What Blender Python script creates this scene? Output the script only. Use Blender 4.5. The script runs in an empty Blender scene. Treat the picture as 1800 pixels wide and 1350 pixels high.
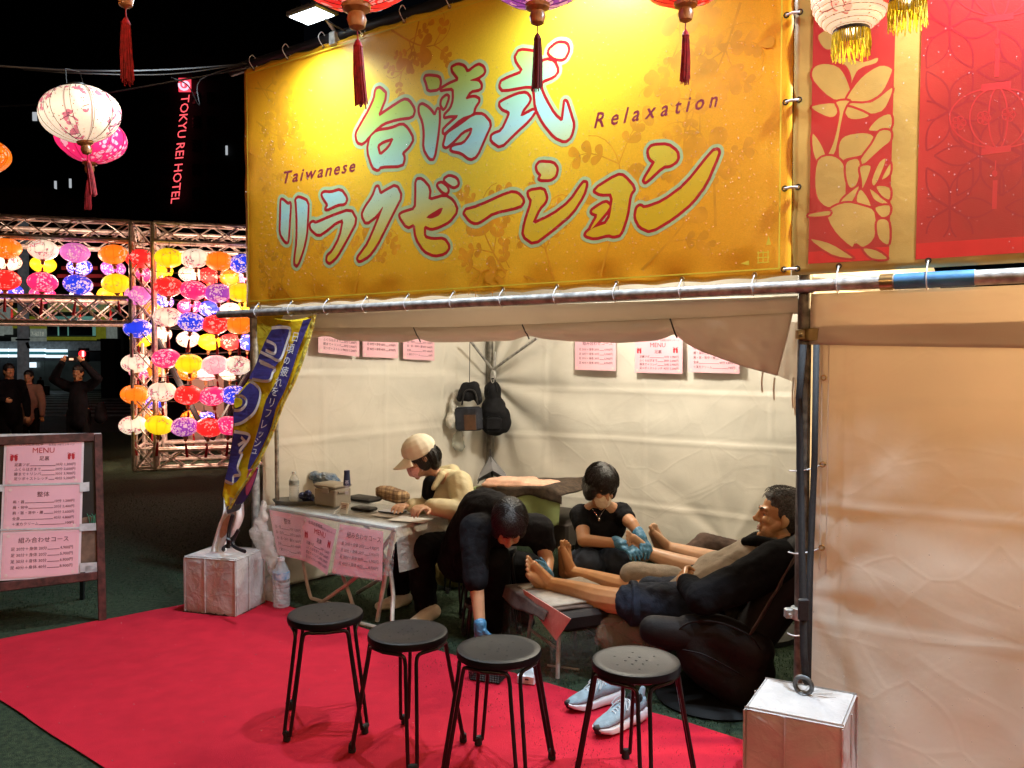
import bpy, math, random
from mathutils import Vector, Matrix, noise, geometry
R = math.radians
random.seed(7)
S = bpy.context.scene
COL = S.collection

# ------------------------------------------------------------------ camera
F, CX, CY, HZ, CAMZ = 1450.0, 900.0, 675.0, 628.0, 1.55      # focal length in photo pixels, horizon row, eye height
PITCH = math.atan((CY - HZ) / F)
cam_d = bpy.data.cameras.new('camera')
cam = bpy.data.objects.new('camera', cam_d); COL.objects.link(cam)
cam.location = (0, 0, CAMZ); cam.rotation_euler = (math.pi / 2 - PITCH, 0, 0)
cam_d.sensor_width = 36; cam_d.lens = 36 * F / 1800; cam_d.clip_start = .05; cam_d.clip_end = 500
S.camera = cam

# ------------------------------------------------------------------ night sky, exposure
W = bpy.data.worlds.new('World'); S.world = W; W.use_nodes = True
bgn = W.node_tree.nodes['Background']
bgn.inputs[0].default_value = (.012, .014, .022, 1); bgn.inputs[1].default_value = .08
S.view_settings.view_transform = 'Standard'; S.view_settings.look = 'None'
S.view_settings.exposure = 0; S.view_settings.gamma = 1; S.view_settings.use_curve_mapping = False
S.cycles.max_bounces = 6; S.cycles.diffuse_bounces = 3; S.cycles.glossy_bounces = 3
S.cycles.transmission_bounces = 4; S.cycles.transparent_max_bounces = 12
S.cycles.caustics_reflective = False; S.cycles.caustics_refractive = False
S.cycles.sample_clamp_indirect = 4; S.cycles.use_denoising = True

# ------------------------------------------------------------------ pixel rays -> points on real planes
FW = Vector((0, math.cos(PITCH), -math.sin(PITCH))); UP = Vector((0, math.sin(PITCH), math.cos(PITCH)))
CAM = Vector((0, 0, CAMZ))
def ray(px, py): return Vector(((px - CX) / F, 0, 0)) + FW + UP * ((CY - py) / F)
def G(px, py, z=0.0):
    d = ray(px, py); return CAM + d * ((z - CAMZ) / d.z)
def At(px, py, Y):
    d = ray(px, py); return CAM + d * (Y / d.y)
def PL(px, py, p0, n):
    d = ray(px, py); return CAM + d * ((p0 - CAM).dot(n) / d.dot(n))
P_L = Vector((-1.656, 5.3, 0)); P_R = Vector((1.168, 3.3, 0))           # feet of the two front posts
FD = (P_R - P_L).normalized(); FN = Vector((FD.y, -FD.x, 0))            # along the stall front; outwards to the street
if FN.y > 0: FN = -FN
BD = -FN                                                                 # into the stall
def FP(px, py, off=0.0): return PL(px, py, P_L + FN * off, FN)
CORN = Vector((-.186, 7.09, 0))                                          # back left corner post

# ------------------------------------------------------------------ lamps of the place
def lamp(name, kind, loc, energy, col, size=.1, target=None, spot=None, blend=.5):
    l = bpy.data.lights.new(name, kind); l.energy = energy; l.color = col
    o = bpy.data.objects.new(name, l); COL.objects.link(o); o.location = loc
    if kind == 'AREA': l.shape = 'RECTANGLE'; l.size = size; l.size_y = size * .75
    else: l.shadow_soft_size = size
    if spot: l.spot_size = R(spot); l.spot_blend = blend
    if target is not None: o.rotation_euler = (Vector(target) - Vector(loc)).to_track_quat('-Z', 'Y').to_euler()
    return o
FLOOD = []                                                               # (point on the top pipe, lamp head) of the floodlights
for s_, off, z in ((.80, .20, 3.46), (2.52, .24, 3.52), (4.35, .22, 3.50)):
    p = P_L + FD * s_; p.z = 3.40
    h = P_L + FD * s_ + FN * off; h.z = z
    FLOOD.append((p, h))
COOL = (.72, .87, 1.0); WARM = (1.0, .60, .28)
for i, (p, h) in enumerate(FLOOD):
    lamp('floodlight_lamp', 'SPOT', h + Vector((0, 0, -.05)), (250, 235, 520)[i], COOL, .06, h + FN * (.45, .32, .22)[i] + FD * (-.15, 0, 0)[i] + Vector((0, 0, -1.0)), 168, 1.0)
lamp('stall_lamp', 'POINT', P_L + FD * 1.9 + BD * 1.15 + Vector((0, 0, 2.12)), 92, (1.0, .92, .76), .09)
lamp('neighbour_lamp', 'POINT', P_R + FD * 1.1 + BD * .9 + Vector((0, 0, 2.0)), 265, (1.0, .69, .37), .09)

# ------------------------------------------------------------------ tags
def tag(o, label=None, cat=None, group=None, kind=None):
    if label: o['label'] = label
    if cat: o['category'] = cat
    if group: o['group'] = group
    if kind: o['kind'] = kind
    return o
def empty(name, loc, label=None, cat=None, group=None, rz=0):
    o = bpy.data.objects.new(name, None); COL.objects.link(o); o.empty_display_size = .1
    o.location = loc; o.rotation_euler = (0, 0, rz)
    return tag(o, label, cat, group)
def copy_tree(o, parent=None):
    c = o.copy(); COL.objects.link(c)
    if parent is not None: c.parent = parent
    for ch in o.children: copy_tree(ch, c)
    return c

# ------------------------------------------------------------------ materials
def M(name, col, rough=.6, metal=0., var=.12, vs=9., bump=0., bs=60., emit=0., trans=0., alpha=1., coat=0., col2=None, sss=0., spec=.5, coords='Object', wrinkle=0., ws=3., thru=0., crease=0., cs=2.2):
    m = bpy.data.materials.new(name); m.use_nodes = True
    nt = m.node_tree; b = nt.nodes['Principled BSDF']
    b.inputs['Roughness'].default_value = rough; b.inputs['Metallic'].default_value = metal
    b.inputs['Transmission Weight'].default_value = trans; b.inputs['Alpha'].default_value = alpha
    b.inputs['Coat Weight'].default_value = coat; b.inputs['Specular IOR Level'].default_value = spec
    if sss: b.inputs['Subsurface Weight'].default_value = sss; b.inputs['Subsurface Radius'].default_value = (.02, .008, .004); b.inputs['Subsurface Scale'].default_value = .3
    tc = nt.nodes.new('ShaderNodeTexCoord')
    c4 = (*col, 1); out = coords
    if var or col2:
        n = nt.nodes.new('ShaderNodeTexNoise'); n.inputs['Scale'].default_value = vs; n.inputs['Detail'].default_value = 5
        nt.links.new(tc.outputs[out], n.inputs['Vector'])
        mx = nt.nodes.new('ShaderNodeMix'); mx.data_type = 'RGBA'
        lo = col2 or tuple(c * (1 - var * 1.6) for c in col)
        hi = col if col2 else tuple(min(1, c * (1 + var)) for c in col)
        mx.inputs[6].default_value = (*lo, 1); mx.inputs[7].default_value = (*hi, 1)
        mr = nt.nodes.new('ShaderNodeMapRange'); mr.inputs[1].default_value = .35; mr.inputs[2].default_value = .65
        nt.links.new(n.outputs[0], mr.inputs[0]); nt.links.new(mr.outputs[0], mx.inputs[0])
        nt.links.new(mx.outputs[2], b.inputs['Base Color'])
        src = mx.outputs[2]
    else:
        b.inputs['Base Color'].default_value = c4; src = None
    h = None
    if bump:
        n2 = nt.nodes.new('ShaderNodeTexNoise'); n2.inputs['Scale'].default_value = bs; n2.inputs['Detail'].default_value = 3
        nt.links.new(tc.outputs[out], n2.inputs['Vector'])
        bp = nt.nodes.new('ShaderNodeBump'); bp.inputs['Strength'].default_value = bump; bp.inputs['Distance'].default_value = .01
        nt.links.new(n2.outputs[0], bp.inputs['Height']); h = bp
    if wrinkle:
        n3 = nt.nodes.new('ShaderNodeTexNoise'); n3.inputs['Scale'].default_value = ws; n3.inputs['Detail'].default_value = 4; n3.inputs['Distortion'].default_value = .35
        nt.links.new(tc.outputs[out], n3.inputs['Vector'])
        bw = nt.nodes.new('ShaderNodeBump'); bw.inputs['Strength'].default_value = wrinkle; bw.inputs['Distance'].default_value = .05
        nt.links.new(n3.outputs[0], bw.inputs['Height'])
        if h: nt.links.new(h.outputs[0], bw.inputs['Normal'])
        h = bw
    if crease:                                                           # sharp fold lines of plasticised cloth
        nz = nt.nodes.new('ShaderNodeTexNoise'); nz.inputs['Scale'].default_value = .7; nt.links.new(tc.outputs[out], nz.inputs['Vector'])
        av = nt.nodes.new('ShaderNodeVectorMath'); av.operation = 'ADD'; nt.links.new(tc.outputs[out], av.inputs[0]); nt.links.new(nz.outputs['Color'], av.inputs[1])
        hh = None
        for k, sc_ in enumerate((cs, cs * 2.7)):
            vc = nt.nodes.new('ShaderNodeTexVoronoi'); vc.feature = 'DISTANCE_TO_EDGE'; vc.inputs['Scale'].default_value = sc_; nt.links.new(av.outputs[0], vc.inputs['Vector'])
            mc = nt.nodes.new('ShaderNodeMapRange'); mc.inputs[1].default_value = 0; mc.inputs[2].default_value = .055; mc.inputs[3].default_value = 1 - .4 * k; mc.inputs[4].default_value = 0; nt.links.new(vc.outputs[0], mc.inputs[0])
            if hh is None: hh = mc.outputs[0]
            else:
                sm_ = nt.nodes.new('ShaderNodeMath'); sm_.operation = 'ADD'; nt.links.new(hh, sm_.inputs[0]); nt.links.new(mc.outputs[0], sm_.inputs[1]); hh = sm_.outputs[0]
        bc = nt.nodes.new('ShaderNodeBump'); bc.inputs['Strength'].default_value = crease; bc.inputs['Distance'].default_value = .02; nt.links.new(hh, bc.inputs['Height'])
        if h: nt.links.new(h.outputs[0], bc.inputs['Normal'])
        h = bc
    if h: nt.links.new(h.outputs[0], b.inputs['Normal'])
    if thru:                                                             # cloth that lets lamplight through
        t_ = nt.nodes.new('ShaderNodeBsdfTranslucent'); t_.inputs[0].default_value = c4
        ms = nt.nodes.new('ShaderNodeMixShader'); ms.inputs[0].default_value = thru
        nt.links.new(b.outputs[0], ms.inputs[1]); nt.links.new(t_.outputs[0], ms.inputs[2]); nt.links.new(ms.outputs[0], nt.nodes['Material Output'].inputs[0])
    if emit:
        b.inputs['Emission Strength'].default_value = emit
        if src: nt.links.new(src, b.inputs['Emission Color'])
        else: b.inputs['Emission Color'].default_value = c4
    return m
def film(name, amount=.22, tint=(.9, .93, .95), rough=.12):
    """clear plastic film: mostly see-through, creased and shiny"""
    m = bpy.data.materials.new(name); m.use_nodes = True; nt = m.node_tree
    b = nt.nodes['Principled BSDF']; b.inputs['Base Color'].default_value = (*tint, 1); b.inputs['Roughness'].default_value = rough
    t = nt.nodes.new('ShaderNodeBsdfTransparent'); mx = nt.nodes.new('ShaderNodeMixShader')
    n = nt.nodes.new('ShaderNodeTexNoise'); n.inputs['Scale'].default_value = 14; n.inputs['Detail'].default_value = 6; n.inputs['Distortion'].default_value = 2
    tc = nt.nodes.new('ShaderNodeTexCoord'); nt.links.new(tc.outputs['Object'], n.inputs['Vector'])
    bp = nt.nodes.new('ShaderNodeBump'); bp.inputs['Strength'].default_value = .9; bp.inputs['Distance'].default_value = .03
    nt.links.new(n.outputs[0], bp.inputs['Height']); nt.links.new(bp.outputs[0], b.inputs['Normal'])
    mx.inputs[0].default_value = amount
    nt.links.new(t.outputs[0], mx.inputs[1]); nt.links.new(b.outputs[0], mx.inputs[2])
    nt.links.new(mx.outputs[0], nt.nodes['Material Output'].inputs[0])
    return m

# ------------------------------------------------------------------ mesh builder
class MB:
    def __init__(s): s.v = []; s.f = []; s.m = []
    def add(s, vs, fs, mi=0):
        o = len(s.v); s.v += [Vector(v) for v in vs]; s.f += [[i + o for i in f] for f in fs]; s.m += [mi] * len(fs); return s
    def box(s, c, size, rot=None, mi=0, bev=0.):
        x, y, z = size[0] / 2, size[1] / 2, size[2] / 2
        rot = rot or Matrix.Identity(3); c = Vector(c)
        if bev:
            e = bev; pts = []; fs = []
            # chamfered box: three inset rings
            for (k, zz) in ((e, -z), (0, -z + e), (0, z - e), (e, z)):
                X, Y = x - k, y - k
                pts += [(-X + e * .6, -Y, zz), (X - e * .6, -Y, zz), (X, -Y + e * .6, zz), (X, Y - e * .6, zz), (X - e * .6, Y, zz), (-X + e * .6, Y, zz), (-X, Y - e * .6, zz), (-X, -Y + e * .6, zz)]
            for r in range(3):
                for i in range(8): fs.append([r * 8 + i, r * 8 + (i + 1) % 8, (r + 1) * 8 + (i + 1) % 8, (r + 1) * 8 + i])
            fs.append(list(range(7, -1, -1))); fs.append(list(range(24, 32)))
            return s.add([c + rot @ Vector(p) for p in pts], fs, mi)
        pts = [(-x, -y, -z), (x, -y, -z), (x, y, -z), (-x, y, -z), (-x, -y, z), (x, -y, z), (x, y, z), (-x, y, z)]
        return s.add([c + rot @ Vector(p) for p in pts], [[3, 2, 1, 0], [4, 5, 6, 7], [0, 1, 5, 4], [1, 2, 6, 5], [2, 3, 7, 6], [3, 0, 4, 7]], mi)
    def tube(s, path, r, n=8, mi=0, caps=True, closed=False):
        path = [Vector(p) for p in path]; rs = r if isinstance(r, (list, tuple)) else [r] * len(path)
        k = len(path); ref = None; o = []; fs = []
        for i, p in enumerate(path):
            a = path[i - 1] if (i or closed) else p; b = path[(i + 1) % k] if (i < k - 1 or closed) else p
            t = (b - a).normalized()
            if ref is None: ref = t.orthogonal().normalized()
            ref = (ref - t * ref.dot(t))
            ref = ref.normalized() if ref.length > 1e-6 else t.orthogonal().normalized()
            q = t.cross(ref)
            for j in range(n):
                w = 2 * math.pi * j / n; o.append(p + (ref * math.cos(w) + q * math.sin(w)) * rs[i])
        for i in range(k if closed else k - 1):
            for j in range(n): fs.append([i * n + j, i * n + (j + 1) % n, (i + 1) % k * n + (j + 1) % n, (i + 1) % k * n + j])
        if caps and not closed: fs.append(list(range(n - 1, -1, -1))); fs.append([(k - 1) * n + j for j in range(n)])
        return s.add(o, fs, mi)
    def lathe(s, prof, c=(0, 0, 0), n=20, mat3=None, mi=0, sx=1, sy=1):
        """profile [(radius, z)...] turned about local z"""
        c = Vector(c); o = []; fs = []; k = len(prof); mat3 = mat3 or Matrix.Identity(3)
        for (r, z) in prof:
            for j in range(n):
                w = 2 * math.pi * j / n; o.append(c + mat3 @ Vector((r * math.cos(w) * sx, r * math.sin(w) * sy, z)))
        for i in range(k - 1):
            for j in range(n): fs.append([i * n + j, i * n + (j + 1) % n, (i + 1) * n + (j + 1) % n, (i + 1) * n + j])
        if prof[0][0] > 1e-4: fs.append(list(range(n - 1, -1, -1)))
        if prof[-1][0] > 1e-4: fs.append([(k - 1) * n + j for j in range(n)])
        return s.add(o, fs, mi)
    def ell(s, c, r, rot=None, n=14, mi=0):
        c = Vector(c); rot = rot or Matrix.Identity(3); o = []; fs = []; h = n // 2 + 1
        if not isinstance(r, (tuple, list)): r = (r, r, r)
        o.append(c + rot @ Vector((0, 0, -r[2])))
        for i in range(1, h):
            a = -math.pi / 2 + math.pi * i / h
            for j in range(n):
                w = 2 * math.pi * j / n
                o.append(c + rot @ Vector((r[0] * math.cos(a) * math.cos(w), r[1] * math.cos(a) * math.sin(w), r[2] * math.sin(a))))
        o.append(c + rot @ Vector((0, 0, r[2])))
        for j in range(n):
            fs.append([0, 1 + (j + 1) % n, 1 + j]); e = len(o) - 1; b = 1 + (h - 2) * n
            fs.append([e, b + j, b + (j + 1) % n])
        for i in range(h - 2):
            for j in range(n): fs.append([1 + i * n + j, 1 + i * n + (j + 1) % n, 1 + (i + 1) * n + (j + 1) % n, 1 + (i + 1) * n + j])
        return s.add(o, fs, mi)
    def cap(s, a, b, ra, rb, n=12, mi=0):
        """tapered capsule from a to b"""
        a, b = Vector(a), Vector(b); d = b - a; L = d.length
        if L < 1e-5: return s.ell(a, max(ra, rb), n=n)
        t = d / L; pr = []
        for i in range(5): w = math.pi / 2 * i / 4; pr.append((ra * math.sin(w), -ra * math.cos(w)))
        for i in range(5): w = math.pi / 2 * i / 4; pr.append((rb * math.cos(w), L + rb * math.sin(w)))
        pr[0] = (0.0005, pr[0][1]); pr[-1] = (.0005, pr[-1][1])
        return s.lathe(pr, a, n, t.to_track_quat('Z', 'Y').to_matrix(), mi)
    def poly(s, pts, holes=(), mi=0):
        """flat polygon with holes, triangulated; pts are 3-D"""
        loops = [list(map(Vector, pts))] + [list(map(Vector, h)) for h in holes]
        flat = [p for l in loops for p in l]
        return s.add(flat, [list(t) for t in geometry.tessellate_polygon(loops)], mi)
    def strip(s, path, w, up, mi=0):
        """flat ribbon of width w along path, lying across `up`"""
        path = [Vector(p) for p in path]; o = []
        ws = w if isinstance(w, (list, tuple)) else [w] * len(path)
        for i, p in enumerate(path):
            t = (path[min(i + 1, len(path) - 1)] - path[max(i - 1, 0)]).normalized()
            q = t.cross(Vector(up)).normalized() * ws[i] / 2
            o += [p - q, p + q]
        return s.add(o, [[2 * i, 2 * i + 1, 2 * i + 3, 2 * i + 2] for i in range(len(path) - 1)], mi)
    def build(s, name, mat, parent=None, smooth=True, origin=None, angle=40):
        me = bpy.data.meshes.new(name)
        org = Vector(origin) if origin is not None else Vector((0, 0, 0))
        me.from_pydata([v - org for v in s.v], [], s.f)
        for m in (mat if isinstance(mat, (list, tuple)) else [mat]): me.materials.append(m)
        if any(s.m): me.polygons.foreach_set('material_index', s.m)
        if smooth:
            me.polygons.foreach_set('use_smooth', [True] * len(me.polygons))
            me.set_sharp_from_angle(angle=R(angle))
        o = bpy.data.objects.new(name, me); COL.objects.link(o); o.location = org
        if parent is not None:
            o.parent = parent
            if origin is None: o.location = -pworld(parent) if not parent.get('_rel') else (0, 0, 0)
            else: o.location = org - pworld(parent) if not parent.get('_rel') else org
        return o
def pieces(mb, name, mat, parent, smooth=True):
    """every loose piece of a builder as an object (a part) of its own"""
    n = len(mb.v); up = list(range(n))
    def find(i):
        while up[i] != i: up[i] = up[up[i]]; i = up[i]
        return i
    for f in mb.f:
        for j in f[1:]: up[find(f[0])] = find(j)
    grp = {}
    for f, mi in zip(mb.f, mb.m): grp.setdefault(find(f[0]), []).append(f)
    out = []
    for fs in grp.values():
        ids = sorted({i for f in fs for i in f}); ix = {k: i for i, k in enumerate(ids)}
        out.append(MB().add([mb.v[i] for i in ids], [[ix[i] for i in f] for f in fs]).build(name, mat, parent, smooth))
    return out
def pworld(o):
    v = Vector((0, 0, 0))
    while o is not None: v += o.location; o = o.parent
    return v

def grid(name, fn, nu, nv, mat, parent=None, smooth=True, thick=0.):
    mb = MB()
    vs = [fn(i / nu, j / nv) for j in range(nv + 1) for i in range(nu + 1)]
    fs = [[j * (nu + 1) + i, j * (nu + 1) + i + 1, (j + 1) * (nu + 1) + i + 1, (j + 1) * (nu + 1) + i] for j in range(nv) for i in range(nu)]
    mb.add(vs, fs); o = mb.build(name, mat, parent, smooth, angle=180)
    if thick:
        md = o.modifiers.new('thickness', 'SOLIDIFY'); md.thickness = thick
    return o
def lerp(a, b, t): return a + (b - a) * t
def quad(p00, p10, p11, p01):
    """(u right, v up) on a quad given bottom-left, bottom-right, top-right, top-left"""
    return lambda u, v: lerp(lerp(p00, p10, u), lerp(p01, p11, u), v)
def pline(pts, n=0, closed=False):
    """Catmull-Rom resample of a list of tuples"""
    pts = [Vector(p) for p in pts]; out = []; k = len(pts); m = n or 5
    for i in range(k if closed else k - 1):
        a, b, c, d = (pts[(i - 1) % k], pts[i], pts[(i + 1) % k], pts[(i + 2) % k]) if closed else (pts[max(i - 1, 0)], pts[i], pts[i + 1], pts[min(i + 2, k - 1)])
        for j in range(m):
            t = j / m
            out.append(.5 * ((2 * b) + (c - a) * t + (2 * a - 5 * b + 4 * c - d) * t * t + (3 * b - a - 3 * c + d) * t ** 3))
    if not closed: out.append(pts[-1])
    return out

# scratch scene: evaluates text and modifiers away from the real one
TS = bpy.data.scenes.new('scratch')
def evaluated(obj):
    TS.collection.objects.link(obj)
    with bpy.context.temp_override(scene=TS, view_layer=TS.view_layers[0]): dg = bpy.context.evaluated_depsgraph_get()
    dg.update()
    me = bpy.data.meshes.new_from_object(obj.evaluated_get(dg), depsgraph=dg)
    TS.collection.objects.unlink(obj)
    return me
_tx = {}
def text2d(body):
    """(2-D points, faces, width) of a line of lettering, one unit high, left at 0"""
    if body not in _tx:
        c = bpy.data.curves.new('lettering', 'FONT'); c.body = body; c.resolution_u = 2
        o = bpy.data.objects.new('lettering', c); me = evaluated(o)
        vs = [v.co.xy.copy() for v in me.vertices]; fs = [list(p.vertices) for p in me.polygons]
        x0 = min(v.x for v in vs); x1 = max(v.x for v in vs)
        _tx[body] = ([Vector((v.x - x0, v.y)) for v in vs], fs, x1 - x0)
        bpy.data.objects.remove(o); bpy.data.curves.remove(c); bpy.data.meshes.remove(me)
    return _tx[body]

class Blob:
    """overlapping ellipsoids and tapered capsules fused into ONE smooth skin (voxel remesh)"""
    def __init__(s): s.b = MB()
    def cap(s, a, b, ra, rb): s.b.cap(a, b, ra, rb); return s
    def chain(s, pts, rs):
        for i in range(len(pts) - 1): s.b.cap(pts[i], pts[i + 1], rs[i], rs[i + 1])
        return s
    def ell(s, c, r, rot=None): s.b.ell(c, r, rot); return s
    def build(s, name, mat, parent=None, voxel=.008, smooth=4, wrinkle=0., ws=.1, cut=None, origin=None):
        me = bpy.data.meshes.new(name); me.from_pydata(s.b.v, [], s.b.f)
        o = bpy.data.objects.new(name, me)
        r = o.modifiers.new('r', 'REMESH'); r.mode = 'VOXEL'; r.voxel_size = voxel
        sm = o.modifiers.new('s', 'SMOOTH'); sm.factor = .5; sm.iterations = smooth
        if wrinkle:
            t = bpy.data.textures.new(name, 'CLOUDS'); t.noise_scale = ws; t.noise_depth = 3
            d = o.modifiers.new('d', 'DISPLACE'); d.texture = t; d.strength = wrinkle; d.mid_level = .5
        m2 = evaluated(o); m2.name = name
        bpy.data.objects.remove(o); bpy.data.meshes.remove(me)
        m2.materials.clear(); m2.materials.append(mat)
        m2.polygons.foreach_set('use_smooth', [True] * len(m2.polygons))
        o = bpy.data.objects.new(name, m2); COL.objects.link(o)
        if parent is not None: o.parent = parent; o.location = -pworld(parent)
        return o
def frame_of(fwd, up):
    """3x3 with columns right, forward, up"""
    f = Vector(fwd).normalized(); u = Vector(up); u = (u - f * u.dot(f)).normalized(); r = f.cross(u)
    return Matrix((r, f, u)).transposed()
def hand(bl, wrist, d, n, side=1, size=1., curl=.35, spread=.18, thumb=.7):
    """palm, four unequal bent fingers, thumb from the side of the palm. d: towards the fingers, n: out of the back of the hand"""
    d = Vector(d).normalized(); n = Vector(n); n = (n - d * n.dot(d)).normalized(); r = d.cross(n) * side
    wrist = Vector(wrist); k = size
    for q in (-.026, -.009, .009, .026):
        bl.cap(wrist + r * q * .6 * k + d * .01 * k, wrist + d * .085 * k + r * q * 1.05 * k, .014 * k, .0125 * k)
    for i, (q, L) in enumerate(((-.031, .068), (-.010, .078), (.011, .073), (.030, .056))):
        p = wrist + d * .085 * k + r * q * k; a = 0; dd = (d + r * (q / .03) * spread * .5).normalized()
        rr = (.0098, .0092, .0085, .0072)
        for j, seg in enumerate((.45, .32, .27)):
            a += curl * (.7, 1.1, .8)[j] * (1 + .08 * i)
            e = p + (dd * math.cos(a) - n * math.sin(a)) * L * seg * k
            bl.cap(p, e, rr[j] * k, rr[j + 1] * k); p = e
    p = wrist + d * .022 * k - r * .026 * k
    t1 = p + (d * .6 - r * thumb - n * .35).normalized() * .042 * k
    t2 = t1 + (d * .95 - r * thumb * .4 - n * .35).normalized() * .034 * k
    bl.cap(p, t1, .014 * k, .0108 * k); bl.cap(t1, t2, .0108 * k, .0085 * k)
def foot(bl, ankle, heel_dir, toe_dir, side=1, size=1.):
    """bare foot: heel, arch, ball, five toes. toe_dir: from heel to toes, heel_dir: from ankle down to the sole"""
    t = Vector(toe_dir).normalized(); s = Vector(heel_dir); s = (s - t * s.dot(t)).normalized(); r = t.cross(s) * side
    A = Vector(ankle); k = size
    heel = A + s * .055 * k - t * .035 * k
    bl.cap(A, heel, .036 * k, .031 * k)
    ball_in = A + s * .068 * k + t * .125 * k + r * .024 * k; ball_out = A + s * .070 * k + t * .105 * k - r * .026 * k
    bl.cap(A + t * .01 * k, ball_in - s * .018 * k, .036 * k, .021 * k); bl.cap(A + s * .02 * k, ball_out - s * .005 * k, .033 * k, .018 * k)
    bl.cap(heel, ball_in, .030 * k, .020 * k); bl.cap(heel, ball_out, .030 * k, .019 * k)
    for q, L, w, st in ((.028, .054, .0118, .125), (.006, .050, .0080, .130), (-.011, .045, .0076, .124), (-.027, .038, .0072, .114), (-.041, .030, .0070, .10)):
        b = A + s * .066 * k + t * st * k + r * q * k
        m = b + (t * .85 - s * .2) * L * .6 * k; e = m + (t + s * .25).normalized() * L * .42 * k
        bl.cap(b, m, w * 1.05 * k, w * .95 * k); bl.cap(m, e, w * .95 * k, w * k)
    for sg in (1, -1): bl.ell(A + r * sg * .030 * k + s * .005 * k, .014 * k)
def head(bl, c, fwd, up, size=1., nose=1., ears=True):
    """skull, jaw, brow, nose, lips, chin, ears"""
    m = frame_of(fwd, up); k = size; P = lambda x, y, z: Vector(c) + m @ Vector((x * k, y * k, z * k))
    bl.ell(P(0, -.012, .035), (.076 * k, .096 * k, .088 * k), m)
    bl.ell(P(0, .022, -.03), (.060 * k, .066 * k, .085 * k), m)
    bl.cap(P(-.03, .05, -.07), P(.03, .05, -.07), .030 * k, .030 * k)
    bl.ell(P(0, .074, -.098), (.020 * k, .018 * k, .018 * k), m)
    for sx in (1, -1):
        bl.ell(P(.036 * sx, .068, -.018), (.022 * k, .018 * k, .018 * k), m)
        bl.cap(P(.012 * sx, .086, .030), P(.045 * sx, .070, .030), .010 * k, .010 * k)
        bl.cap(P(.020 * sx, .0755, .0125), P(.042 * sx, .0675, .0115), .0075 * k, .007 * k); bl.cap(P(.020 * sx, .0745, -.0085), P(.042 * sx, .067, -.008), .0065 * k, .006 * k)
        bl.cap(P(.052 * sx, .01, -.035), P(.034 * sx, .058, -.075), .022 * k, .020 * k)
        if ears:
            bl.ell(P(.077 * sx, -.012, -.005), (.009 * k, .022 * k, .034 * k), m @ Matrix.Rotation(-.25 * sx, 3, 'Z'))
            bl.ell(P(.074 * sx, -.004, -.032), (.009 * k, .012 * k, .014 * k), m)
    bl.cap(P(0, .086, .022), P(0, .106 * (.9 + .1 * nose), -.026), .0085 * k, .0125 * k)
    for sx in (1, -1): bl.ell(P(.011 * sx, .094, -.030), (.009 * k, .011 * k, .008 * k), m)
    bl.cap(P(-.018, .084, -.056), P(.018, .084, -.056), .0065 * k, .0065 * k)
    bl.cap(P(-.015, .083, -.068), P(.015, .083, -.068), .0075 * k, .0075 * k)
    return P, m
# ================================================================== THE SETTING
turf = M('turf', (.050, .075, .042), .95, var=.5, vs=40, bump=.9, bs=260, col2=(.020, .036, .022), spec=.2)
g = MB(); g.add([(-90, -12, 0), (90, -12, 0), (90, 120, 0), (-90, 120, 0)], [[0, 1, 2, 3]])
tag(g.build('ground', turf, smooth=False), kind='structure')
asph = M('asphalt', (.035, .037, .040), .55, var=.3, vs=3, bump=.3, bs=90)
g = MB(); g.add([(-90, 17, .004), (90, 17, .004), (90, 38, .004), (-90, 38, .004)], [[0, 1, 2, 3]])
tag(g.build('road', asph, smooth=False), kind='structure')
paint = M('road_paint', (.55, .58, .58), .6, var=.3, vs=6)
g = MB()
for i in range(9):
    y = 21.5 + i * 1.6
    g.add([(-.575 * y, y, .009), (-.44 * y, y, .009), (-.44 * (y + .8), y + .8, .009), (-.575 * (y + .8), y + .8, .009)], [[0, 1, 2, 3]])
tag(g.build('crosswalk_markings', paint, smooth=False), kind='structure')

# sodden red carpet in front of the stall
carpet_m = M('red_felt', (.55, .011, .034), .88, var=.16, vs=9, bump=.45, bs=420, col2=(.47, .008, .028), spec=.25, wrinkle=.12, ws=2.2)
c0 = [Vector((-1.767, 5.354)), Vector((-3.045, 4.246)), Vector((1.04, 1.02)), Vector((2.35, 2.18))]
def carp(u, v):
    p = lerp(lerp(c0[1], c0[2], u), lerp(c0[0], c0[3], u), v)
    e = min(v, 1 - v, u) ; z = .008 + .006 * max(0, noise.noise(Vector((p.x * 1.3, p.y * 1.3, 3)))) + .004 * noise.noise(Vector((p.x * 5, p.y * 5, 1)))
    wob = .012 * noise.noise(Vector((p.x * 2, p.y * 2, 7)))
    return Vector((p.x + wob, p.y + wob, max(z, .005)))
tag(grid('carpet', carp, 90, 36, carpet_m, thick=0), 'bright red felt carpet laid on the turf in front of the stall', 'carpet')
pebble_m = M('carpet_crumbs', (.50, .20, .20), .8, var=.3)
mb = MB()
for i in range(210):
    u, v = random.random(), random.random(); p = carp(u, v)
    if p.y < 2.2: continue
    r = random.uniform(.0012, .0032); mb.ell(p + Vector((0, 0, r * .4)), (r, r * .8, r * .6), n=5)
tag(mb.build('crumbs', pebble_m), 'tiny pale crumbs and rain specks scattered on the red carpet', 'crumbs', kind='stuff')

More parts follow.
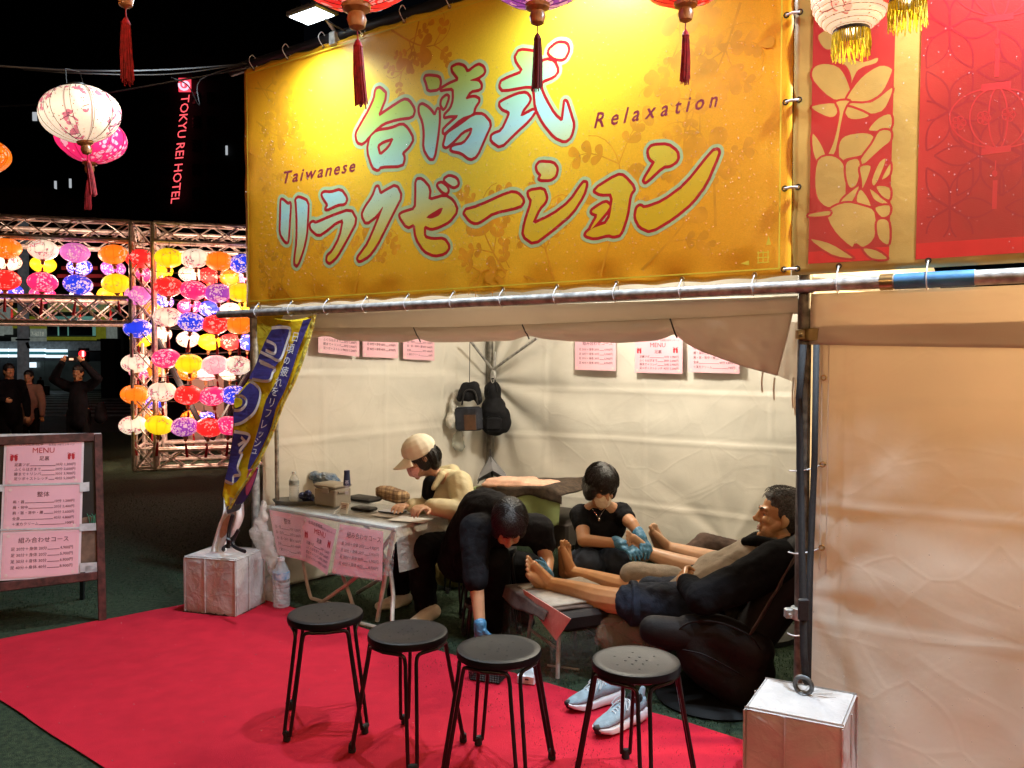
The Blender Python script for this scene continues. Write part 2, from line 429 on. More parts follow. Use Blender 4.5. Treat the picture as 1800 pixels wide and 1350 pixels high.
# short artificial grass near the camera
blade_m = M('grass_blade', (.040, .085, .040), .7, var=.6, vs=3, spec=.25, col2=(.022, .045, .026))
mb = MB(); rg = random.Random(4); vs, fs = [], []
def on_carpet(x, y):
    w = Vector((x, y)) - c0[1]; ex, ey = c0[2] - c0[1], c0[0] - c0[1]; a_, b_ = w.dot(ex) / ex.length_squared, w.dot(ey) / ey.length_squared
    return -.005 < a_ < 1.005 and -.005 < b_ < 1.005
for i in range(90000):
    Y = rg.uniform(2.9, 9.5); X = rg.uniform(-.66 * Y, .36 * Y)
    if rg.random() < (Y - 2.9) / 9 or on_carpet(X, Y): continue
    h, a_ = rg.uniform(.008, .016), rg.uniform(0, 3.14); dx, dy = .0022 * math.cos(a_), .0022 * math.sin(a_); n_ = len(vs)
    vs += [(X - dx, Y - dy, 0), (X + dx, Y + dy, 0), (X + rg.uniform(-.007, .007), Y + rg.uniform(-.007, .007), h)]; fs.append([n_, n_ + 1, n_ + 2])
mb.add(vs, fs); tag(mb.build('turf_blades', blade_m, smooth=False), 'short artificial grass blades of the green turf', 'grass', kind='stuff')

# ------------------------------------------------------------------ stall cloth, pipes
steel = M('galvanised_pipe', (.40, .39, .37), .5, .45, var=.25, vs=25, bump=.15, bs=120)
rust = M('worn_pipe', (.17, .155, .13), .5, .5, var=.3, vs=30)
vinyl = M('tent_vinyl', (.70, .66, .58), .42, var=.05, vs=2.5, bump=.10, bs=500, wrinkle=.16, ws=2.6, spec=.45, crease=.07, cs=1.3)
vinyl_out = M('tent_vinyl_wet', (.70, .62, .53), .40, var=.05, vs=2.5, bump=.08, bs=400, wrinkle=.16, ws=3.2, spec=.45, thru=.42, crease=.06, cs=1.6)
brass = M('brass_ring', (.50, .36, .16), .3, .9, var=.2)
dark = M('black_plastic', (.012, .012, .014), .45, var=.2)
white_tie = M('white_tie', (.75, .76, .78), .5)

def cloth_wall(name, A, B, z0, z1, n, mat, parent, nu, nv, seed, zs, us, amp=.035, flare=0., rad=None, cr=1.):
    A, B = Vector(A), Vector(B); L = (B - A).length
    def fn(u, v):
        p = A + (B - A) * u; z = z0 + (z1 - z0) * v; q = Vector((u * L * .9 + seed, z * .9, seed * 1.7))
        d = amp * noise.noise(q) + amp * .5 * noise.noise(q * 2.3) + .006 * noise.noise(q * 7)
        for k, c in enumerate(zs):
            zz = z - c - .02 * math.sin(u * 2.2 + k); d += cr * (.0075 * math.exp(-(zz / .014) ** 2) - .004 * math.exp(-((zz - .03) / .02) ** 2))
        for c in us:
            uu = (u - c) * L; d += .006 * math.exp(-(uu / .012) ** 2)
        if rad:
            for (ru, rz, am, fr) in rad:
                dx, dz = (u - ru) * L, z - rz; rr = math.hypot(dx, dz); an = math.atan2(dz, dx)
                d += am * math.sin(an * fr + 2 * noise.noise(Vector((an * 2, seed, 0)))) * min(1, rr / .25) * math.exp(-rr / .85)
        if flare: d += .010 * math.sin(u * L * 9 + 2.5 * noise.noise(Vector((u * 5, v * 1.2, seed)))) * min(1, (1 - v) * 4) + .012 * max(0, noise.noise(Vector((u * L * 4.5, v * .9, seed + 3))))
        if flare: d += flare * max(0, 1 - v * 1.7) ** 1.6 * (1 + .45 * math.sin(u * L * 4.3 + 1.2 * noise.noise(Vector((u * 4, v * 3, seed)))))
        return p + n * d + Vector((0, 0, z))
    return grid(name, fn, nu, nv, mat, parent, thick=.0015)

tent = empty('market_tent', P_L, 'cream vinyl market tent, its front rolled up over the massage stall', 'tent')
def pipe(name, pts, r, mat=steel, parent=tent, n=14):
    return MB().tube(pts, r, n).build(name, mat, parent)
EZ, HZ3 = 1.83, 3.405
V3 = lambda p, z: Vector((p.x, p.y, z))
pipe('post', [V3(P_L, 0), V3(P_L, 3.42)], .026); pipe('post', [V3(P_R, 0), V3(P_R, 3.42)], .027, rust)
CP = CORN + FN * .10 + FD * .07; pipe('post', [V3(CP, 0), V3(CP, 1.95)], .030, rust)
RB = CORN + FD * 3.46
pipe('post', [V3(RB, 0), V3(RB, 1.95)], .03)
PO = FN * .046; a = V3(P_L - FD * .30 + PO, EZ); pipe('eave_pipe', [a, V3(P_R + FD * .32 + PO, EZ)], .024)
a = V3(P_L - FD * .2, HZ3); pipe('header_pipe', [a, V3(P_R + FD * 4.0, HZ3)], .033, dark)
pipe('side_pipe', [V3(P_L, EZ + .02), V3(CORN, EZ + .12)], .022); pipe('side_pipe', [V3(P_R, EZ + .02), V3(RB, EZ + .12)], .022)
pipe('back_pipe', [V3(CORN, EZ + .12), V3(RB, EZ + .12)], .022)
hub = V3(CORN, 1.50) + FN * .10
brace = steel
pipe('brace', [At(826, 598, 6.55), At(866, 650, 6.85)], .011); pipe('brace', [At(944, 594, 6.35), At(866, 650, 6.85)], .011)
mb = MB(); mb.tube([At(870, 618, 6.9), At(868, 665, 6.85)], [.008, .022], 8); mb.build('finial', steel, tent)
zs_s = (.95, 1.55); zs_b = (.90, 1.28)
cloth_wall('side_wall', P_L + BD * .05, CORN - Vector((-.02, .02, 0)), .02, 1.98, Vector((FD.x, FD.y, 0)), vinyl, tent, 130, 90, 3, (.97, .45, 1.42), (.22, .47, .74), .03, 0, [(.99, 1.3, .018, 13)])
cloth_wall('back_wall', CORN + FD * .02 + FN * .03, RB, .03, 1.98, FN, vinyl, tent, 190, 110, 9, (.90, 1.27, .42), (.16, .42, .70), .035, .03, [(.0, 1.35, .030, 11), (.62, .2, .012, 7)])
cloth_wall('party_wall', P_R + BD * .06, RB, .03, 1.98, -FD, vinyl, tent, 30, 24, 4, (.9,), (.4,), .03)
mb = MB(); ap = 2.75
for (q0, q1, q2, q3) in ((V3(P_L, 1.92), V3(P_R, 1.92), V3(P_R + BD * 1.25, 2.6), V3(P_L + BD * 1.25, 2.6)), (V3(P_L + BD * 1.25, 2.6), V3(P_R + BD * 1.25, 2.6), V3(RB, 1.98), V3(CORN, 1.98)),
                         (V3(P_L, 1.92), V3(P_L + BD * 1.25, 2.6), V3(CORN, 1.98)), (V3(P_R, 1.92), V3(RB, 1.98), V3(P_R + BD * 1.25, 2.6))) if False else ():
    pass
A0, A1, A2, A3 = V3(P_L, 1.90), V3(P_R, 1.90), V3(RB, 1.985), V3(CORN, 1.985); T0, T1 = V3(lerp(P_L, CORN, .5), 2.6), V3(lerp(P_R, RB, .5), 2.6)
mb.add([A0, A1, A2, A3, T0, T1], [[0, 1, 5, 4], [4, 5, 2, 3], [0, 4, 3], [1, 2, 5]])
mb.build('roof', vinyl, tent, smooth=False)

# front valance: a flat band, then the cloth rolled up and tied, falling open at its far end
def interp(tab, x):
    for (x0, y0), (x1, y1) in zip(tab, tab[1:]):
        if x <= x1: return y0 + (y1 - y0) * max(0, (x - x0)) / (x1 - x0)
    return tab[-1][1]
b_top = [(447, 553), (1412, 520)]; b_bot = [(447, 582), (550, 579), (800, 578), (925, 573), (1100, 566), (1250, 560), (1412, 551)]
def band(u, v):
    x = lerp(450, 1408, u); y = lerp(interp(b_bot, x), interp(b_top, x), v)
    return FP(x, y, -.035 + .012 * noise.noise(Vector((u * 9, v * 2, 0))))
grid('valance', band, 120, 6, vinyl_out, tent, thick=.002)
r_bot = [(455, 588), (545, 594), (600, 599), (700, 602), (800, 602), (900, 599), (945, 595), (1000, 600), (1089, 603), (1140, 600), (1185, 594), (1233, 618), (1305, 644), (1363, 660), (1380, 664)]
ties = (575, 735, 926, 1186)
def roll(u, v):
    sl = (1 - v) * -28 * max(0, u - .93) / .07
    x = lerp(452, 1394, u) + sl; y0, y1 = interp(b_bot, x) - 3, interp(r_bot, x); w = 0
    pinch = sum(math.exp(-((x - t) / 16) ** 2) for t in ties)
    bulge = math.sin(math.pi * min(1, max(0, v))) * (.055 - .03 * min(1, pinch)) if x < 1190 else math.sin(math.pi * v) * .02
    y = lerp(y1 - 6 * min(1, pinch), y0, v)
    q = Vector((u * 14, v * 2.2 + u * 5, 2)); d = .022 * noise.noise(q) + .010 * noise.noise(q * 2.7)
    return FP(x, y, -.03 + bulge + d * (1 - .6 * v))
grid('rolled_front', roll, 170, 18, vinyl_out, tent, thick=.003)
mb = MB()
for t in ties[1:]:
    y0, y1 = interp(b_bot, t), interp(r_bot, t); mb.tube([FP(t - 8, y0 - 2, .01), FP(t - 2, (y0 + y1) / 2, .035), FP(t, y1 - 10, .03), FP(t + 4, y1 - 1, 0)], .0035, 6)
pieces(mb, 'tie_cord', dark, tent)
grid('valance_end', lambda u, v: FP(lerp(lerp(1362, 1404, u), lerp(1384, 1412, u), v), lerp(lerp(658, 676, u), 566, v), -.12 + .02 * noise.noise(Vector((u * 3, v * 3, 5)))), 10, 14, vinyl_out, tent)
for (x, y0, y1) in ((1340, 654, 690), (1361, 664, 703), (1394, 664, 718), (1398, 668, 730)):
    MB().tube(pline([FP(x + 1, y0, -.03), FP(x - 1, (y0 + y1) / 2, -.02), FP(x, y1, -.02)]), .0035, 6).build('tie_string', vinyl_out, tent)

def clamp(c, ax, r, mat, parent):
    m3 = Vector(ax).to_track_quat('Z', 'Y').to_matrix(); mb = MB()
    mb.lathe([(r, -.025), (r + .008, -.022), (r + .008, .022), (r, .025)], c, 16, m3)
    mb.box(Vector(c) + m3 @ Vector((r + .018, 0, 0)), (.03, .03, .04), m3, bev=.004)
    mb.tube([Vector(c) + m3 @ Vector((r + .02, -.03, 0)), Vector(c) + m3 @ Vector((r + .02, .035, 0))], .006, 6)
    return mb.build('clamp', mat, parent)
clamp(FP(1428, 588, .01), (0, 0, 1), .030, brass, tent); clamp(V3(P_R, EZ), (0, 0, 1), .03, rust, tent)
clamp(V3(P_R, .52) + FN * .01, (0, 0, 1), .03, steel, tent); clamp(V3(P_L, EZ), (0, 0, 1), .03, steel, tent); clamp(V3(P_L, HZ3), (0, 0, 1), .03, dark, tent)
clamp(V3(P_L, 1.12), (0, 0, 1), .028, brass, tent)
pipe('wall_pole', [V3(P_R + FD * .06 + FN * -.02, .02), V3(P_R + FD * .06 + FN * -.02, 1.75)], .010, dark)
pipe('wall_pole', [V3(P_L + FD * .09 + BD * .1, .02), V3(P_L + FD * .09 + BD * .1, 1.30)], .014, steel)

# neighbouring stall: closed front sheet, header band, pipe with its joint
tent2 = empty('market_tent', P_R + FD * .05, 'neighbouring market tent closed by a rain-beaded cream front sheet', 'tent')
a = P_R + FD * .042
fw = cloth_wall('front_sheet', a + FN * .0, a + FD * 2.4, .012, 1.68, FN, vinyl_out, tent2, 150, 110, 21, (.52, .95, 1.36), (.0, .05), .016, .17, [(-.02, .95, .005, 7), (-.02, .62, .006, 8), (.55, .55, .006, 9)], .35)
def hb(u, v):
    p = P_R + FD * (.03 + 2.5 * u); z = lerp(1.60 - .045 * math.sin(u * 1.5), 1.80, v)
    return p + FN * (.022 + .016 * (1 - v) + .012 * noise.noise(Vector((u * 7, v * 2.5, 8))) + .012 * math.exp(-((u - .04) / .02) ** 2) * math.sin(v * 9)) + Vector((0, 0, z))
grid('header_band', hb, 90, 14, vinyl_out, tent2, thick=.002)
pipe('eave_pipe', [V3(P_R + FD * .325 + PO, EZ), V3(P_R + FD * 3.2 + PO, EZ)], .027, steel, tent2)
blue = M('blue_tape', (.05, .20, .42), .45, var=.2)
pipe('tape_wrap', [V3(P_R + FD * .34 + PO, EZ), V3(P_R + FD * .60 + PO, EZ)], .0295, blue, tent2); pipe('pipe_joint', [V3(P_R + FD * .29 + PO, EZ), V3(P_R + FD * .335 + PO, EZ)], .031, brass, tent2)
mb = MB(); e0 = P_R + FD * .085
for z in (1.47, 1.13, .80, .47):
    mb.tube([e0 + Vector((math.cos(w) * .010 * FD.x, math.cos(w) * .010 * FD.y, z + math.sin(w) * .010)) + FN * .03 for w in [i * math.pi / 4 for i in range(8)]], .0035, 6, closed=True)
pieces(mb, 'eyelet', brass, tent2)
mb = MB()
for k in (.028, .052): mb.tube([V3(P_R + FD * (.05 + k), z_ * .1) + FN * .03 for z_ in range(1, 17)], .0022, 4)
pieces(mb, 'hem_seam', vinyl_out, tent2)
mb = MB()
for z in (1.13, .80, .47):
    q = V3(e0, z) + FN * .03
    mb.tube(pline([q, q - FD * .04 + Vector((0, 0, -.02)), q - FD * .09 + FN * .03 + Vector((0, 0, -.03)), q - FD * .13 + Vector((0, 0, -.035))]), .003, 6)
pieces(mb, 'cord', white_tie, tent2)
# beads of rain on the sheet
mb = MB(); drop_m = film('rain_drop', .30, (.75, .75, .75), .06)
me = fw.data
for i in range(900):
    p = me.polygons[random.randrange(len(me.polygons))]
    if p.center.z > .2 + random.random() * .95: continue
    r = random.uniform(.0012, .0028); mb.ell(p.center + FN * .001, (r, r, r), n=5)
tag(mb.build('rain_drops', drop_m, tent2), kind='stuff')

# ------------------------------------------------------------------ the golden banner
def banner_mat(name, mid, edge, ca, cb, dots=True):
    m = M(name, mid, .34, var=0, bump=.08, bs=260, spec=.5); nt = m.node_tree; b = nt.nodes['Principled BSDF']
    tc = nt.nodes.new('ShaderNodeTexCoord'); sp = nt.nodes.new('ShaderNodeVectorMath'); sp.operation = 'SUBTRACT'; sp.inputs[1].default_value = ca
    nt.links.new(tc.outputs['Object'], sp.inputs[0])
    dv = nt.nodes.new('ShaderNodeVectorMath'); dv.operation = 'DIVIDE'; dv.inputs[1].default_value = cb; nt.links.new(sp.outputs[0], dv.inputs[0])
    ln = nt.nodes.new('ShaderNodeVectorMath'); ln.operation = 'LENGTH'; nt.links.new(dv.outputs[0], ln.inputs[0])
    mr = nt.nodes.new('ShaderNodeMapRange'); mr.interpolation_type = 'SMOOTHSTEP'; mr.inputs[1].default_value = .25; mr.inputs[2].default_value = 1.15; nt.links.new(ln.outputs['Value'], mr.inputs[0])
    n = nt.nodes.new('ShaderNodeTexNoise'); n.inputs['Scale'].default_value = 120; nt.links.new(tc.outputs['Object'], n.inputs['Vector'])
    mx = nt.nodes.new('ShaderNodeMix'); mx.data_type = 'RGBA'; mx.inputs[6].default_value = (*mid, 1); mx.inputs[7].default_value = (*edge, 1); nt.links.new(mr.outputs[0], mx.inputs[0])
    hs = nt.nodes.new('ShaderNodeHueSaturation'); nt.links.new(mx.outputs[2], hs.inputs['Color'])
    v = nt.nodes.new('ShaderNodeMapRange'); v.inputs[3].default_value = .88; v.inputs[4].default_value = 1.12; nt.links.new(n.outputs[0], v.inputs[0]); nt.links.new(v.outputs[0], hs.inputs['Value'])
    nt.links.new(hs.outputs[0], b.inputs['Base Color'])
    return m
def droplets(name, place, n, parent):
    mb = MB()
    for i in range(n):
        p = place(); r = random.choice((.0010, .0012, .0014, .0018, .0024)); mb.ell(p, (r, r, r * 1.15), n=5)
    return tag(mb.build(name, drop_m, parent), kind='stuff')
BO = .036                                                        # banner stands this far in front of the pipe line
ban = empty('banner', P_L + FN * BO + Vector((0, 0, 1.86)), 'large golden banner with Taiwanese relaxation lettering over the open stall', 'banner')
bs0, bs1, bz0, bz1 = -.035, 3.415, 1.866, 3.372
def bpt(s, z, off=0.): return V3(P_L + FD * s + FN * (BO + off), z)
def bans(u, v):
    s, z = lerp(bs0, bs1, u), lerp(bz0, bz1, v); e = min(u, 1 - u) * 3.4; f = min(v, 1 - v) * 1.5
    k = max(0, 1 - min(e, f) / .13)
    d = .009 * k * noise.noise(Vector((s * 6, z * 6, 0))) - .004 * k + .004 * k * math.sin(s * 19)
    z += (-.010 * abs(math.sin(s * math.pi / .235)) * (1 if v > .5 else -1)) * max(0, 1 - f / .05)
    return bpt(s, z, d)
cen = bpt(1.75, 2.85) - pworld(ban) * 0
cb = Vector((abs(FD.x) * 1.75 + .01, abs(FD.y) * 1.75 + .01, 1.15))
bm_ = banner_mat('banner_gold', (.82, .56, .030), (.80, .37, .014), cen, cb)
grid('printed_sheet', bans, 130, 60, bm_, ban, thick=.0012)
# scrolls printed in the corners
scroll_m = M('scroll_print', (.72, .325, .016), .36, var=.1)
mb = MB(); sk = [0]
def on_b(s, z): sk[0] += 1; return bpt(s, z, .00012 + (sk[0] % 40) * .000002)
def flour(s, z, ang, L, curl, depth=0, w=.012):
    pts = []; a = ang; x, y = s, z; n = 16
    for i in range(n + 1):
        pts.append((x, y)); a += curl * (i / n) ** 2.2 * .42; x += math.cos(a) * L / n; y += math.sin(a) * L / n
    for i in range(n):
        (x0, y0), (x1, y1) = pts[i], pts[i + 1]; t = math.atan2(y1 - y0, x1 - x0); w0, w1 = w * (1 - .7 * i / n), w * (1 - .7 * (i + 1) / n)
        c, q = -math.sin(t) * .5, math.cos(t) * .5
        mb.poly([on_b(x0 - c * w0, y0 - q * w0), on_b(x1 - c * w1, y1 - q * w1), on_b(x1 + c * w1, y1 + q * w1), on_b(x0 + c * w0, y0 + q * w0)])
    if depth < 2:
        for k in (5, 8, 11):
            for sg in (1, -1):
                px_, py_ = pts[k]; an = math.atan2(pts[k + 1][1] - py_, pts[k + 1][0] - px_) + sg * .75
                if (k + depth) % 2 and depth == 0: flour(px_, py_, an, L * .42, sg * 1.1, depth + 1, w * .6)
                else:
                    l = L * random.uniform(.16, .24); lf = []
                    for j in range(14):
                        tt = 2 * math.pi * j / 14; rr = l * .5
                        ex, ey = rr + rr * math.cos(tt), .34 * l * math.sin(tt) * (1 - .55 * math.cos(tt + math.pi)) * .9
                        lf.append((px_ + ex * math.cos(an) - ey * math.sin(an), py_ + ex * math.sin(an) + ey * math.cos(an)))
                    if all(bs0 + .04 < q[0] < bs1 - .03 and bz0 + .03 < q[1] < bz1 - .04 for q in lf): mb.poly([on_b(*q) for q in lf])
for (s, z, a, L, c) in ((.25, 1.92, 1.3, .55, -1), (.62, 1.93, 1.75, .5, 1), (.95, 1.92, 1.2, .55, -1.1), (.42, 1.90, 2.4, .4, 1), (2.05, 1.92, 2.2, .6, -1), (2.3, 1.92, 1.9, .5, -1.2), (2.55, 1.92, 1.25, .75, .9), (2.75, 1.93, .7, .6, 1.1), (2.2, 1.92, 2.8, .5, 1),
                        (.02, 3.25, -.25, .55, -1), (.06, 3.05, -.6, .55, 1.1), (.10, 3.28, -.9, .6, 1), (.02, 2.85, -.5, .4, -1), (1.25, 3.33, -.6, .5, 1), (1.45, 3.33, -1.9, .4, -1), (2.95, 2.35, 1.5, .75, -1), (3.05, 3.3, -2.0, .6, 1), (3.2, 3.0, -1.9, .6, -1), (3.1, 2.1, 1.6, .6, 1)):
    flour(s, z, a, L, c)
mb.build('scroll_print', scroll_m, ban, smooth=False)
# thin yellow border line, corner knot
yel = M('yellow_print', (.75, .62, .05), .4, var=0); mb = MB()
ix, iz = .045, .04
for (p, q) in (((bs0 + ix, bz0 + iz), (bs1 - ix, bz0 + iz)), ((bs1 - ix, bz0 + iz), (bs1 - ix, bz1 - iz)), ((bs0 + ix, bz1 - iz), (bs1 - ix, bz1 - iz)), ((bs0 + ix, bz0 + iz), (bs0 + ix, bz1 - iz))):
    mb.strip([bpt(*p, .0055), bpt(*q, .0055)], .006, FN)
kx, kz = bs1 - .10, bz0 + .09
for i in range(3):
    for (dx, dz, ww, hh) in ((-.03 + i * .02, 0, .004, .05), (-.01, -.022 + i * .02, .05, .004)):
        x, z = kx + dx, kz + dz
        mb.poly([bpt(x - ww / 2, z - hh / 2, .0056 + i * .0001), bpt(x + ww / 2, z - hh / 2, .0056 + i * .0001), bpt(x + ww / 2, z + hh / 2, .0056 + i * .0001), bpt(x - ww / 2, z + hh / 2, .0056 + i * .0001)])
for (x, z, a) in ((kx + .012, kz + .055, 1.57), (kx - .075, kz - .02, 3.14)):
    mb.poly([bpt(x + .028 * math.cos(a + t) * (1, .45, .45)[i], z + .028 * math.sin(a + t) * (1, .45, .45)[i], .0058) for i, t in enumerate((0, 2.2, -2.2))])
mb.build('border_print', yel, ban, smooth=False)
# --- brush lettering, traced stroke by stroke onto the banner plane
c6 = lambda p: (490 + p[0] / 5, 270 + p[1] / 5)
c7 = lambda p: (620 + p[0] / 4.5, 60 + p[1] / 4.5)
c8 = lambda p: (800 + p[0] / 3.75, 230 + p[1] / 3.75)
GL = [
 (c7, [[(185,440),(215,430),(265,480),(190,665),(300,590),(400,525),(440,530),(485,600),(470,650),(350,665),(240,700),(160,770),(80,862),(40,850),(28,790),(60,730),(130,610),(175,510)],
       ([(140,815),(190,770),(300,755),(390,718),(430,750),(475,830),(440,890),(385,940),(405,980),(390,1035),(220,1040),(200,1070),(160,1050),(120,920)], [(190,880),(240,842),(330,815),(290,900),(212,968)])]),
 (c7, [[(570,340),(610,335),(680,345),(690,380),(680,430),(600,440),(590,390)], [(530,570),(550,560),(600,590),(650,655),(678,585),(682,680),(665,830),(640,980),(610,980),(565,900),(572,780),(560,690),(530,620)],
       [(780,270),(830,245),(880,260),(905,312),(990,245),(1030,265),(1040,305),(990,340),(915,368),(990,372),(1012,400),(1010,430),(930,445),(885,520),(960,500),(1000,522),(960,580),(950,632),(860,660),(740,765),(722,780),(722,752),(850,640),(770,640),(722,652),(780,590),(802,520),(800,420),(712,432),(702,436),(760,400),(850,362)],
       [(740,490),(755,500),(722,590),(702,560),(707,520)], [(850,722),(960,640),(1030,640),(1090,710),(1050,800),(980,960),(930,985),(860,930),(780,915),(790,890),(880,872),(940,790),(950,732),(870,765),(800,840),(742,890),(722,880),(732,840),(745,790)]]),
 (c7, [[(1560,120),(1620,72),(1690,78),(1705,130),(1670,195),(1600,190),(1552,150)],
       [(1320,130),(1425,142),(1452,155),(1450,250),(1530,205),(1590,220),(1620,290),(1590,330),(1490,370),(1482,430),(1520,520),(1590,640),(1660,702),(1675,590),(1682,520),(1720,640),(1745,720),(1722,810),(1680,845),(1600,810),(1510,700),(1450,580),(1440,440),(1412,400),(1190,440),(1167,410),(1182,370),(1360,300),(1285,190)],
       [(1170,540),(1300,480),(1370,470),(1400,510),(1390,540),(1342,600),(1322,660),(1450,592),(1400,670),(1280,780),(1170,890),(1100,840),(1102,800),(1182,770),(1242,640),(1242,610),(1190,590),(1167,562)]]),
 (c6, [[(25,405),(82,455),(100,440),(92,560),(80,770),(60,770),(15,700),(20,560),(22,440)], [(175,390),(255,425),(250,560),(240,720),(210,850),(162,980),(140,960),(165,760),(165,560),(158,430),(152,408)]]),
 (c6, [[(380,362),(400,345),(455,350),(545,325),(595,395),(580,435),(520,440),(412,490),(440,452)], [(280,620),(300,605),(325,620),(460,560),(630,500),(680,590),(600,740),(510,900),(450,955),(425,940),(430,902),(470,870),(540,740),(575,570),(500,600),(430,660),(350,715),(285,660)]]),
 (c6, [[(865,280),(890,365),(945,330),(1030,285),(1075,375),(1010,500),(940,640),(860,800),(790,895),(710,940),(695,920),(730,875),(790,790),(870,600),(928,445),(860,540),(770,610),(735,540),(760,480),(830,380)]]),
 (c6, [([(1210,235),(1255,230),(1325,310),(1312,420),(1460,375),(1530,420),(1565,500),(1500,590),(1400,640),(1340,655),(1275,628),(1275,740),(1350,762),(1450,755),(1495,820),(1460,870),(1370,890),(1280,850),(1210,740),(1195,612),(1130,645),(1062,545),(1090,525),(1205,490),(1210,350)], [(1285,560),(1450,460),(1420,540),(1340,575)]),
       [(1400,272),(1432,262),(1478,300),(1485,330),(1470,345),(1440,330),(1408,292)], [(1455,228),(1500,202),(1560,225),(1575,270),(1540,290),(1490,262)]]),
 (c8, [[(55,530),(150,505),(360,410),(410,415),(450,460),(430,495),(250,535),(180,585),(140,605),(100,590)]]),
 (c8, [[(540,232),(560,210),(645,215),(670,250),(660,295),(630,318),(555,318),(572,290),(545,262)], [(485,400),(580,385),(600,440),(590,470),(552,510),(500,625),(640,560),(760,470),(845,342),(865,347),(845,420),(770,540),(640,650),(520,740),(450,690),(462,610),(510,460),(490,432)]]),
 (c8, [[(915,390),(1070,295),(1110,300),(1180,380),(1150,420),(1130,560),(1090,680),(1045,692),(1010,680),(920,705),(860,688),(870,670),(905,642),(1015,605),(1045,412),(960,415)], [(900,537),(910,520),(990,470),(1022,495),(1000,530),(950,590),(906,640),(887,653),(945,552)]]),
 (c8, [[(1275,130),(1300,100),(1400,95),(1460,140),(1465,190),(1420,225),(1370,230),(1257,335),(1247,325),(1310,220),(1320,205),(1285,180)], [(1200,510),(1220,495),(1245,515),(1370,470),(1520,360),(1700,135),(1730,127),(1735,150),(1650,350),(1560,470),(1440,570),(1290,660),(1220,630),(1190,570)]]),
]
halo_m = M('halo_print', (.42, .55, .26), .36, var=.05); red_m = M('outline_print', (.42, .012, .015), .34, var=.05)
def fill_mat():
    m = M('fill_print', (.8, .8, .6), .3, var=0); nt = m.node_tree; b = nt.nodes['Principled BSDF']
    tc = nt.nodes.new('ShaderNodeTexCoord'); sx = nt.nodes.new('ShaderNodeSeparateXYZ'); nt.links.new(tc.outputs['Object'], sx.inputs[0])
    ad = nt.nodes.new('ShaderNodeMath'); ad.operation = 'MULTIPLY_ADD'; ad.inputs[1].default_value = -.20; nt.links.new(sx.outputs[0], ad.inputs[0]); nt.links.new(sx.outputs[2], ad.inputs[2])
    cr = nt.nodes.new('ShaderNodeValToRGB'); e = cr.color_ramp.elements
    mr = nt.nodes.new('ShaderNodeMapRange'); mr.inputs[1].default_value = 2.0; mr.inputs[2].default_value = 3.25; nt.links.new(ad.outputs[0], mr.inputs[0]); nt.links.new(mr.outputs[0], cr.inputs[0])
    e[0].position = .05; e[0].color = (.66, .44, .02, 1); e[1].position = .92; e[1].color = (.42, .54, .04, 1)
    for p, c in ((.28, (.64, .50, .05, 1)), (.42, (.50, .62, .32, 1)), (.55, (.38, .66, .60, 1)), (.68, (.36, .62, .34, 1)), (.80, (.42, .58, .14, 1))):
        k = cr.color_ramp.elements.new(p); k.color = c
    nt.links.new(cr.outputs[0], b.inputs['Base Color']); return m
fill_m = fill_mat()
for cf, shapes in GL:
    ha, ou, fi = MB(), MB(), MB(); k = 0
    for sh in shapes:
        outer, holes = (sh[0], sh[1:]) if isinstance(sh, tuple) else (sh, ())
        px_ = [cf(p) for p in outer]; hx = [[cf(p) for p in h] for h in holes]
        sm = lambda L: [(q.x, q.y) for q in pline([(x, y, 0) for x, y in L], 3, True)]
        chk = lambda L: [p for i in range(len(L)) for p in ((L[i][0] * .8 + L[(i + 1) % len(L)][0] * .2, L[i][1] * .8 + L[(i + 1) % len(L)][1] * .2), (L[i][0] * .2 + L[(i + 1) % len(L)][0] * .8, L[i][1] * .2 + L[(i + 1) % len(L)][1] * .8))]
        fine = [chk(L) for L in [px_] + hx]
        for (mbx, rad, base) in ((ha, 11.2, .00032), (ou, 5.4, .00050), (fi, 0, .00066)):
            pts = [[FP(x, y, BO + base) for x, y in L] for L in fine]
            k += 1; mbx.poly(pts[0], pts[1:])
            if rad:
                for L in pts:
                    for i in range(len(L)):
                        k += 1; a, b = L[i] + FN * (k % 50) * .000002, L[(i + 1) % len(L)] + FN * (k % 50) * .000002
                        r = rad * a.y / F; t = (b - a); q = t.cross(FN).normalized() * r
                        if t.length > 1e-6: mbx.add([a - q, b - q, b + q, a + q], [[0, 1, 2, 3]])
                        a2 = a + FN * .000001; e1 = FD * r; e2 = Vector((0, 0, r))
                        mbx.add([a2 + e1 * math.cos(w) + e2 * math.sin(w) for w in [j * math.pi / 7 for j in range(14)]], [list(range(14))])
    h = ha.build('brush_character', halo_m, ban, smooth=False)
    ou.build('outline', red_m, h, smooth=False); fi.build('fill', fill_m, h, smooth=False)
# --- English words in slanted script
word_m = M('word_print', (.20, .012, .03), .4, var=0)
def word(txt, p0, p1, hpx, slant, name):
    """slanted script, letter by letter along the sloping line p0-p1"""
    w_ = [text2d(ch)[2] for ch in txt]; gap = ((p1[0] - p0[0]) / (hpx * .95) - sum(w_)) / (len(txt) - 1); up = (p1[1] - p0[1]) / (p1[0] - p0[0]); u = 0
    for ch, wd in zip(txt, w_):
        mb = MB(); vs, fs, _ = text2d(ch)
        for dx, dy in ((0, 0), (1.0, -.4), (.5, .8)):
            mb.add([FP(p0[0] + dx + (u + v.x + slant * v.y) * hpx * .95, p0[1] + dy - v.y * hpx * 1.2 + (u + v.x) * hpx * .95 * up, BO + .00036 + .00003 * dx + .00002 * dy) for v in vs], fs)
        mb.build(name, word_m, ban, smooth=False); u += wd + gap
word('Taiwanese', (494, 323), (622, 301), 26, .30, 'script_letter'); word('Relaxation', (1044, 225), (1258, 187), 33, .30, 'script_letter')
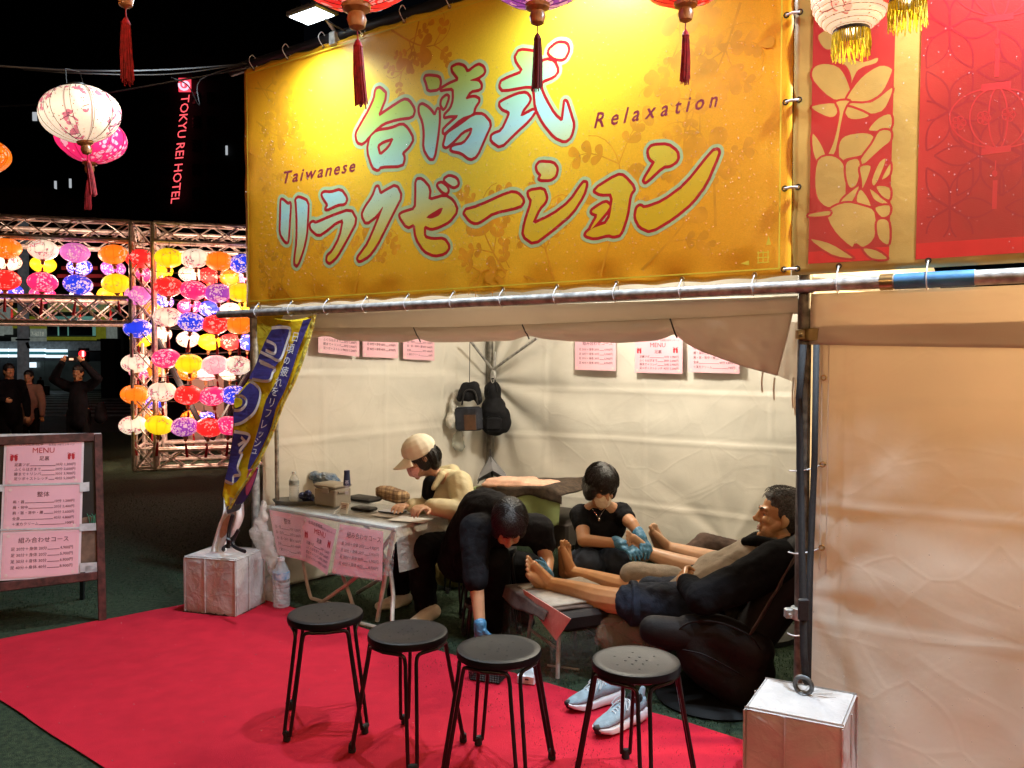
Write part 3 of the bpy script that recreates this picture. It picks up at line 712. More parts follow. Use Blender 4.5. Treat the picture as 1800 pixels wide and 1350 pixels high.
# eyelets and ties
mb = MB(); mt = MB(); ps = [(bpt(s, bz0 + .02, .004), -1) for s in [.1 + i * .317 for i in range(11)]] + [(bpt(s, bz1 - .02, .004), 1) for s in [.08 + i * .317 for i in range(11)]]
for p, sg in ps:
    mb.tube([p + FD * .009 * math.cos(w) + Vector((0, 0, .009 * math.sin(w))) for w in [i * math.pi / 4 for i in range(8)]], .003, 5, closed=True)
    top = Vector((p.x, p.y, EZ if sg < 0 else HZ3)); q = top + FN * .0
    mt.tube(pline([p, V3(p + FN * .028, (p.z + top.z) / 2), V3(p + FN * .036, top.z), V3(p + FN * .01, top.z + sg * .030), V3(p - FN * .02, top.z), V3(p - FN * .02, p.z)]), .0022, 5)
for z in (2.25, 2.6, 2.95):
    p = bpt(bs0 + .02, z, .004); mt.tube([p, p - FD * .03 - FN * .03, p - FD * .0 - FN * .07], .0022, 5)
pieces(mb, 'eyelet', brass, ban); pieces(mt, 'cable_tie', white_tie, ban)
# pale cords knotted where the flag is tied under the banner
mt = MB()
for (x, y) in ((500, 545), (555, 548)):
    c = FP(x, y, .05)
    for i in range(7):
        a = i * .9; mt.tube(pline([c, c + FD * .03 * math.cos(a) + Vector((0, 0, .02 * math.sin(a))) + FN * .01, c + FD * .055 * math.cos(a + .5) + Vector((0, 0, .012 * math.sin(a + .5) - .006))]), .0022, 5)
pieces(mt, 'knotted_cord', white_tie, ban)
droplets('rain_drops', lambda: bpt(random.uniform(.1, bs1 - .05), random.triangular(1.9, 3.3, 2.25), .0012), 2600, ban)

# ------------------------------------------------------------------ the red and gold banner next door
ban2 = empty('banner', P_R + FD * .08 + FN * BO + Vector((0, 0, 1.86)), 'red and gold banner with peony ornament on the neighbouring stall', 'banner')
s2 = (P_R - P_L).length + .02
gold_m = M('gold_print', (.50, .31, .075), .36, var=.14, vs=3, bump=.06, bs=260, wrinkle=.12, ws=5)
redp_m = M('red_print', (.44, .020, .018), .36, var=.12, vs=3, bump=.06, bs=260); redb_m = M('bright_red_print', (.62, .015, .015), .36, var=.05)
faint_m = M('faint_red_print', (.52, .020, .024), .36, var=0); petal_m = M('dark_petal_print', (.32, .010, .018), .36, var=0)
def b2(u, v):
    s, z = lerp(3.419, s2 + 3.0, u), lerp(1.875, 3.372, v); e = u * 3; f = v * 1.5
    k = max(0, 1 - min(e, f) / .055)
    return bpt(s, z, .0005 + .006 * k * noise.noise(Vector((s * 9, z * 9, 4))))
grid('printed_sheet', b2, 130, 60, gold_m, ban2, thick=.0012)
c5 = lambda p: (1350 + p[0] / 2.411, p[1] / 2.411)
def B2(p, off): x, y = c5(p); return FP(x, y, BO + off)
mb = MB(); mb.poly([B2(p, .0030) for p in ((196, -60), (545, -60), (512, 1100), (170, 1118))]); mb.build('red_panel', redp_m, ban2, smooth=False)
mb = MB(); mb.poly([B2(p, .0030) for p in ((657, -80), (1500, -80), (1500, 1044), (625, 1100))]); mb.build('red_panel', redp_m, ban2, smooth=False)
mb = MB(); mb.poly([B2(p, .00312) for p in ((629, 1032), (1500, 975), (1500, 1044), (625, 1100))]); mb.poly([B2(p, .00312) for p in ((172, 1068), (514, 1045), (512, 1100), (170, 1118))]); mb.build('bright_band', redb_m, ban2, smooth=False)
PET = [[(215,150),(280,120),(305,150),(270,205),(235,200)], [(280,262),(330,245),(400,262),(455,245),(450,272),(380,300),(345,390),(352,330),(330,280)], [(198,295),(240,275),(300,290),(335,350),(340,405),(275,415),(200,345)], [(345,405),(400,330),(470,285),(535,295),(535,320),(480,390),(420,425),(350,430)], [(350,435),(440,430),(535,375),(530,410),(480,470),(400,478)], [(195,448),(285,438),(290,480),(260,497),(200,470)], [(330,450),(425,485),(390,505),(340,500)],
 [(285,430),(350,425),(325,470),(290,640),(262,668),(245,668),(275,600),(300,480)], [(430,545),(470,500),(530,487),(530,545),(450,555)], [(190,570),(225,610),(245,670),(215,695),(190,640)], [(305,620),(330,580),(400,567),(440,580),(445,620),(400,655),(335,670),(312,690)], [(440,610),(470,560),(528,560),(525,600),(480,630),(400,700),(400,665)],
 [(215,690),(270,670),(315,700),(325,760),(320,840),(270,870),(225,850),(205,790)], [(335,690),(380,678),(390,720),(375,780),(345,790),(330,740)], [(390,710),(435,705),(425,750),(400,800),(395,760)], [(440,760),(470,690),(500,680),(470,760),(450,785)], [(480,760),(525,690),(523,740)], [(435,800),(500,850),(515,870),(470,860),(445,840)], [(460,790),(522,795),(515,845),(480,830)], [(310,850),(345,815),(385,790),(360,850),(325,862)], [(375,850),(395,805),(430,850),(435,890),(405,890)],
 [(262,905),(330,868),(400,880),(445,905),(445,1000),(400,1040),(370,1025),(355,1040),(290,980)], [(455,880),(515,870),(515,910),(480,920)], [(460,950),(480,930),(515,945),(512,1030),(470,1010)], [(180,905),(255,892),(255,915),(180,920)], [(185,1018),(260,1030),(330,1070),(355,1112),(270,1080)], [(405,1055),(460,1060),(505,1100),(440,1105)]]
mb = MB()
for i, p in enumerate(PET):                                       # petals overlap, each edged with a red line
    cx_, cy_ = sum(q[0] for q in p) / len(p), sum(q[1] for q in p) / len(p); kk = 1 if i == 7 else 1.13
    q = pline([(min(max(cx_ + (x - cx_) * kk, 190 - (y * .02)), 530 - y * .015), min(cy_ + (y - cy_) * kk, 1098), 0) for x, y in p], 3, True); z_ = .00318 + .000006 * i
    pp = [B2((v.x, v.y), z_) for v in q]; mb.poly(pp, mi=0)
    for j in range(len(pp)):
        a_, b_ = pp[j] + FN * (.000003 + .00000002 * j), pp[(j + 1) % len(pp)] + FN * (.000003 + .00000002 * j); t_ = b_ - a_
        if t_.length > 1e-5: n_ = t_.cross(FN).normalized() * .0042; mb.add([a_ - n_, b_ - n_, b_ + n_, a_ + n_], [[0, 1, 2, 3]], 1)
mb.build('peony_print', [gold_m, redp_m], ban2, smooth=False)
mb = MB(); i = 0
for (cx, cy) in ((770, 470), (770, 880), (1080, 660), (1080, 300), (900, 660), (770, 120), (1200, 880)):
    for k in range(6):
        a = k * math.pi / 3; pts = []
        for sg in (1, -1):
            for t in range(9): tt = t / 8 if sg > 0 else 1 - t / 8; pts.append((cx + 195 * tt * math.cos(a) - sg * 42 * math.sin(math.pi * tt) * math.sin(a), cy + 195 * tt * math.sin(a) + sg * 42 * math.sin(math.pi * tt) * math.cos(a)))
        for j in range(len(pts)):
            i += 1; p, q = pts[j], pts[(j + 1) % len(pts)]
            if p[0] < 662 or q[0] < 662 or p[1] > 1010 or q[1] > 1010 or (p[0] - q[0]) ** 2 + (p[1] - q[1]) ** 2 < 1: continue
            mb.strip([B2(p, .00320 + (i % 60) * .000001), B2(q, .00320 + (i % 60) * .000001)], .006, FN)
mb.build('petal_ring_print', petal_m, ban2, smooth=False)
mb = MB()
def fl(pts, w=.006): mb.strip([B2(p, .00335) for p in pts], w, FN)
for (cx, cy) in ((975, 500), (985, -60)):
    for rx in (205, 120, 40): fl([(cx + rx * math.cos(t * math.pi / 16), cy + 128 * math.sin(t * math.pi / 16)) for t in range(33)], .005)
    for (dx, dy) in ((-165, 20), (-60, 0), (45, -15)):
        for k in range(5): a = k * 1.257; fl([(cx + dx + 16 * math.cos(a) + 14 * math.cos(a + t * .9), cy + dy + 16 * math.sin(a) + 14 * math.sin(a + t * .9)) for t in range(8)], .004)
    for (yy, hh) in ((-150, 30), (122, 28)): mb.poly([B2(p, .00338) for p in ((cx - 70, cy + yy + 8), (cx + 55, cy + yy - 8), (cx + 55, cy + yy + hh - 8), (cx - 72, cy + yy + hh + 8))])
    fl([(cx - 10, cy + 180), (cx - 14, cy + 250)], .004); mb.poly([B2(p, .00340) for p in ((cx - 22, cy + 265), (cx - 2, cy + 263), (cx - 6, cy + 385), (cx - 26, cy + 387))])
    mb.poly([B2((cx - 14 + 12 * math.cos(t), cy + 235 + 14 * math.sin(t)), .00342) for t in [j * .6283 for j in range(10)]])
mb.build('lantern_drawing', faint_m, ban2, smooth=False)
mb = MB(); mt = MB()
for s in [s2 + .12 + i * .31 for i in range(6)]:
    p = bpt(s, 1.90, .012); mb.tube([p + FD * .009 * math.cos(w) + Vector((0, 0, .009 * math.sin(w))) for w in [i * math.pi / 4 for i in range(8)]], .003, 5, closed=True)
    mt.tube(pline([p, V3(p + FN * .030, 1.86), V3(p + FN * .034, 1.825), V3(p + FN * .01, 1.795), V3(p - FN * .02, 1.83)]), .0025, 5)
for z in (1.90, 2.22, 2.56, 2.90, 3.22):
    a, b = bpt(bs1 - .024, z, .012), bpt(3.443, z, .012)
    for p in (a, b): mb.tube([p + FD * .010 * math.cos(w) + Vector((0, 0, .010 * math.sin(w))) for w in [i * math.pi / 4 for i in range(8)]], .0035, 5, closed=True)
    mt.tube([a, lerp(a, b, .5) + FN * .008, b], .005, 6)
pieces(mb, 'eyelet', M('dark_eyelet', (.05, .04, .03), .4, .8), ban2); pieces(mt, 'cable_tie', white_tie, ban2)
droplets('rain_drops', lambda: bpt(random.uniform(s2 + .05, s2 + 1.5), random.triangular(1.9, 3.3, 2.1), .0045), 420, ban2)

# ------------------------------------------------------------------ floodlights on the top pipe
lens_m = M('lit_led_panel', (.80, .93, 1.0), .3, var=0, emit=7); case_m = M('floodlight_case', (.10, .105, .11), .4, .4)
fl_lab = ('slim white floodlight clamped to the top pipe at the hotel-sign end of the golden banner', 'floodlight above the middle of the golden banner, over the relaxation lettering', 'floodlight above the red peony banner')
for i, (p, h) in enumerate(FLOOD):
    t = empty('floodlight', p, fl_lab[i], 'floodlight', 'floodlights on the top pipe')
    dn = (Vector((0, 0, -1)) + FN * (.25 if i == 0 else .2)).normalized(); m3 = frame_of(FN, -dn)
    mb = MB(); mb.box(h + dn * -.012, (.25, .17, .030), m3, bev=.008)
    for k in range(6): mb.box(h - dn * .035 + m3 @ Vector((-.1 + k * .04, 0, 0)), (.006, .13, .02), m3)
    mb.build('case', case_m, t)
    mb = MB(); mb.box(h + dn * .005, (.215, .135, .006), m3); mb.build('lens', lens_m, t)
    mb = MB(); mb.tube([p + Vector((0, 0, .0)), p + FN * .05 + Vector((0, 0, .04)), h - dn * .03 - FN * .08], .010, 8)
    mb.box(p + Vector((0, 0, -.02)) + FN * .03, (.05, .05, .08), m3, bev=.006); mb.build('bracket', steel, t)
    mb = MB(); mb.tube(pline([h - dn * .04, p + FN * .1 + FD * .06 + Vector((0, 0, .03)), p + FD * .1]), .005, 6); mb.build('cable', dark, t)
# ------------------------------------------------------------------ street behind: dark buildings, shop, signs
def bx(mb, x0, x1, y0, y1, Y, depth=1.0, mi=0):
    """box whose street face fills the photo rectangle at distance Y"""
    a, b = At(x0, y1, Y), At(x1, y0, Y)
    return mb.box(((a.x + b.x) / 2, Y + depth / 2, (a.z + b.z) / 2), (abs(b.x - a.x), depth, abs(b.z - a.z)), mi=mi)
night = M('night_wall', (.012, .013, .018), .8, var=.4, vs=.2); nwin = M('dark_window', (.010, .011, .014), .2, var=.3)
lit = M('lit_slit', (.75, .8, .85), .5, var=0, emit=.55)
hotel = empty('hotel_tower', At(285, 690, 58), 'tall dark hotel tower behind the lantern gate', 'building')
mb = MB(); a, b = At(172, 700, 58), At(440, 700, 58); mb.box(((a.x + b.x) / 2, 66, 16), (b.x - a.x, 16, 33)); mb.build('wall', night, hotel, smooth=False)
slits = {(398, 264): 1}
for r in range(14):
    for c in range(8):
        x = 182 + c * 26; y = -90 + r * 42
        if 300 < x < 336: continue
        f = bx(MB(), x, x + 12, y, y + 20, 57.9, .08).build('window', nwin, hotel, smooth=False)
for (x, y) in ((398, 264), (123, 322), (97, 326)): bx(MB(), x - 1.6, x + 1.6, y - 8, y + 8, 57.8, .08).build('lit_window', lit, hotel, smooth=False)
annex = empty('office_block', At(60, 690, 75), 'black office block behind the white floral lantern', 'building')
mb = MB(); a, b = At(-80, 700, 75), At(171, 700, 75); mb.box(((a.x + b.x) / 2, 80, 18), (b.x - a.x, 10, 36)); mb.build('wall', night, annex, smooth=False)
bx(MB(), 57, 64, 197, 212, 74.9, .1).build('lit_window', lit, annex, smooth=False)
low = empty('low_building', At(20, 690, 42), 'low brown building seen above the lantern gate', 'building')
mb = MB(); bx(mb, -160, 74, 328, 690, 42, 6); mb.build('wall', M('brown_wall', (.10, .045, .025), .8, var=.2, vs=.5), low, smooth=False)
mb = MB(); bx(mb, -160, 76, 324, 329, 41.9, 6.3); mb.build('parapet', night, low, smooth=False)
# vertical neon hotel sign
neon = M('red_neon', (1.0, .10, .12), .5, var=0, emit=1.5); neon_w = M('pale_neon', (1.0, .62, .80), .5, var=0, emit=1.3)
sg = empty('hotel_sign', At(318, 260, 57), 'red neon vertical hotel name sign on the dark tower', 'sign')
mb = MB(); p0, p1 = (330, 168), (311, 358); vs, fs, w = text2d('TOKYU REI HOTEL')
def sgn(u, v, off=0):                                    # u along the sign downwards, v towards the letters' tops (image right)
    x = lerp(p0[0], p1[0], u) - 11 + v * 20 + (1 - u) * 0; y = lerp(p0[1], p1[1], u) - v * 2; return At(x, y, 57.4 - off)
mb.add([sgn(v.x / w, v.y * 1.05) for v in vs], fs); pieces(mb, 'letter', neon, sg, False)
mb = MB(); bx(mb, 314, 335, 137, 161, 57.5, .1); mb.build('emblem_plate', M('neon_red_plate', (1, .06, .10), .5, var=0, emit=1.1), sg, smooth=False)
mb = MB(); mb.strip([At(325 + (2 + t * .62) * math.cos(t * .55 + 2), 149 + (2 + t * .62) * math.sin(t * .55 + 2), 57.35) for t in range(15)], .16, (0, -1, 0)); mb.build('swirl_emblem', neon_w, sg, smooth=False)
# shop front over the road
shop = empty('shop_building', At(100, 690, 40), 'corner shop building over the road with olive window signs and a lit white fascia', 'building')
grey = M('shop_grey', (.055, .06, .062), .6, var=.3, vs=1.5, emit=.0); ol = M('olive_sign', (.24, .25, .02), .5, var=.1, emit=.35); pale = M('pale_sign', (.30, .34, .30), .5, var=.1, emit=.35)
mb = MB(); bx(mb, -120, 215, 440, 705, 40, 8); mb.build('wall', M('shop_wall', (.045, .05, .052), .7, var=.3, vs=.8), shop, smooth=False)
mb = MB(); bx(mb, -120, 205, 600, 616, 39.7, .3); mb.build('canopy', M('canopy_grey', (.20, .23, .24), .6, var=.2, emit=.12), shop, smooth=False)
for (x0, x1, y0, y1, m) in ((-40, 4, 540, 590, pale), (6, 20, 540, 588, pale), (22, 32, 542, 577, ol), (52, 80, 556, 578, ol), (53, 80, 578, 592, pale), (82, 168, 592, 598, ol), (169, 184, 556, 596, ol), (187, 204, 560, 598, pale), (20, 80, 593, 602, pale), (40, 82, 500, 520, pale), (84, 200, 520, 548, M('advert', (.25, .22, .05), .5, var=.9, vs=3, emit=.5, col2=(.06, .15, .12)))):
    f = MB(); bx(f, x0, x1, y0, y1, 39.85, .1); f.build('sign_panel', m, shop, smooth=False)
gl = M('lit_glass', (.10, .24, .20), .2, var=.2, vs=1, emit=.7)
for (x0, x1) in ((84, 102), (104, 119), (121, 166)):
    f = MB(); bx(f, x0, x1, 556, 590, 39.86, .1); w_ = f.build('window', gl, shop, smooth=False)
    f = MB(); bx(f, x0, x0 + (x1 - x0) * .9, 574, 590, 39.8, .05); bx(f, x0 + 3, x0 + 7, 562, 580, 39.8, .05); f.build('furniture', night, w_, smooth=False)
tube_m = M('lit_tube', (.75, .90, 1.0), .4, var=0, emit=1.3); teal = M('teal_stripe', (.02, .18, .20), .5, var=0, emit=.3)
mb = MB()
for i, (y0, y1) in enumerate(((613, 618), (623, 628))):
    for (x0, x1) in ((-60, 14), (16, 78), (80, 116)): bx(mb, x0, x1, y0 + (x0 > 70) * 1, y1 + (x0 > 70) * 1, 39.3, .15)
mb.build('lit_fascia', tube_m, shop, smooth=False)
mb = MB(); bx(mb, -60, 116, 618.5, 622.5, 39.35, .2); mb.build('fascia_stripe', teal, shop, smooth=False)
for (x0, x1) in ((60, 78), (80, 176)): mb = MB(); bx(mb, x0, x1, 635, 690, 39.9, .05); mb.build('shop_window', M('dim_glass', (.06, .075, .07), .25, var=.3, vs=1, emit=.10), shop, smooth=False)
mb = MB(); bx(mb, 48, 62, 637, 646, 39.7, .1); mb.build('lit_notice', tube_m, shop, smooth=False)
vs, fs, w = text2d('entto.1'); mb = MB(); mb.add([At(54 + v.x / w * 23, 569 - v.y * 8, 39.8) for v in vs], fs); vs, fs, w = text2d('7-6218'); mb.add([At(55 + v.x / w * 22, 590 - v.y * 10, 39.8) for v in vs], fs); mb.build('sign_lettering', M('sign_ink', (.6, .6, .5), .5, emit=.4), shop, smooth=False)
red_sign = M('red_sign', (.30, .02, .02), .5, var=.5, vs=2, emit=.45)
for (x0, x1, y0, y1) in ((28, 38, 472, 500), (12, 20, 466, 488), (108, 170, 468, 474), (100, 200, 482, 488), (150, 205, 497, 503)):
    f = MB(); bx(f, x0, x1, y0, y1, 39.7, .08); f.build('sign_panel', red_sign, shop, smooth=False)
# pole, signal, bollard
pl = empty('utility_pole', G(41, 720), 'pale grey utility pole standing at the kerb before the shop', 'pole')
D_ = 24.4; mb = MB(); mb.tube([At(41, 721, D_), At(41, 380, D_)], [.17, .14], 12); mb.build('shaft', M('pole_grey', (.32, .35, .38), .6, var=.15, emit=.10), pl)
mb = MB(); mb.tube([At(28, 597, D_ - .2), At(52, 597, D_ - .2)], .03, 6); mb.tube([At(47, 602, D_ - .2), At(51, 612, D_ - .2)], .04, 6); mb.build('crossarm', dark, pl)
ts = empty('traffic_signal', At(190, 705, 30), 'pedestrian signal showing red on a dark post', 'traffic signal')
mb = MB(); bx(mb, 178, 201, 595, 700, 30, .5); mb.build('post', night, ts, smooth=False)
mb = MB(); mb.tube([At(150, 617, 30), At(180, 618, 30)], .03, 6); bx(mb, 138, 151, 612, 636, 30, .25); mb.build('housing', dark, ts)
mb = MB(); mb.lathe([(0.001, 0), (.13, .01), (.13, .03)], At(145, 622, 29.98), 14, Vector((0, -1, 0)).to_track_quat('Z', 'Y').to_matrix()); mb.build('red_lamp', M('signal_red', (1, .02, .03), .4, var=0, emit=2.0), ts)
mb = MB(); bx(mb, 144, 147, 617, 627, 29.9, .03); mb.build('figure_symbol', M('signal_white', (1, .6, .55), .4, var=0, emit=2), ts)
mb = MB(); mb.tube([At(82, 694, 34), At(82, 678, 34)], .12, 8); tag(mb.build('bollard', dark, origin=At(82, 694, 34)), 'dark bollard on the far pavement beside the crosswalk', 'bollard')
# ================================================================== LANTERN GATE: aluminium box truss
alu = M('aluminium_truss', (.58, .51, .46), .42, .3, var=.2, vs=20)
TA = Vector((-5.09, 11.1, 0)); TX = Vector((2.97, .9, 0)).normalized(); TY = Vector((-TX.y, TX.x, 0))     # along the gate; away from the street
def tp(x, y, z): return TA + TX * x + TY * y + Vector((0, 0, z))
gate = empty('lantern_gate', tp(0, 0, 0), 'aluminium box truss gate hung with rows of coloured lanterns', 'truss gate')
def truss(name, p, q, w1, w2, e1, e2, bay=.34):
    """four chords and zigzag lacing; e1, e2: section axes"""
    mb = MB(); L = (q - p).length; n = max(2, round(L / bay)); cs = [p + e1 * a * w1 + e2 * b * w2 for a, b in ((0, 0), (1, 0), (1, 1), (0, 1))]; d = q - p
    for c in cs: mb.tube([c, c + d], .024, 7)
    mb.build(name, alu, gate); o = None
    mb = MB()
    for k in range(4):
        a, b = cs[k], cs[(k + 1) % 4]
        for i in range(n):
            x, y = (a, b) if i % 2 == 0 else (b, a)
            mb.tube([x + d * (i / n), y + d * ((i + 1) / n)], .010, 5, caps=False)
            if k % 2 == 0 and i % 2 == 0: mb.tube([y + d * (i / n), x + d * ((i + 1) / n)], .010, 5, caps=False)
    mb.build('lacing', alu, gate)
    for t in (0, 1): MB().tube([c + d * t for c in cs], .016, 6, closed=True).build('end_frame', alu, gate)
zT = 3.37; Z = Vector((0, 0, 1)); dep = 1.05
for yy in (0, dep):
    truss('column_truss', tp(-.02, yy, .02), tp(-.02, yy, zT), .27, .27, TX, TY)
    truss('column_truss', tp(1.75, yy, .02), tp(1.75, yy, zT), .27, .27, TX, TY)
    truss('base_truss', tp(.27, yy, .03), tp(1.75, yy, .03), .25, .22, Z, TY)
    truss('top_truss', tp(.27, yy, zT - .25), tp(1.75, yy, zT - .25), .25, .25, Z, TY)
    truss('top_truss', tp(-3.6, yy, zT - .25), tp(-.02, yy, zT - .25), .25, .25, Z, TY)
    truss('lower_truss', tp(-3.6, yy, 2.02), tp(-.04, yy, 2.02), .33, .25, Z, TY)
for x in (-.02, 1.75):
    truss('tie_truss', tp(x, .27, .03), tp(x, dep, .03), .25, .22, Z, TX); truss('tie_truss', tp(x, .27, zT - .25), tp(x, dep, zT - .25), .25, .25, Z, TX)
mb = MB()
for (a, b) in (((276, 596), (366, 772)), ((446, 640), (372, 772))): mb.tube([At(*a, 12.0), At(*b, 12.0)], .045, 8)
mb.build('black_brace', dark, gate)
mb = MB()
for z in (.95, 1.28, 1.62, 1.98, 2.35, 2.72, 3.0):
    for y in (.12, dep + .12): mb.tube(pline([tp(.27, y, z), tp(.8, y, z - .02), tp(1.3, y, z + .01), tp(1.75, y, z)]), .005, 5)
mb.build('lantern_wire', dark, gate)
for (x, z) in ((.55, 1.0), (.55, 2.2), (1.25, 1.6), (1.3, 2.7), (-.9, 2.75), (-2.3, 2.75)):
    lamp('lantern_light', 'POINT', tp(x, .62, z), 44, (1.0, .70, .50), .10)  # added lamps hung free between the layers, standing in for the lanterns' light
booth = empty('booth', At(362, 822, 13.6), 'small pale booth wrapped in sheeting behind the lantern wall', 'booth')
pink_w = M('pale_sheeting', (.72, .55, .46), .5, var=.08, vs=2, wrinkle=.4, ws=3)
mb = MB(); bx(mb, 331, 393, 648, 810, 13.6, .9); mb.build('sheeting', pink_w, booth, smooth=False)
mb = MB(); mb.box(At(362, 760, 13.52), (.50, .06, .55), bev=.02); mb.build('door_flap', pink_w, booth); mb = MB(); bx(mb, 393, 404, 648, 800, 13.9, .5); mb.build('shade_side', M('booth_side', (.20, .18, .16), .6), booth, smooth=False)  # the booth's shaded side is put into a darker grey box

# ------------------------------------------------------------------ silk lanterns
def silk(name, base, petal, speck, e, cut=.40, cl=.50):
    m = bpy.data.materials.new(name); m.use_nodes = True; nt = m.node_tree; b = nt.nodes['Principled BSDF']
    tc = nt.nodes.new('ShaderNodeTexCoord'); oi = nt.nodes.new('ShaderNodeObjectInfo')
    ml = nt.nodes.new('ShaderNodeMath'); ml.operation = 'MULTIPLY'; ml.inputs[1].default_value = 37; nt.links.new(oi.outputs['Random'], ml.inputs[0])
    ad = nt.nodes.new('ShaderNodeVectorMath'); ad.operation = 'ADD'; nt.links.new(tc.outputs['Object'], ad.inputs[0]); nt.links.new(ml.outputs[0], ad.inputs[1])
    def vor(scale, lim):
        v = nt.nodes.new('ShaderNodeTexVoronoi'); v.inputs['Scale'].default_value = scale; nt.links.new(ad.outputs[0], v.inputs['Vector'])
        t = nt.nodes.new('ShaderNodeMath'); t.operation = 'LESS_THAN'; t.inputs[1].default_value = lim; nt.links.new(v.outputs['Distance'], t.inputs[0]); return t
    ns = nt.nodes.new('ShaderNodeTexNoise'); ns.inputs['Scale'].default_value = 7; nt.links.new(ad.outputs[0], ns.inputs['Vector'])
    nm = nt.nodes.new('ShaderNodeMath'); nm.operation = 'GREATER_THAN'; nm.inputs[1].default_value = cl; nt.links.new(ns.outputs[0], nm.inputs[0])
    def mix(a, bcol, fac):
        x = nt.nodes.new('ShaderNodeMix'); x.data_type = 'RGBA'; nt.links.new(fac, x.inputs[0]); x.inputs[7].default_value = (*bcol, 1)
        if isinstance(a, tuple): x.inputs[6].default_value = (*a, 1)
        else: nt.links.new(a, x.inputs[6])
        return x.outputs[2]
    f1 = nt.nodes.new('ShaderNodeMath'); f1.operation = 'MULTIPLY'; nt.links.new(vor(34, cut).outputs[0], f1.inputs[0]); nt.links.new(nm.outputs[0], f1.inputs[1])
    c = mix(base, petal, f1.outputs[0])
    ve = nt.nodes.new('ShaderNodeTexVoronoi'); ve.feature = 'DISTANCE_TO_EDGE'; ve.inputs['Scale'].default_value = 11; nt.links.new(ad.outputs[0], ve.inputs['Vector'])
    le = nt.nodes.new('ShaderNodeMath'); le.operation = 'LESS_THAN'; le.inputs[1].default_value = .022; nt.links.new(ve.outputs[0], le.inputs[0])
    br = nt.nodes.new('ShaderNodeMath'); br.operation = 'MULTIPLY'; nt.links.new(le.outputs[0], br.inputs[0]); nt.links.new(nm.outputs[0], br.inputs[1]); c = mix(c, speck, br.outputs[0])
    big = nt.nodes.new('ShaderNodeMath'); big.operation = 'MULTIPLY'; nt.links.new(vor(13, .30).outputs[0], big.inputs[0]); nt.links.new(nm.outputs[0], big.inputs[1]); c = mix(c, tuple(p * .9 for p in petal), big.outputs[0])
    c = mix(c, speck, vor(52, .17).outputs[0])
    sx = nt.nodes.new('ShaderNodeSeparateXYZ'); nt.links.new(tc.outputs['Object'], sx.inputs[0])
    at = nt.nodes.new('ShaderNodeMath'); at.operation = 'ARCTAN2'; nt.links.new(sx.outputs[1], at.inputs[0]); nt.links.new(sx.outputs[0], at.inputs[1])
    pp = nt.nodes.new('ShaderNodeMath'); pp.operation = 'PINGPONG'; pp.inputs[1].default_value = math.pi / 10; nt.links.new(at.outputs[0], pp.inputs[0])
    lt = nt.nodes.new('ShaderNodeMath'); lt.operation = 'LESS_THAN'; lt.inputs[1].default_value = .022; nt.links.new(pp.outputs[0], lt.inputs[0])
    rf = nt.nodes.new('ShaderNodeMath'); rf.operation = 'MULTIPLY'; rf.inputs[1].default_value = .6; nt.links.new(lt.outputs[0], rf.inputs[0]); c = mix(c, speck, rf.outputs[0])
    az = nt.nodes.new('ShaderNodeMath'); az.operation = 'ABSOLUTE'; nt.links.new(sx.outputs[2], az.inputs[0])        # silk nearest the bulb's height shines most
    es = nt.nodes.new('ShaderNodeMapRange'); es.inputs[1].default_value = .01; es.inputs[2].default_value = .14; es.inputs[3].default_value = e * 1.18; es.inputs[4].default_value = e * .72; nt.links.new(az.outputs[0], es.inputs[0])
    nt.links.new(c, b.inputs['Base Color']); nt.links.new(c, b.inputs['Emission Color']); nt.links.new(es.outputs[0], b.inputs['Emission Strength']); b.inputs['Roughness'].default_value = .5
    return m
SILK = {
 'white': silk('white_silk', (1, .80, .58), (.72, .20, .24), (.16, .06, .08), 1.02, .42, .50),
 'yellow': silk('yellow_silk', (1, .66, .01), (.95, .35, .06), (.25, .08, .0), 1.15, .34, .58),
 'red': silk('red_silk', (1, .020, .018), (1, .32, .26), (.75, .02, .02), 1.15, .38, .52),
 'pink': silk('pink_silk', (1, .025, .16), (1, .40, .48), (.80, .02, .10), 1.1, .42, .48),
 'orange': silk('orange_silk', (1, .19, .010), (1, .42, .22), (.75, .08, .0), 1.15, .36, .55),
 'purple': silk('purple_silk', (.34, .055, .40), (.95, .45, .55), (.22, .03, .28), 1.0, .44, .45),
 'blue': silk('blue_silk', (.020, .045, .70), (.85, .55, .72), (.02, .03, .45), 1.15, .46, .44),
 'lilac': silk('lilac_silk', (.75, .16, .50), (1, .48, .55), (.45, .08, .3), 1.0, .42, .48),
 'pale pink': silk('pale_pink_silk', (1, .42, .44), (1, .62, .58), (.7, .2, .24), 1.05, .42, .5),
}
wood = M('turned_wood', (.36, .15, .045), .35, var=.2, vs=30); tass = M('red_tassel', (.36, .008, .014), .75, var=.3, vs=60); silver = M('bead_silver', (.7, .68, .6), .25, .8)
wire_m = M('lantern_wire', (.03, .028, .026), .5, .5)
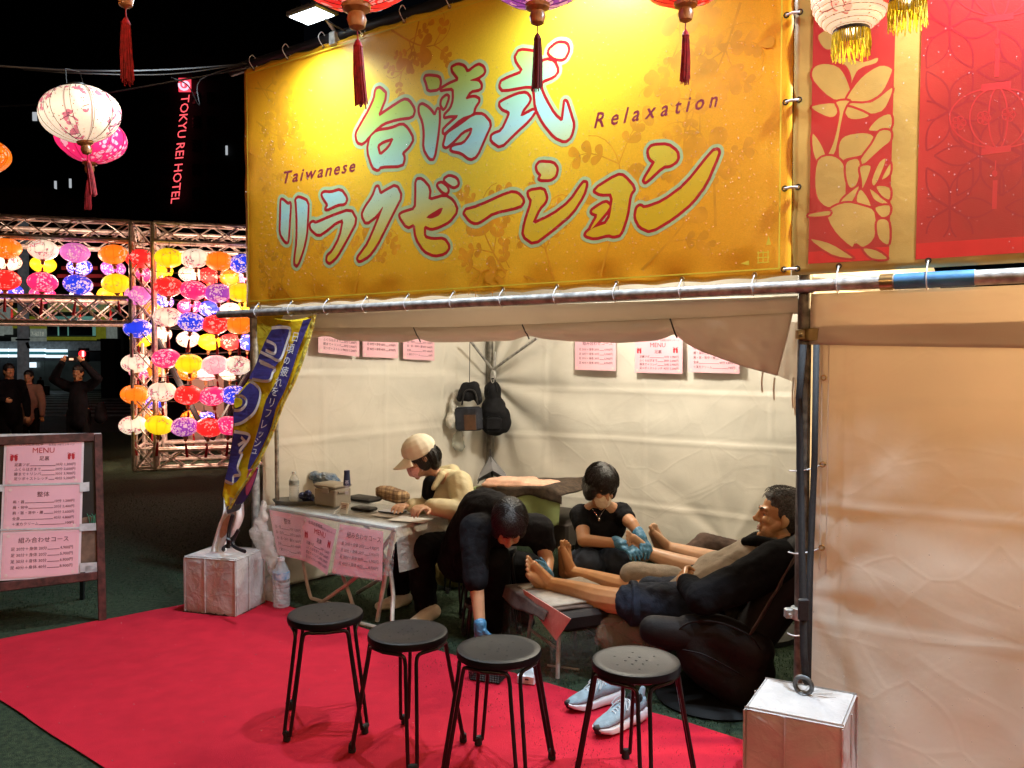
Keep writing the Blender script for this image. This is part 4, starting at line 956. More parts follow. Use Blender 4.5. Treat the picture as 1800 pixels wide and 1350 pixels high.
def make_lantern(mat, r=.21, k=.70, tassel=.19, near=False, tm=tass):
    root = empty('silk_lantern', (0, 0, 0)); h = r * k
    n = 32 if near else 16
    nn = 16 if near else 12; pr = [(r * math.cos(a) ** (1.12 if a < 0 else .98), h * math.sin(a) * (1.06 if a < 0 else 1)) for a in [-1.33 + 2.66 * i / nn for i in range(nn + 1)]]
    mb = MB(); rings = pr; o = []
    for (q, z) in rings:
        for j in range(n):
            w = 2 * math.pi * j / n; kk = 1 - (.018 if near else .03) * (abs(math.cos(w * 6)) if near else 0); o.append((q * kk * math.cos(w), q * kk * math.sin(w), z))
    mb.add(o, [[i * n + j, i * n + (j + 1) % n, (i + 1) * n + (j + 1) % n, (i + 1) * n + j] for i in range(len(rings) - 1) for j in range(n)])
    mb.build('shade', mat, root, angle=60)
    top, bot = pr[-1], pr[0]
    if near:
        mb = MB()
        for j in range(12):
            w = 2 * math.pi * (j + .5) / 12; mb.tube([(q * 1.002 * math.cos(w), q * 1.002 * math.sin(w), z) for q, z in pr], .0014, 4, caps=False)
        mb.build('rib', wire_m, root)
    mb = MB(); mb.lathe([(top[0] * 1.03, top[1] - .006), (top[0] * 1.05, top[1] + .012)], (0, 0, 0), 14)
    mb.tube([(top[0], 0, top[1]), (top[0] * .8, 0, top[1] + .09), (-top[0] * .8, 0, top[1] + .09), (-top[0], 0, top[1])], .0028, 5); mb.build('hanger', wire_m, root)
    zb = bot[1]; mb = MB()
    mb.lathe([(bot[0] * 1.06, zb + .004), (bot[0] * .98, zb - .012), (r * .11, zb - .022), (r * .14, zb - .04), (r * .11, zb - .062), (.003, zb - .072)], (0, 0, 0), 14); mb.build('wooden_cap', wood, root)
    z0 = zb - .072; mb = MB(); mb.tube([(0, 0, z0), (.001, 0, z0 - .024)], .002, 5)
    z1 = z0 - .024; mb.lathe([(.004, z1), (.011, z1 - .012), (.014, z1 - .022)], (0, 0, 0), 10)
    if near:
        for j in range(34):
            a = j * 2.4; q = .015 * math.sqrt((j + .5) / 34); mb.tube([(q * .8 * math.cos(a), q * .8 * math.sin(a), z1 - .018), (q * 1.1 * math.cos(a), q * 1.1 * math.sin(a), z1 - tassel * .5), (q * (1.2 + .2 * random.random()) * math.cos(a) + .003, q * 1.2 * math.sin(a), z1 - tassel * random.uniform(.93, 1.03))], .0022, 4)
    else: mb.lathe([(.013, z1 - .018), (.018, z1 - tassel * .5), (.021, z1 - tassel)], (0, 0, 0), 8)
    mb.build('tassel', tm, root)
    return root
dark_tassel = M('dark_tassel', (.05, .012, .012), .8)
PROTO = {}
def lantern(col, loc, label, near=False, r=.21, group=None, tilt=(0, 0), k=.70, tassel=.19):
    key = (col, near, r, tassel)
    if key not in PROTO: PROTO[key] = make_lantern(SILK[col], r, k, tassel, near); o = PROTO[key]
    else: o = copy_tree(PROTO[key])
    o.location = loc; o.rotation_euler = (tilt[0], tilt[1], random.uniform(0, 6.28)); o.scale = (1, 1, 1)
    tag(o, label, 'lantern', group); return o
WALL = [  # (row words, front?, [(colour, px, py)...])
 ('top row of the lantern wall', 1, [('red', 246, 455), ('yellow', 297, 453), ('white', 342, 454), ('orange', 385, 459), ('blue', 427, 463)]),
 ('rear top row of the lantern wall', 0, [('pink', 258, 481), ('yellow', 283, 476), ('white', 335, 482), ('red', 369, 485), ('orange', 405, 488), ('lilac', 437, 489)]),
 ('second row of the lantern wall', 1, [('lilac', 244, 519), ('red', 296, 504), ('pink', 340, 510), ('purple', 383, 515), ('yellow', 424, 514)]),
 ('rear second row of the lantern wall', 0, [('orange', 270, 538), ('blue', 284, 530), ('pink', 333, 538), ('blue', 369, 542), ('white', 405, 546), ('yellow', 439, 537)]),
 ('third row of the lantern wall', 1, [('blue', 242, 577), ('white', 294, 557), ('blue', 336, 566), ('red', 379, 570), ('orange', 421, 571)]),
 ('rear third row of the lantern wall', 0, [('yellow', 250, 595), ('white', 281, 588), ('white', 331, 596), ('yellow', 368, 601), ('red', 405, 601), ('blue', 436, 601)]),
 ('fourth row of the lantern wall', 1, [('white', 238, 638), ('pink', 292, 630), ('yellow', 332, 639), ('pale pink', 377, 641), ('white', 418, 642)]),
 ('rear fourth row of the lantern wall', 0, [('pink', 248, 652), ('orange', 272, 649), ('orange', 332, 654), ('pale pink', 363, 655), ('white', 405, 655)]),
 ('fifth row of the lantern wall', 1, [('orange', 237, 693), ('white', 285, 688), ('red', 330, 694), ('pink', 374, 696), ('blue', 411, 694)]),
 ('rear fifth row of the lantern wall', 0, [('orange', 247, 702), ('blue', 270, 704)]),
 ('bottom row of the lantern wall', 1, [('white', 234, 747), ('yellow', 280, 747), ('purple', 324, 750), ('red', 368, 751), ('pink', 403, 748)]),
 ('rear bottom row of the lantern wall', 0, [('orange', 268, 735), ('orange', 338, 735), ('blue', 360, 737)]),
 ('top row over the gateway', 1, [('orange', 11, 436), ('white', 76, 439), ('lilac', 132, 444), ('orange', 199, 447)]),
 ('rear top row over the gateway', 0, [('white', 15, 460), ('yellow', 76, 465), ('blue', 140, 470), ('purple', 199, 472)]),
 ('lower row over the gateway', 1, [('red', 9, 492), ('pink', 75, 496), ('blue', 137, 500), ('yellow', 204, 498)]),
 ('rear lower row over the gateway', 0, [('blue', 18, 514), ('pink', 75, 518), ('white', 144, 523), ('yellow', 193, 518)]),
]
words = ('first', 'second', 'third', 'fourth', 'fifth', 'sixth')
for row, front, items in WALL:
    gateway = 'gateway' in row
    for i, (c, x, y) in enumerate(items):
        nx = items[i - 1][0] if i else (items[1][0] if len(items) > 1 else '')
        # depth of the hanging plane at this column
        d = ray(x, y); off = .12 if front else dep + .12
        if front and 'lantern wall' in row and i > 0: off = -.10
        P0 = TA + TY * off; Pp = PL(x, y, P0, TY)
        r = .184 if front else .172
        lab = '%s silk lantern hung %s in the %s' % (('%s flowered' % c), words[i], row)
        lantern(c, Pp, lab, False, r, 'silk lanterns on the truss gate', (random.uniform(-.13, .13), random.uniform(-.13, .13)))
# ------------------------------------------------------------------ lanterns strung over the street
L1 = lantern('white', At(141, 200, 4.45), 'white lantern with painted plum blossom hanging from the wire beside the hotel sign', True, .205, 'lanterns strung over the street', (.10, .10))
L2 = lantern('pink', At(160, 243, 5.1), 'bright pink blossom lantern half hidden behind the white floral one', True, .205, 'lanterns strung over the street', (0, .06))
lantern('orange', At(-28, 273, 7.0), 'orange lantern cut by the edge of the picture above the gate', True, .205, 'lanterns strung over the street')
L4 = lantern('red', At(219, -103, 2.45), 'lantern showing only its wooden cap and long red tassel above the hotel sign', True, .17, 'lanterns strung over the street', (0, 0), .7, .19)
L5 = lantern('red', At(622, -82, 2.40), 'red blossom lantern over the floodlight with a thick red tassel', True, .205, 'lanterns strung over the street', (0, -.04))
L6 = lantern('purple', At(945, -69, 2.85), 'purple blossom lantern with dark tassel over the relaxation lettering', True, .205, 'lanterns strung over the street')
L7 = lantern('red', At(1206, -69, 3.0), 'red blossom lantern in front of the banner next to the gold panel', True, .205, 'lanterns strung over the street')
for o in (L6,):
    for ch in o.children:
        if ch.name.startswith('tassel'): ch.data = ch.data.copy(); ch.data.materials[0] = M('maroon_tassel', (.14, .006, .010), .8)
# paper lanterns with yellow fringe
paper = silk('ribbed_paper', (1, .78, .52), (1, .55, .38), (.55, .2, .14), 1.05, .3, .6); fr_m = M('yellow_fringe', (.72, .60, .015), .7, var=.3, vs=80, thru=.4)
def paper_lantern(loc, label, mat, r=.135):
    t = empty('paper_lantern', loc, label, 'lantern', 'paper lanterns by the red banner'); L = Vector(loc); mb = MB(); n = 26; pr = []
    for i in range(57):
        a = -1.12 + 2.24 * i / 56; pr.append((r * math.cos(a) - .0035 * abs(math.sin(i * math.pi / 4)), r * .98 * math.sin(a)))
    mb.lathe(pr, L, n); mb.build('shade', mat, t, angle=80)
    mb = MB()
    for i in range(2, 56, 4): mb.tube([L + Vector((pr[i][0] * 1.004 * math.cos(w), pr[i][0] * 1.004 * math.sin(w), pr[i][1])) for w in [j * math.pi / 12 for j in range(24)]], .0009, 4, closed=True)
    mb.build('hoop', wire_m, t)
    rb = pr[0][0]; zb = pr[0][1]
    mb = MB(); mb.lathe([(rb * 1.02, zb + .006), (rb * 1.05, zb - .014)], L, 22); mb.build('ring', dark, t); mb = MB(); mb.lathe([(rb * 1.02, -zb + .006), (rb * 1.05, -zb - .014)], L, 22); mb.build('ring', dark, t)
    mb = MB()
    for j in range(64):
        w = j * 2 * math.pi / 64 + random.uniform(-.03, .03); l = random.uniform(.075, .10); q = rb * 1.04
        mb.tube([L + Vector((q * math.cos(w), q * math.sin(w), zb - .01)), L + Vector((q * math.cos(w) + random.uniform(-.004, .004), q * math.sin(w), zb - .05)), L + Vector((q * math.cos(w) + random.uniform(-.007, .007), q * math.sin(w) + random.uniform(-.006, .006), zb - l))], .0022, 4)
    mb.build('fringe', fr_m, t)
    mb = MB(); mb.tube([L + Vector((0, 0, -zb)), L + Vector((0, 0, -zb + .35))], .002, 4); mb.build('hanging_wire', wire_m, t)
    lamp('lantern_light', 'POINT', L + Vector((0, 0, zb - .025)), 1.4, (1, .75, .4), .02)
paper_lantern(At(1497, -8, 2.9), 'cream ribbed paper lantern with yellow fringe in front of the red banner', paper)
paper_lantern(At(1596, -62, 2.75), 'paper lantern showing only its long yellow fringe over the red banner', silk('red_paper', (1, .05, .03), (1, .3, .1), (.8, .03, .02), 1.0), .125)
# unseen amber lanterns added behind the camera as warm fill for the stall
SILK['amber'] = silk('unseen_amber_fill', (1, .60, .30), (1, .68, .40), (.9, .5, .22), 66, .3, .6)
for i, (x, y, z) in enumerate(((-2.2, .2, 3.0), (-.7, -.6, 3.0), (.9, -1.0, 3.05), (2.4, -.6, 3.0), (3.6, .2, 3.0))):
    lantern('amber', (x, y, z), 'unseen amber lantern added behind the camera to warm the stall', True, .205, 'added amber lanterns behind the camera')
# wires
mb = MB(); e = V3(P_L, HZ3) + FN * .03
mb.tube(pline([At(-60, 112, 4.3), At(143, 124, 4.5), At(300, 122, 4.9), e]), .006, 6); mb.tube(pline([At(-60, 186, 5.6), At(60, 184, 5.4), At(190, 163, 5.2), e + Vector((0, 0, -.03))]), .006, 6)
mb.tube(pline([At(40, 122, 4.4), At(150, 129, 4.45), At(300, 130, 4.9), e]), .004, 6); mb.tube(pline([At(300, 136, 5.0), At(330, 150, 5.1), At(350, 185, 5.2), At(352, 140, 5.2), e]), .004, 5)
tag(mb.build('cable', dark, origin=e), 'black cables sagging from the stall frame to the white floral lantern', 'cable')
mb = MB(); mb.tube(pline([At(-100, -130, 2.3), L4.location + Vector((0, 0, .2)), L5.location + Vector((0, 0, .22)), L6.location + Vector((0, 0, .22)), L7.location + Vector((0, 0, .22)), Vector((1.9, 2.6, 3.3))]), .005, 6)
tag(mb.build('lantern_string', dark, origin=L5.location), 'black wire strung above the red and purple lanterns', 'cable')
# ================================================================== STOOLS
seat_m = M('stool_seat', (.0045, .005, .007), .42, var=.25, vs=30, bump=.10, bs=300, spec=.20); leg_m = M('stool_tube', (.014, .012, .012), .28, .3, var=.2); rub = M('rubber', (.008, .008, .008), .7, var=.2)
def make_stool():
    t = empty('round_stool', (0, 0, 0)); r, h = .157, .465
    mb = MB(); mb.lathe([(.001, h - .034), (r * .93, h - .034), (r, h - .028), (r * 1.005, h - .014), (r * .985, h - .004), (r * .90, h + .0), (r * .80, h - .003), (.001, h - .005)], n=44)
    seat = mb.build('seat', seat_m, t, angle=50)
    mb = MB()
    for k in range(13):
        a, q = (0, 0) if k == 0 else ((k * 1.0472, .038) if k < 7 else (k * 1.0472 + .5, .082))
        mb.lathe([(.0001, h - .0035), (.0042, h - .0035), (.0045, h - .0046)], (q * math.cos(a), q * math.sin(a), .0008), 8)
    tag(mb.build('air_hole', rub, seat), kind='stuff')
    for k in range(4):
        w = k * math.pi / 2; d = Vector((math.cos(w), math.sin(w), 0)); s = Vector((-d.y, d.x, 0))
        mb = MB(); pts = []
        for sg in (1, -1):
            P = [d * .10 + s * sg * .105 + Vector((0, 0, h - .042)), d * .128 + s * sg * .062 + Vector((0, 0, h - .042)), d * .145 + s * sg * .030 + Vector((0, 0, h - .047)), d * .151 + s * sg * .021 + Vector((0, 0, h - .075)), d * .162 + s * sg * .020 + Vector((0, 0, h - .14)), d * .213 + s * sg * .017 + Vector((0, 0, .045))]
            pts.append(P)
        path = pts[0] + [d * .2165 + s * .010 + Vector((0, 0, .027)), d * .2165 - s * .010 + Vector((0, 0, .027))] + pts[1][::-1]
        mb.tube(pline(path, 4), .0075, 9); lg = mb.build('leg', leg_m, t)
        mb = MB(); mb.lathe([(.012, 0), (.0155, .004), (.013, .034)], d * .2185, 12); mb.tube([d * .2175 - s * .017 + Vector((0, 0, .030)), d * .2175 + s * .017 + Vector((0, 0, .030))], .0105, 8); mb.build('foot', rub, lg)
    return t
stool0 = make_stool(); SL = ('black round stool in front of the folding table, nearest the block with the flag', 'black round stool second along the row, before the seated woman in the cap', 'black round stool third along the row, in front of the bending masseuse and the basket', 'black round stool at the end of the row, beside the pair of running shoes')
for i, (x, y, a) in enumerate(((572, 1080, 45), (717, 1113, 4), (877, 1142, 22), (1118, 1164, 10))):
    o = stool0 if i == 0 else copy_tree(stool0)
    p = G(x, y, .465); o.location = (p.x, p.y, .010); o.rotation_euler = (0, 0, R(a) - math.atan2(p.x, p.y)); tag(o, SL[i], 'stool', 'black stools on the red carpet')
def inner_stool(p, a, label):
    o = copy_tree(stool0); o.location = p; o.rotation_euler = (0, 0, a); tag(o, label, 'stool', 'stools inside the stall'); return o
inner_stool(At(800, 1010, 5.15) * 1 + Vector((0, 0, 0)) if False else Vector((-.36, 5.16, 0)), .3, 'black stool under the woman in the cream cap')
inner_stool(Vector((-.13, 4.72, 0)), .9, 'black stool under the bending masseuse in black')

# ================================================================== WEIGHT BLOCKS
wrap = M('white_wrap', (.52, .51, .51), .40, var=.10, vs=6, bump=.12, bs=300, wrinkle=.6, ws=6, crease=.12, cs=6)
stain = M('grime', (.10, .085, .07), .9, var=.5, vs=40)
def block(corners, h, label, seed):
    """soft-edged wrapped block; corners = ground rectangle, anticlockwise from the one nearest the camera"""
    c = sum(corners, Vector()) / 4; t = empty('weight_block', c, label, 'weight block', 'white weight blocks at the posts'); mb = MB(); n = 14
    def face(a, b, cc, d, nn):
        o = []
        for j in range(n + 1):
            for i in range(n + 1):
                u, v = i / n, j / n; p = lerp(lerp(a, b, u), lerp(d, cc, u), v); e = min(u, 1 - u, v, 1 - v)
                k = min(1, e / .12); p = p - nn * .008 * (1 - k) ** 2 + nn * k * (.010 * noise.noise(p * 5 + Vector((seed, 0, 0))) + .004 * noise.noise(p * 17))
                o.append(p)
        mb.add(o, [[j * (n + 1) + i, j * (n + 1) + i + 1, (j + 1) * (n + 1) + i + 1, (j + 1) * (n + 1) + i] for j in range(n) for i in range(n)])
    up = Vector((0, 0, h)); q = corners
    for i in range(4):
        a, b = q[i], q[(i + 1) % 4]; nn = (b - a).cross(Vector((0, 0, 1))).normalized(); face(a, b, b + up, a + up, nn)
    face(q[0] + up, q[1] + up, q[2] + up, q[3] + up, Vector((0, 0, 1)))
    mb.build('wrapping', wrap, t, angle=30)
    mb = MB()
    for i in range(4):
        a, b = q[i], q[(i + 1) % 4]; nn = (b - a).cross(Vector((0, 0, 1))).normalized(); m_ = lerp(a, b, .42)
        mb.tube([m_ + nn * .006 + Vector((0, 0, z)) for z in (.01, h * .5, h - .01)], .0035, 5); mb.tube([a + nn * -.004 + Vector((0, 0, z)) for z in (.01, h * .5, h - .012)], .004, 5)
    pieces(mb, 'seam', wrap, t)
    mb = MB()
    for i in (0, 3):
        a, b = q[i], q[(i + 1) % 4]; nn = (b - a).cross(Vector((0, 0, 1))).normalized()
        for j in range(16):
            u = random.random(); p = lerp(a, b, u) + nn * .0085; l = random.uniform(.01, .04) * (1 if j % 4 else 2)
            mb.add([p + (b - a).normalized() * l + Vector((0, 0, .004)), p - (b - a).normalized() * l + Vector((0, 0, .004)), p + Vector((0, 0, .004 + random.uniform(.004, .014)))], [[0, 1, 2]])
    mb.build('scuff', stain, t, smooth=False)
    return t
def rect(a, b, d): a, b, d = (Vector((p.x, p.y, .006)) for p in (a, b, d)); return [a, b, b + d - a, d]
lb = rect(G(415, 1087), G(466, 1061), G(324, 1078))
LB = block(lb, .345, 'white wrapped weight block under the yellow flag, on the corner of the red carpet', 1)
T = [G(x, y, .345) for x, y in ((1483, 1279), (1507, 1220), (1347, 1186), (1308, 1245))]
rb = rect(T[0], T[1], T[3])
RBk = block(rb, .345, 'white wrapped weight block with an eye bolt at the strapped post by the armchair', 5)
RBk2 = block(rect(Vector((1.62, 2.62, 0)), Vector((1.86, 2.50, 0)) + Vector((.1, .3, 0)), Vector((1.36, 2.82, 0))), .06, 'low white wrapped weight at the foot of the neighbouring front sheet', 8)
ec = G(1412, 1222, .345); eyem = M('eye_bolt_steel', (.16, .165, .17), .45, .7, var=.25, vs=40); mb = MB()
ex = Vector((.80, -.6, 0)).normalized()
mb.tube([ec + Vector((0, 0, .036)) + ex * .030 * math.cos(w) + Vector((0, 0, .030 * math.sin(w))) for w in [i * math.pi / 9 for i in range(18)]], .0085, 9, closed=True); mb.lathe([(.022, 0), (.020, .008), (.010, .014)], ec + Vector((0, 0, .001)), 12); mb.build('eye_bolt', eyem, RBk)
mb = MB()
for i in range(11):
    a = i * .571; mb.tube([ec + Vector((.03 * math.cos(a), .03 * math.sin(a), .004)), ec + Vector((random.uniform(.07, .13) * math.cos(a), random.uniform(.06, .1) * math.sin(a), .006))], [.0035, .001], 4)
mb.build('gathered_fold', wrap, RBk)
# ratchet strap from the eye bolt up the post
st = M('black_webbing', (.010, .010, .012), .7, var=.3, vs=90, bump=.2, bs=500); mb = MB()
top = FP(1412, 606, .06); ey = ec + Vector((0, 0, .045))
mb.strip([ey + ex * .01, ey + Vector((.0, .0, .1)), FP(1408, 900, .09), FP(1404, 700, .05), top], .026, FN); mb.strip([ey + ex * .018 + FN * .012, FP(1424, 1000, .12), FP(1432, 800, .06), top + FD * .05], .024, FN + FD * .4)
mb.box(lerp(ey, top, .2), (.036, .02, .08), bev=.004)
o = mb.build('ratchet_strap', st, origin=ec); md = o.modifiers.new('thickness', 'SOLIDIFY'); md.thickness = .003
tag(o, 'black webbing strap tying the post to the eye bolt of the white block', 'strap')

# ================================================================== NOBORI FLAG, twisted round its pole
flag_y = M('flag_yellow', (.82, .58, .012), .6, var=.08, vs=6, wrinkle=.3, ws=9, thru=.25); flag_n = M('flag_navy', (.050, .038, .20), .6, var=.15, vs=8, wrinkle=.25, ws=9); flag_w = M('flag_white', (.82, .80, .78), .6, var=.06, wrinkle=.2, ws=9); flag_p = M('flag_pink', (.50, .07, .16), .6, var=.1); flag_b = M('flag_bluegrey', (.12, .16, .22), .6, var=.2)
flag = empty('banner_flag', FP(450, 560, .08), 'yellow and navy vertical advertising flag twisted and leaning to the white weight block', 'flag')
f5 = lambda p: (370 + p[0] / 3.068, 540 + p[1] / 3.068)
def FL(p, off=0.):
    x, y = f5(p); k = (y - 553) / 410; return FP(x, y, .075 + .26 * k + off + .012 * math.sin(y * .045 + x * .03))
left = [(345, 60), (345, 110), (300, 190), (270, 260), (215, 380), (130, 500), (122, 640), (105, 800), (75, 950), (65, 1010), (70, 1030)]
right = [(560, 40), (545, 110), (505, 250), (450, 400), (390, 520), (330, 680), (260, 830), (200, 930), (150, 1000), (112, 1070), (100, 1090)]
Lp, Rp = pline([(x, y, 0) for x, y in left], 6), pline([(x, y, 0) for x, y in right], 6)
def along(P, t): i = min(len(P) - 2, int(t * (len(P) - 1))); return lerp(P[i], P[i + 1], t * (len(P) - 1) - i)
def fcl(u, v):
    p = lerp(along(Lp, 1 - v), along(Rp, 1 - v), u); return FL((p.x, p.y + (18 * math.sin(u * math.pi) if v > .97 else 0)), .010 * math.sin(u * 5 + v * 6))
grid('cloth', fcl, 24, 70, flag_y, flag, thick=.001)
bk = [(250, 40), (390, 45), (345, 110), (300, 200), (265, 300)]
mb = MB(); mb.poly([FL(p, -.03) for p in ((250, 42), (395, 42), (350, 120), (300, 200), (268, 300), (252, 180))]); mb.build('back_fold', M('flag_back', (.50, .36, .012), .6, var=.15, wrinkle=.5, ws=9), flag)
fk = [0]
def fpoly(pts, m_, name, off, n=4):
    q = pline([(x, y, 0) for x, y in pts], n, True) if n else [Vector((x, y, 0)) for x, y in pts]
    mb = MB(); mb.poly([FL((v.x, v.y), off) for v in q]); return mb.build(name, m_, flag, smooth=False)
def fline(paths, w, m_, name, off):
    mb = MB()
    for P in paths:
        q = pline([(x, y, 0) for x, y in P], 5); 
        for i, v in enumerate(q): fk[0] += 1
        mb.strip([FL((v.x, v.y), off + (fk[0] % 9) * .0002) for v in q], w, FN)
    return mb.build(name, m_, flag, smooth=False)
# navy stripe down the edge with its sentence
st_l = [(500, 70), (470, 150), (420, 235), (380, 340), (345, 420), (300, 500), (270, 610), (245, 700), (215, 800), (200, 870)]; st_r = [(545, 60), (515, 130), (475, 230), (440, 340), (400, 450), (355, 540), (325, 650), (285, 740), (250, 810), (206, 880)]
mb = MB(); a, b = pline([(x, y, 0) for x, y in st_l], 4), pline([(x, y, 0) for x, y in st_r], 4)
mb.add([FL((p.x, p.y), .018) for q in zip(a, b) for p in q], [[2 * i, 2 * i + 1, 2 * i + 3, 2 * i + 2] for i in range(len(a) - 1)]); mb.build('navy_stripe', flag_n, flag)
mb = MB()
for ch, x, y in zip('日頃の疲れをリフレッシュ', (458, 432, 412, 400, 368, 347, 331, 311, 291, 272, 255, 240), (158, 222, 285, 345, 402, 452, 512, 570, 630, 680, 728, 770)):
    vs, fs, w = text2d(ch); h = 50 if ch in 'のッュ' else 58; xm = w / 2
    mb.add([FL((x + (v.x - xm) * h * .72 + (v.y - .4) * h * .22, y - (v.y - .4) * h + (v.x - xm) * 6), .0235) for v in vs], fs)
mb.build('sentence_print', flag_w, flag, smooth=False)
# the big outlined characters
big = [[(352, 97), (395, 100), (432, 118), (405, 205), (372, 288), (345, 325), (338, 352), (315, 405), (222, 392), (213, 372), (240, 320), (270, 240), (312, 150)],
       [(212, 408), (240, 415), (272, 452), (262, 520), (232, 580), (175, 625), (140, 640), (126, 632), (124, 560), (135, 500), (175, 445)],
       [(128, 668), (165, 672), (205, 680), (213, 712), (175, 775), (170, 812), (148, 862), (163, 905), (135, 945), (98, 952), (78, 940), (95, 860), (108, 780)]]
for p in big: fpoly(p, flag_n, 'navy_character', .018)
fline([[(330, 112), (395, 108), (430, 122), (408, 200), (374, 285), (325, 268), (268, 240)], [(297, 232), (345, 250), (348, 205), (302, 180)], [(262, 288), (345, 330), (336, 352), (312, 398), (224, 388)], [(268, 298), (330, 322)],
       [(206, 395), (245, 420), (268, 456), (258, 520), (228, 578), (170, 622), (130, 634)], [(130, 478), (165, 478), (192, 500), (188, 530), (160, 555), (128, 556)],
       [(128, 672), (200, 684), (206, 712), (158, 776), (172, 790)], [(172, 790), (146, 862), (160, 902), (125, 912), (118, 950), (78, 936)], [(150, 745), (188, 720)], [(165, 700), (190, 728)]], .019, flag_w, 'white_outline', .022)
fpoly([(130, 492), (158, 490), (172, 505), (168, 528), (148, 540), (130, 540)], flag_y, 'yellow_counter', .0245)
# hem, foot picture and the gathered white tail
grid('gold_hem', lambda u, v: FL((lerp(lerp(545, 566, u), lerp(196, 212, u), 1 - v) if False else along(Rp, 1 - v).x + (u - .5) * 24 * (1 - .3 * (1 - v)), along(Rp, 1 - v).y), .026 + .01 * math.sin(u * 3.14)), 5, 60, M('flag_hem', (.56, .44, .06), .5, var=.3, vs=25, wrinkle=.6, ws=20), flag)
fpoly([(256, 862), (262, 830), (252, 900), (214, 1000), (170, 1060), (108, 1108), (92, 1105), (150, 1020), (200, 940), (205, 890)], flag_n, 'navy_tail', .022, 3)
fpoly([(205, 888), (240, 872), (250, 886), (238, 930), (205, 1008), (190, 1005), (192, 940)], flag_p, 'pink_foot_print', .026, 3)
fpoly([(90, 1075), (130, 1070), (165, 1058), (158, 1090), (120, 1105), (90, 1110)], flag_b, 'blue_band', .026, 3)
mb = MB()
for i in range(5): mb.ell(FL((208 + i * 10.5, 880 - i * 2.5), .028), (.006, .004, .006), n=6)
mb.build('pink_toe_print', flag_p, flag)
tl, tr = [(70, 1010), (70, 1100), (40, 1180), (8, 1290), (0, 1318)], [(178, 1052), (180, 1130), (150, 1200), (96, 1260), (86, 1318)]
ta, tb = pline([(x, y, 0) for x, y in tl], 6), pline([(x, y, 0) for x, y in tr], 6)
grid('white_tail', lambda u, v: FL((lerp(along(ta, 1 - v).x, along(tb, 1 - v).x, u), lerp(along(ta, 1 - v).y, along(tb, 1 - v).y, u)), .004 + .018 * math.sin(u * 9 + v * 3)), 22, 26, flag_w, flag)
fpoly([(62, 1170), (100, 1120), (110, 1160), (80, 1230), (50, 1240)], M('flag_picture', (.45, .26, .16), .6, var=.8, vs=20, col2=(.62, .45, .30)), 'printed_picture', .034, 3)
mb = MB(); q = [FL((88 + 20 * math.sin(i * .8), 1250 + i * 9), .05 + .02 * math.cos(i)) for i in range(8)]; mb.tube(pline(q), .010, 7); mb.tube(pline([FL((150, 1200), .05), FL((120, 1280), .06), FL((185, 1318), .07)]), .011, 7); mb.tube(pline([FL((120, 1120), .045), FL((100, 1200), .05), FL((95, 1300), .05)]), .012, 7); mb.build('black_tie', dark, flag)

# ================================================================== FOLDING TABLE
white_tube = M('white_tube', (.62, .58, .50), .4, var=.15, vs=12)
TZ = .60; tA = G(475, 890, TZ); tB = G(694, 926, TZ); td = (tB - tA).normalized(); tn = Vector((-td.y, td.x, 0)); TL = (tB - tA).length; TDp = .46
def tpt(u, d, z=TZ): return Vector((tA.x, tA.y, 0)) + td * u + tn * d + Vector((0, 0, z))
table = empty('folding_table', tpt(TL / 2, TDp / 2, 0), 'white legged folding table under a clear vinyl cover, hung with pink menus', 'table')
mb = MB(); m3 = Matrix((td, tn, Vector((0, 0, 1)))).transposed(); mb.box(tpt(TL / 2, TDp / 2, TZ - .014), (TL, TDp, .024), m3, bev=.005); mb.build('table_top', M('table_top', (.42, .41, .36), .4, var=.1, vs=4), table)
for d in (.06, TDp - .06):
    mb = MB(); q = .0 if d < .2 else .03
    mb.tube(pline([tpt(TL - .05, d, TZ - .03), tpt(TL - .30 + q, d, .30), tpt(TL - .72, d, .012)], 3), .0125, 9)
    mb.build('leg', white_tube, table)
    mb = MB(); mb.tube(pline([tpt(TL - .34, d + .03, TZ - .03), tpt(TL - .12, d + .03, .30), tpt(TL - .0, d + .03 - .12, .015)], 3), .0125, 9)
    mb.build('leg', white_tube, table)
mb = MB(); mb.tube(pline([tpt(.18, .1, .30), tpt(.25, .1, .06), tpt(.32, .1, .03), tpt(.60, .1, .03), tpt(.64, .1, .06), tpt(.50, .1, .32)], 4), .011, 8); mb.build('leg_brace', white_tube, table)
mb = MB(); a = G(663, 1095); b = G(735, 905, .62) if False else tpt(TL - .02, TDp - .03, TZ - .03)
mb.tube([a + Vector((0, 0, .012)), tpt(TL - .03, .02, TZ - .03)], .013, 9); mb.build('leg', white_tube, table)
mb = MB(); mb.tube([G(612, 1094) + Vector((0, 0, .012)), G(660, 1106) + Vector((0, 0, .012))], .012, 8); mb.build('foot_bar', white_tube, table)
cover_m = film('clear_vinyl', .20); 
def cover(u, v):
    e = .006 * noise.noise(Vector((u * 6, v * 6, 2)))
    if v > .5: w = (v - .5) * 2; return tpt(lerp(-.02, TL + .03, u), lerp(-.012, TDp, w), TZ + .004)
    w = 1 - v * 2; return tpt(lerp(-.03, TL + .03, u), -.016 - .03 * w - .02 * math.sin(u * 9) * w + e, TZ + .003 - .27 * w)
grid('vinyl_cover', cover, 60, 24, cover_m, table)
grid('vinyl_end', lambda u, v: tpt(TL + .012 + .03 * (1 - v) + .01 * math.sin(u * 8), lerp(-.01, TDp, u), TZ - .25 * (1 - v)), 20, 12, film('cloudy_vinyl', .45, (.72, .68, .60)), table)

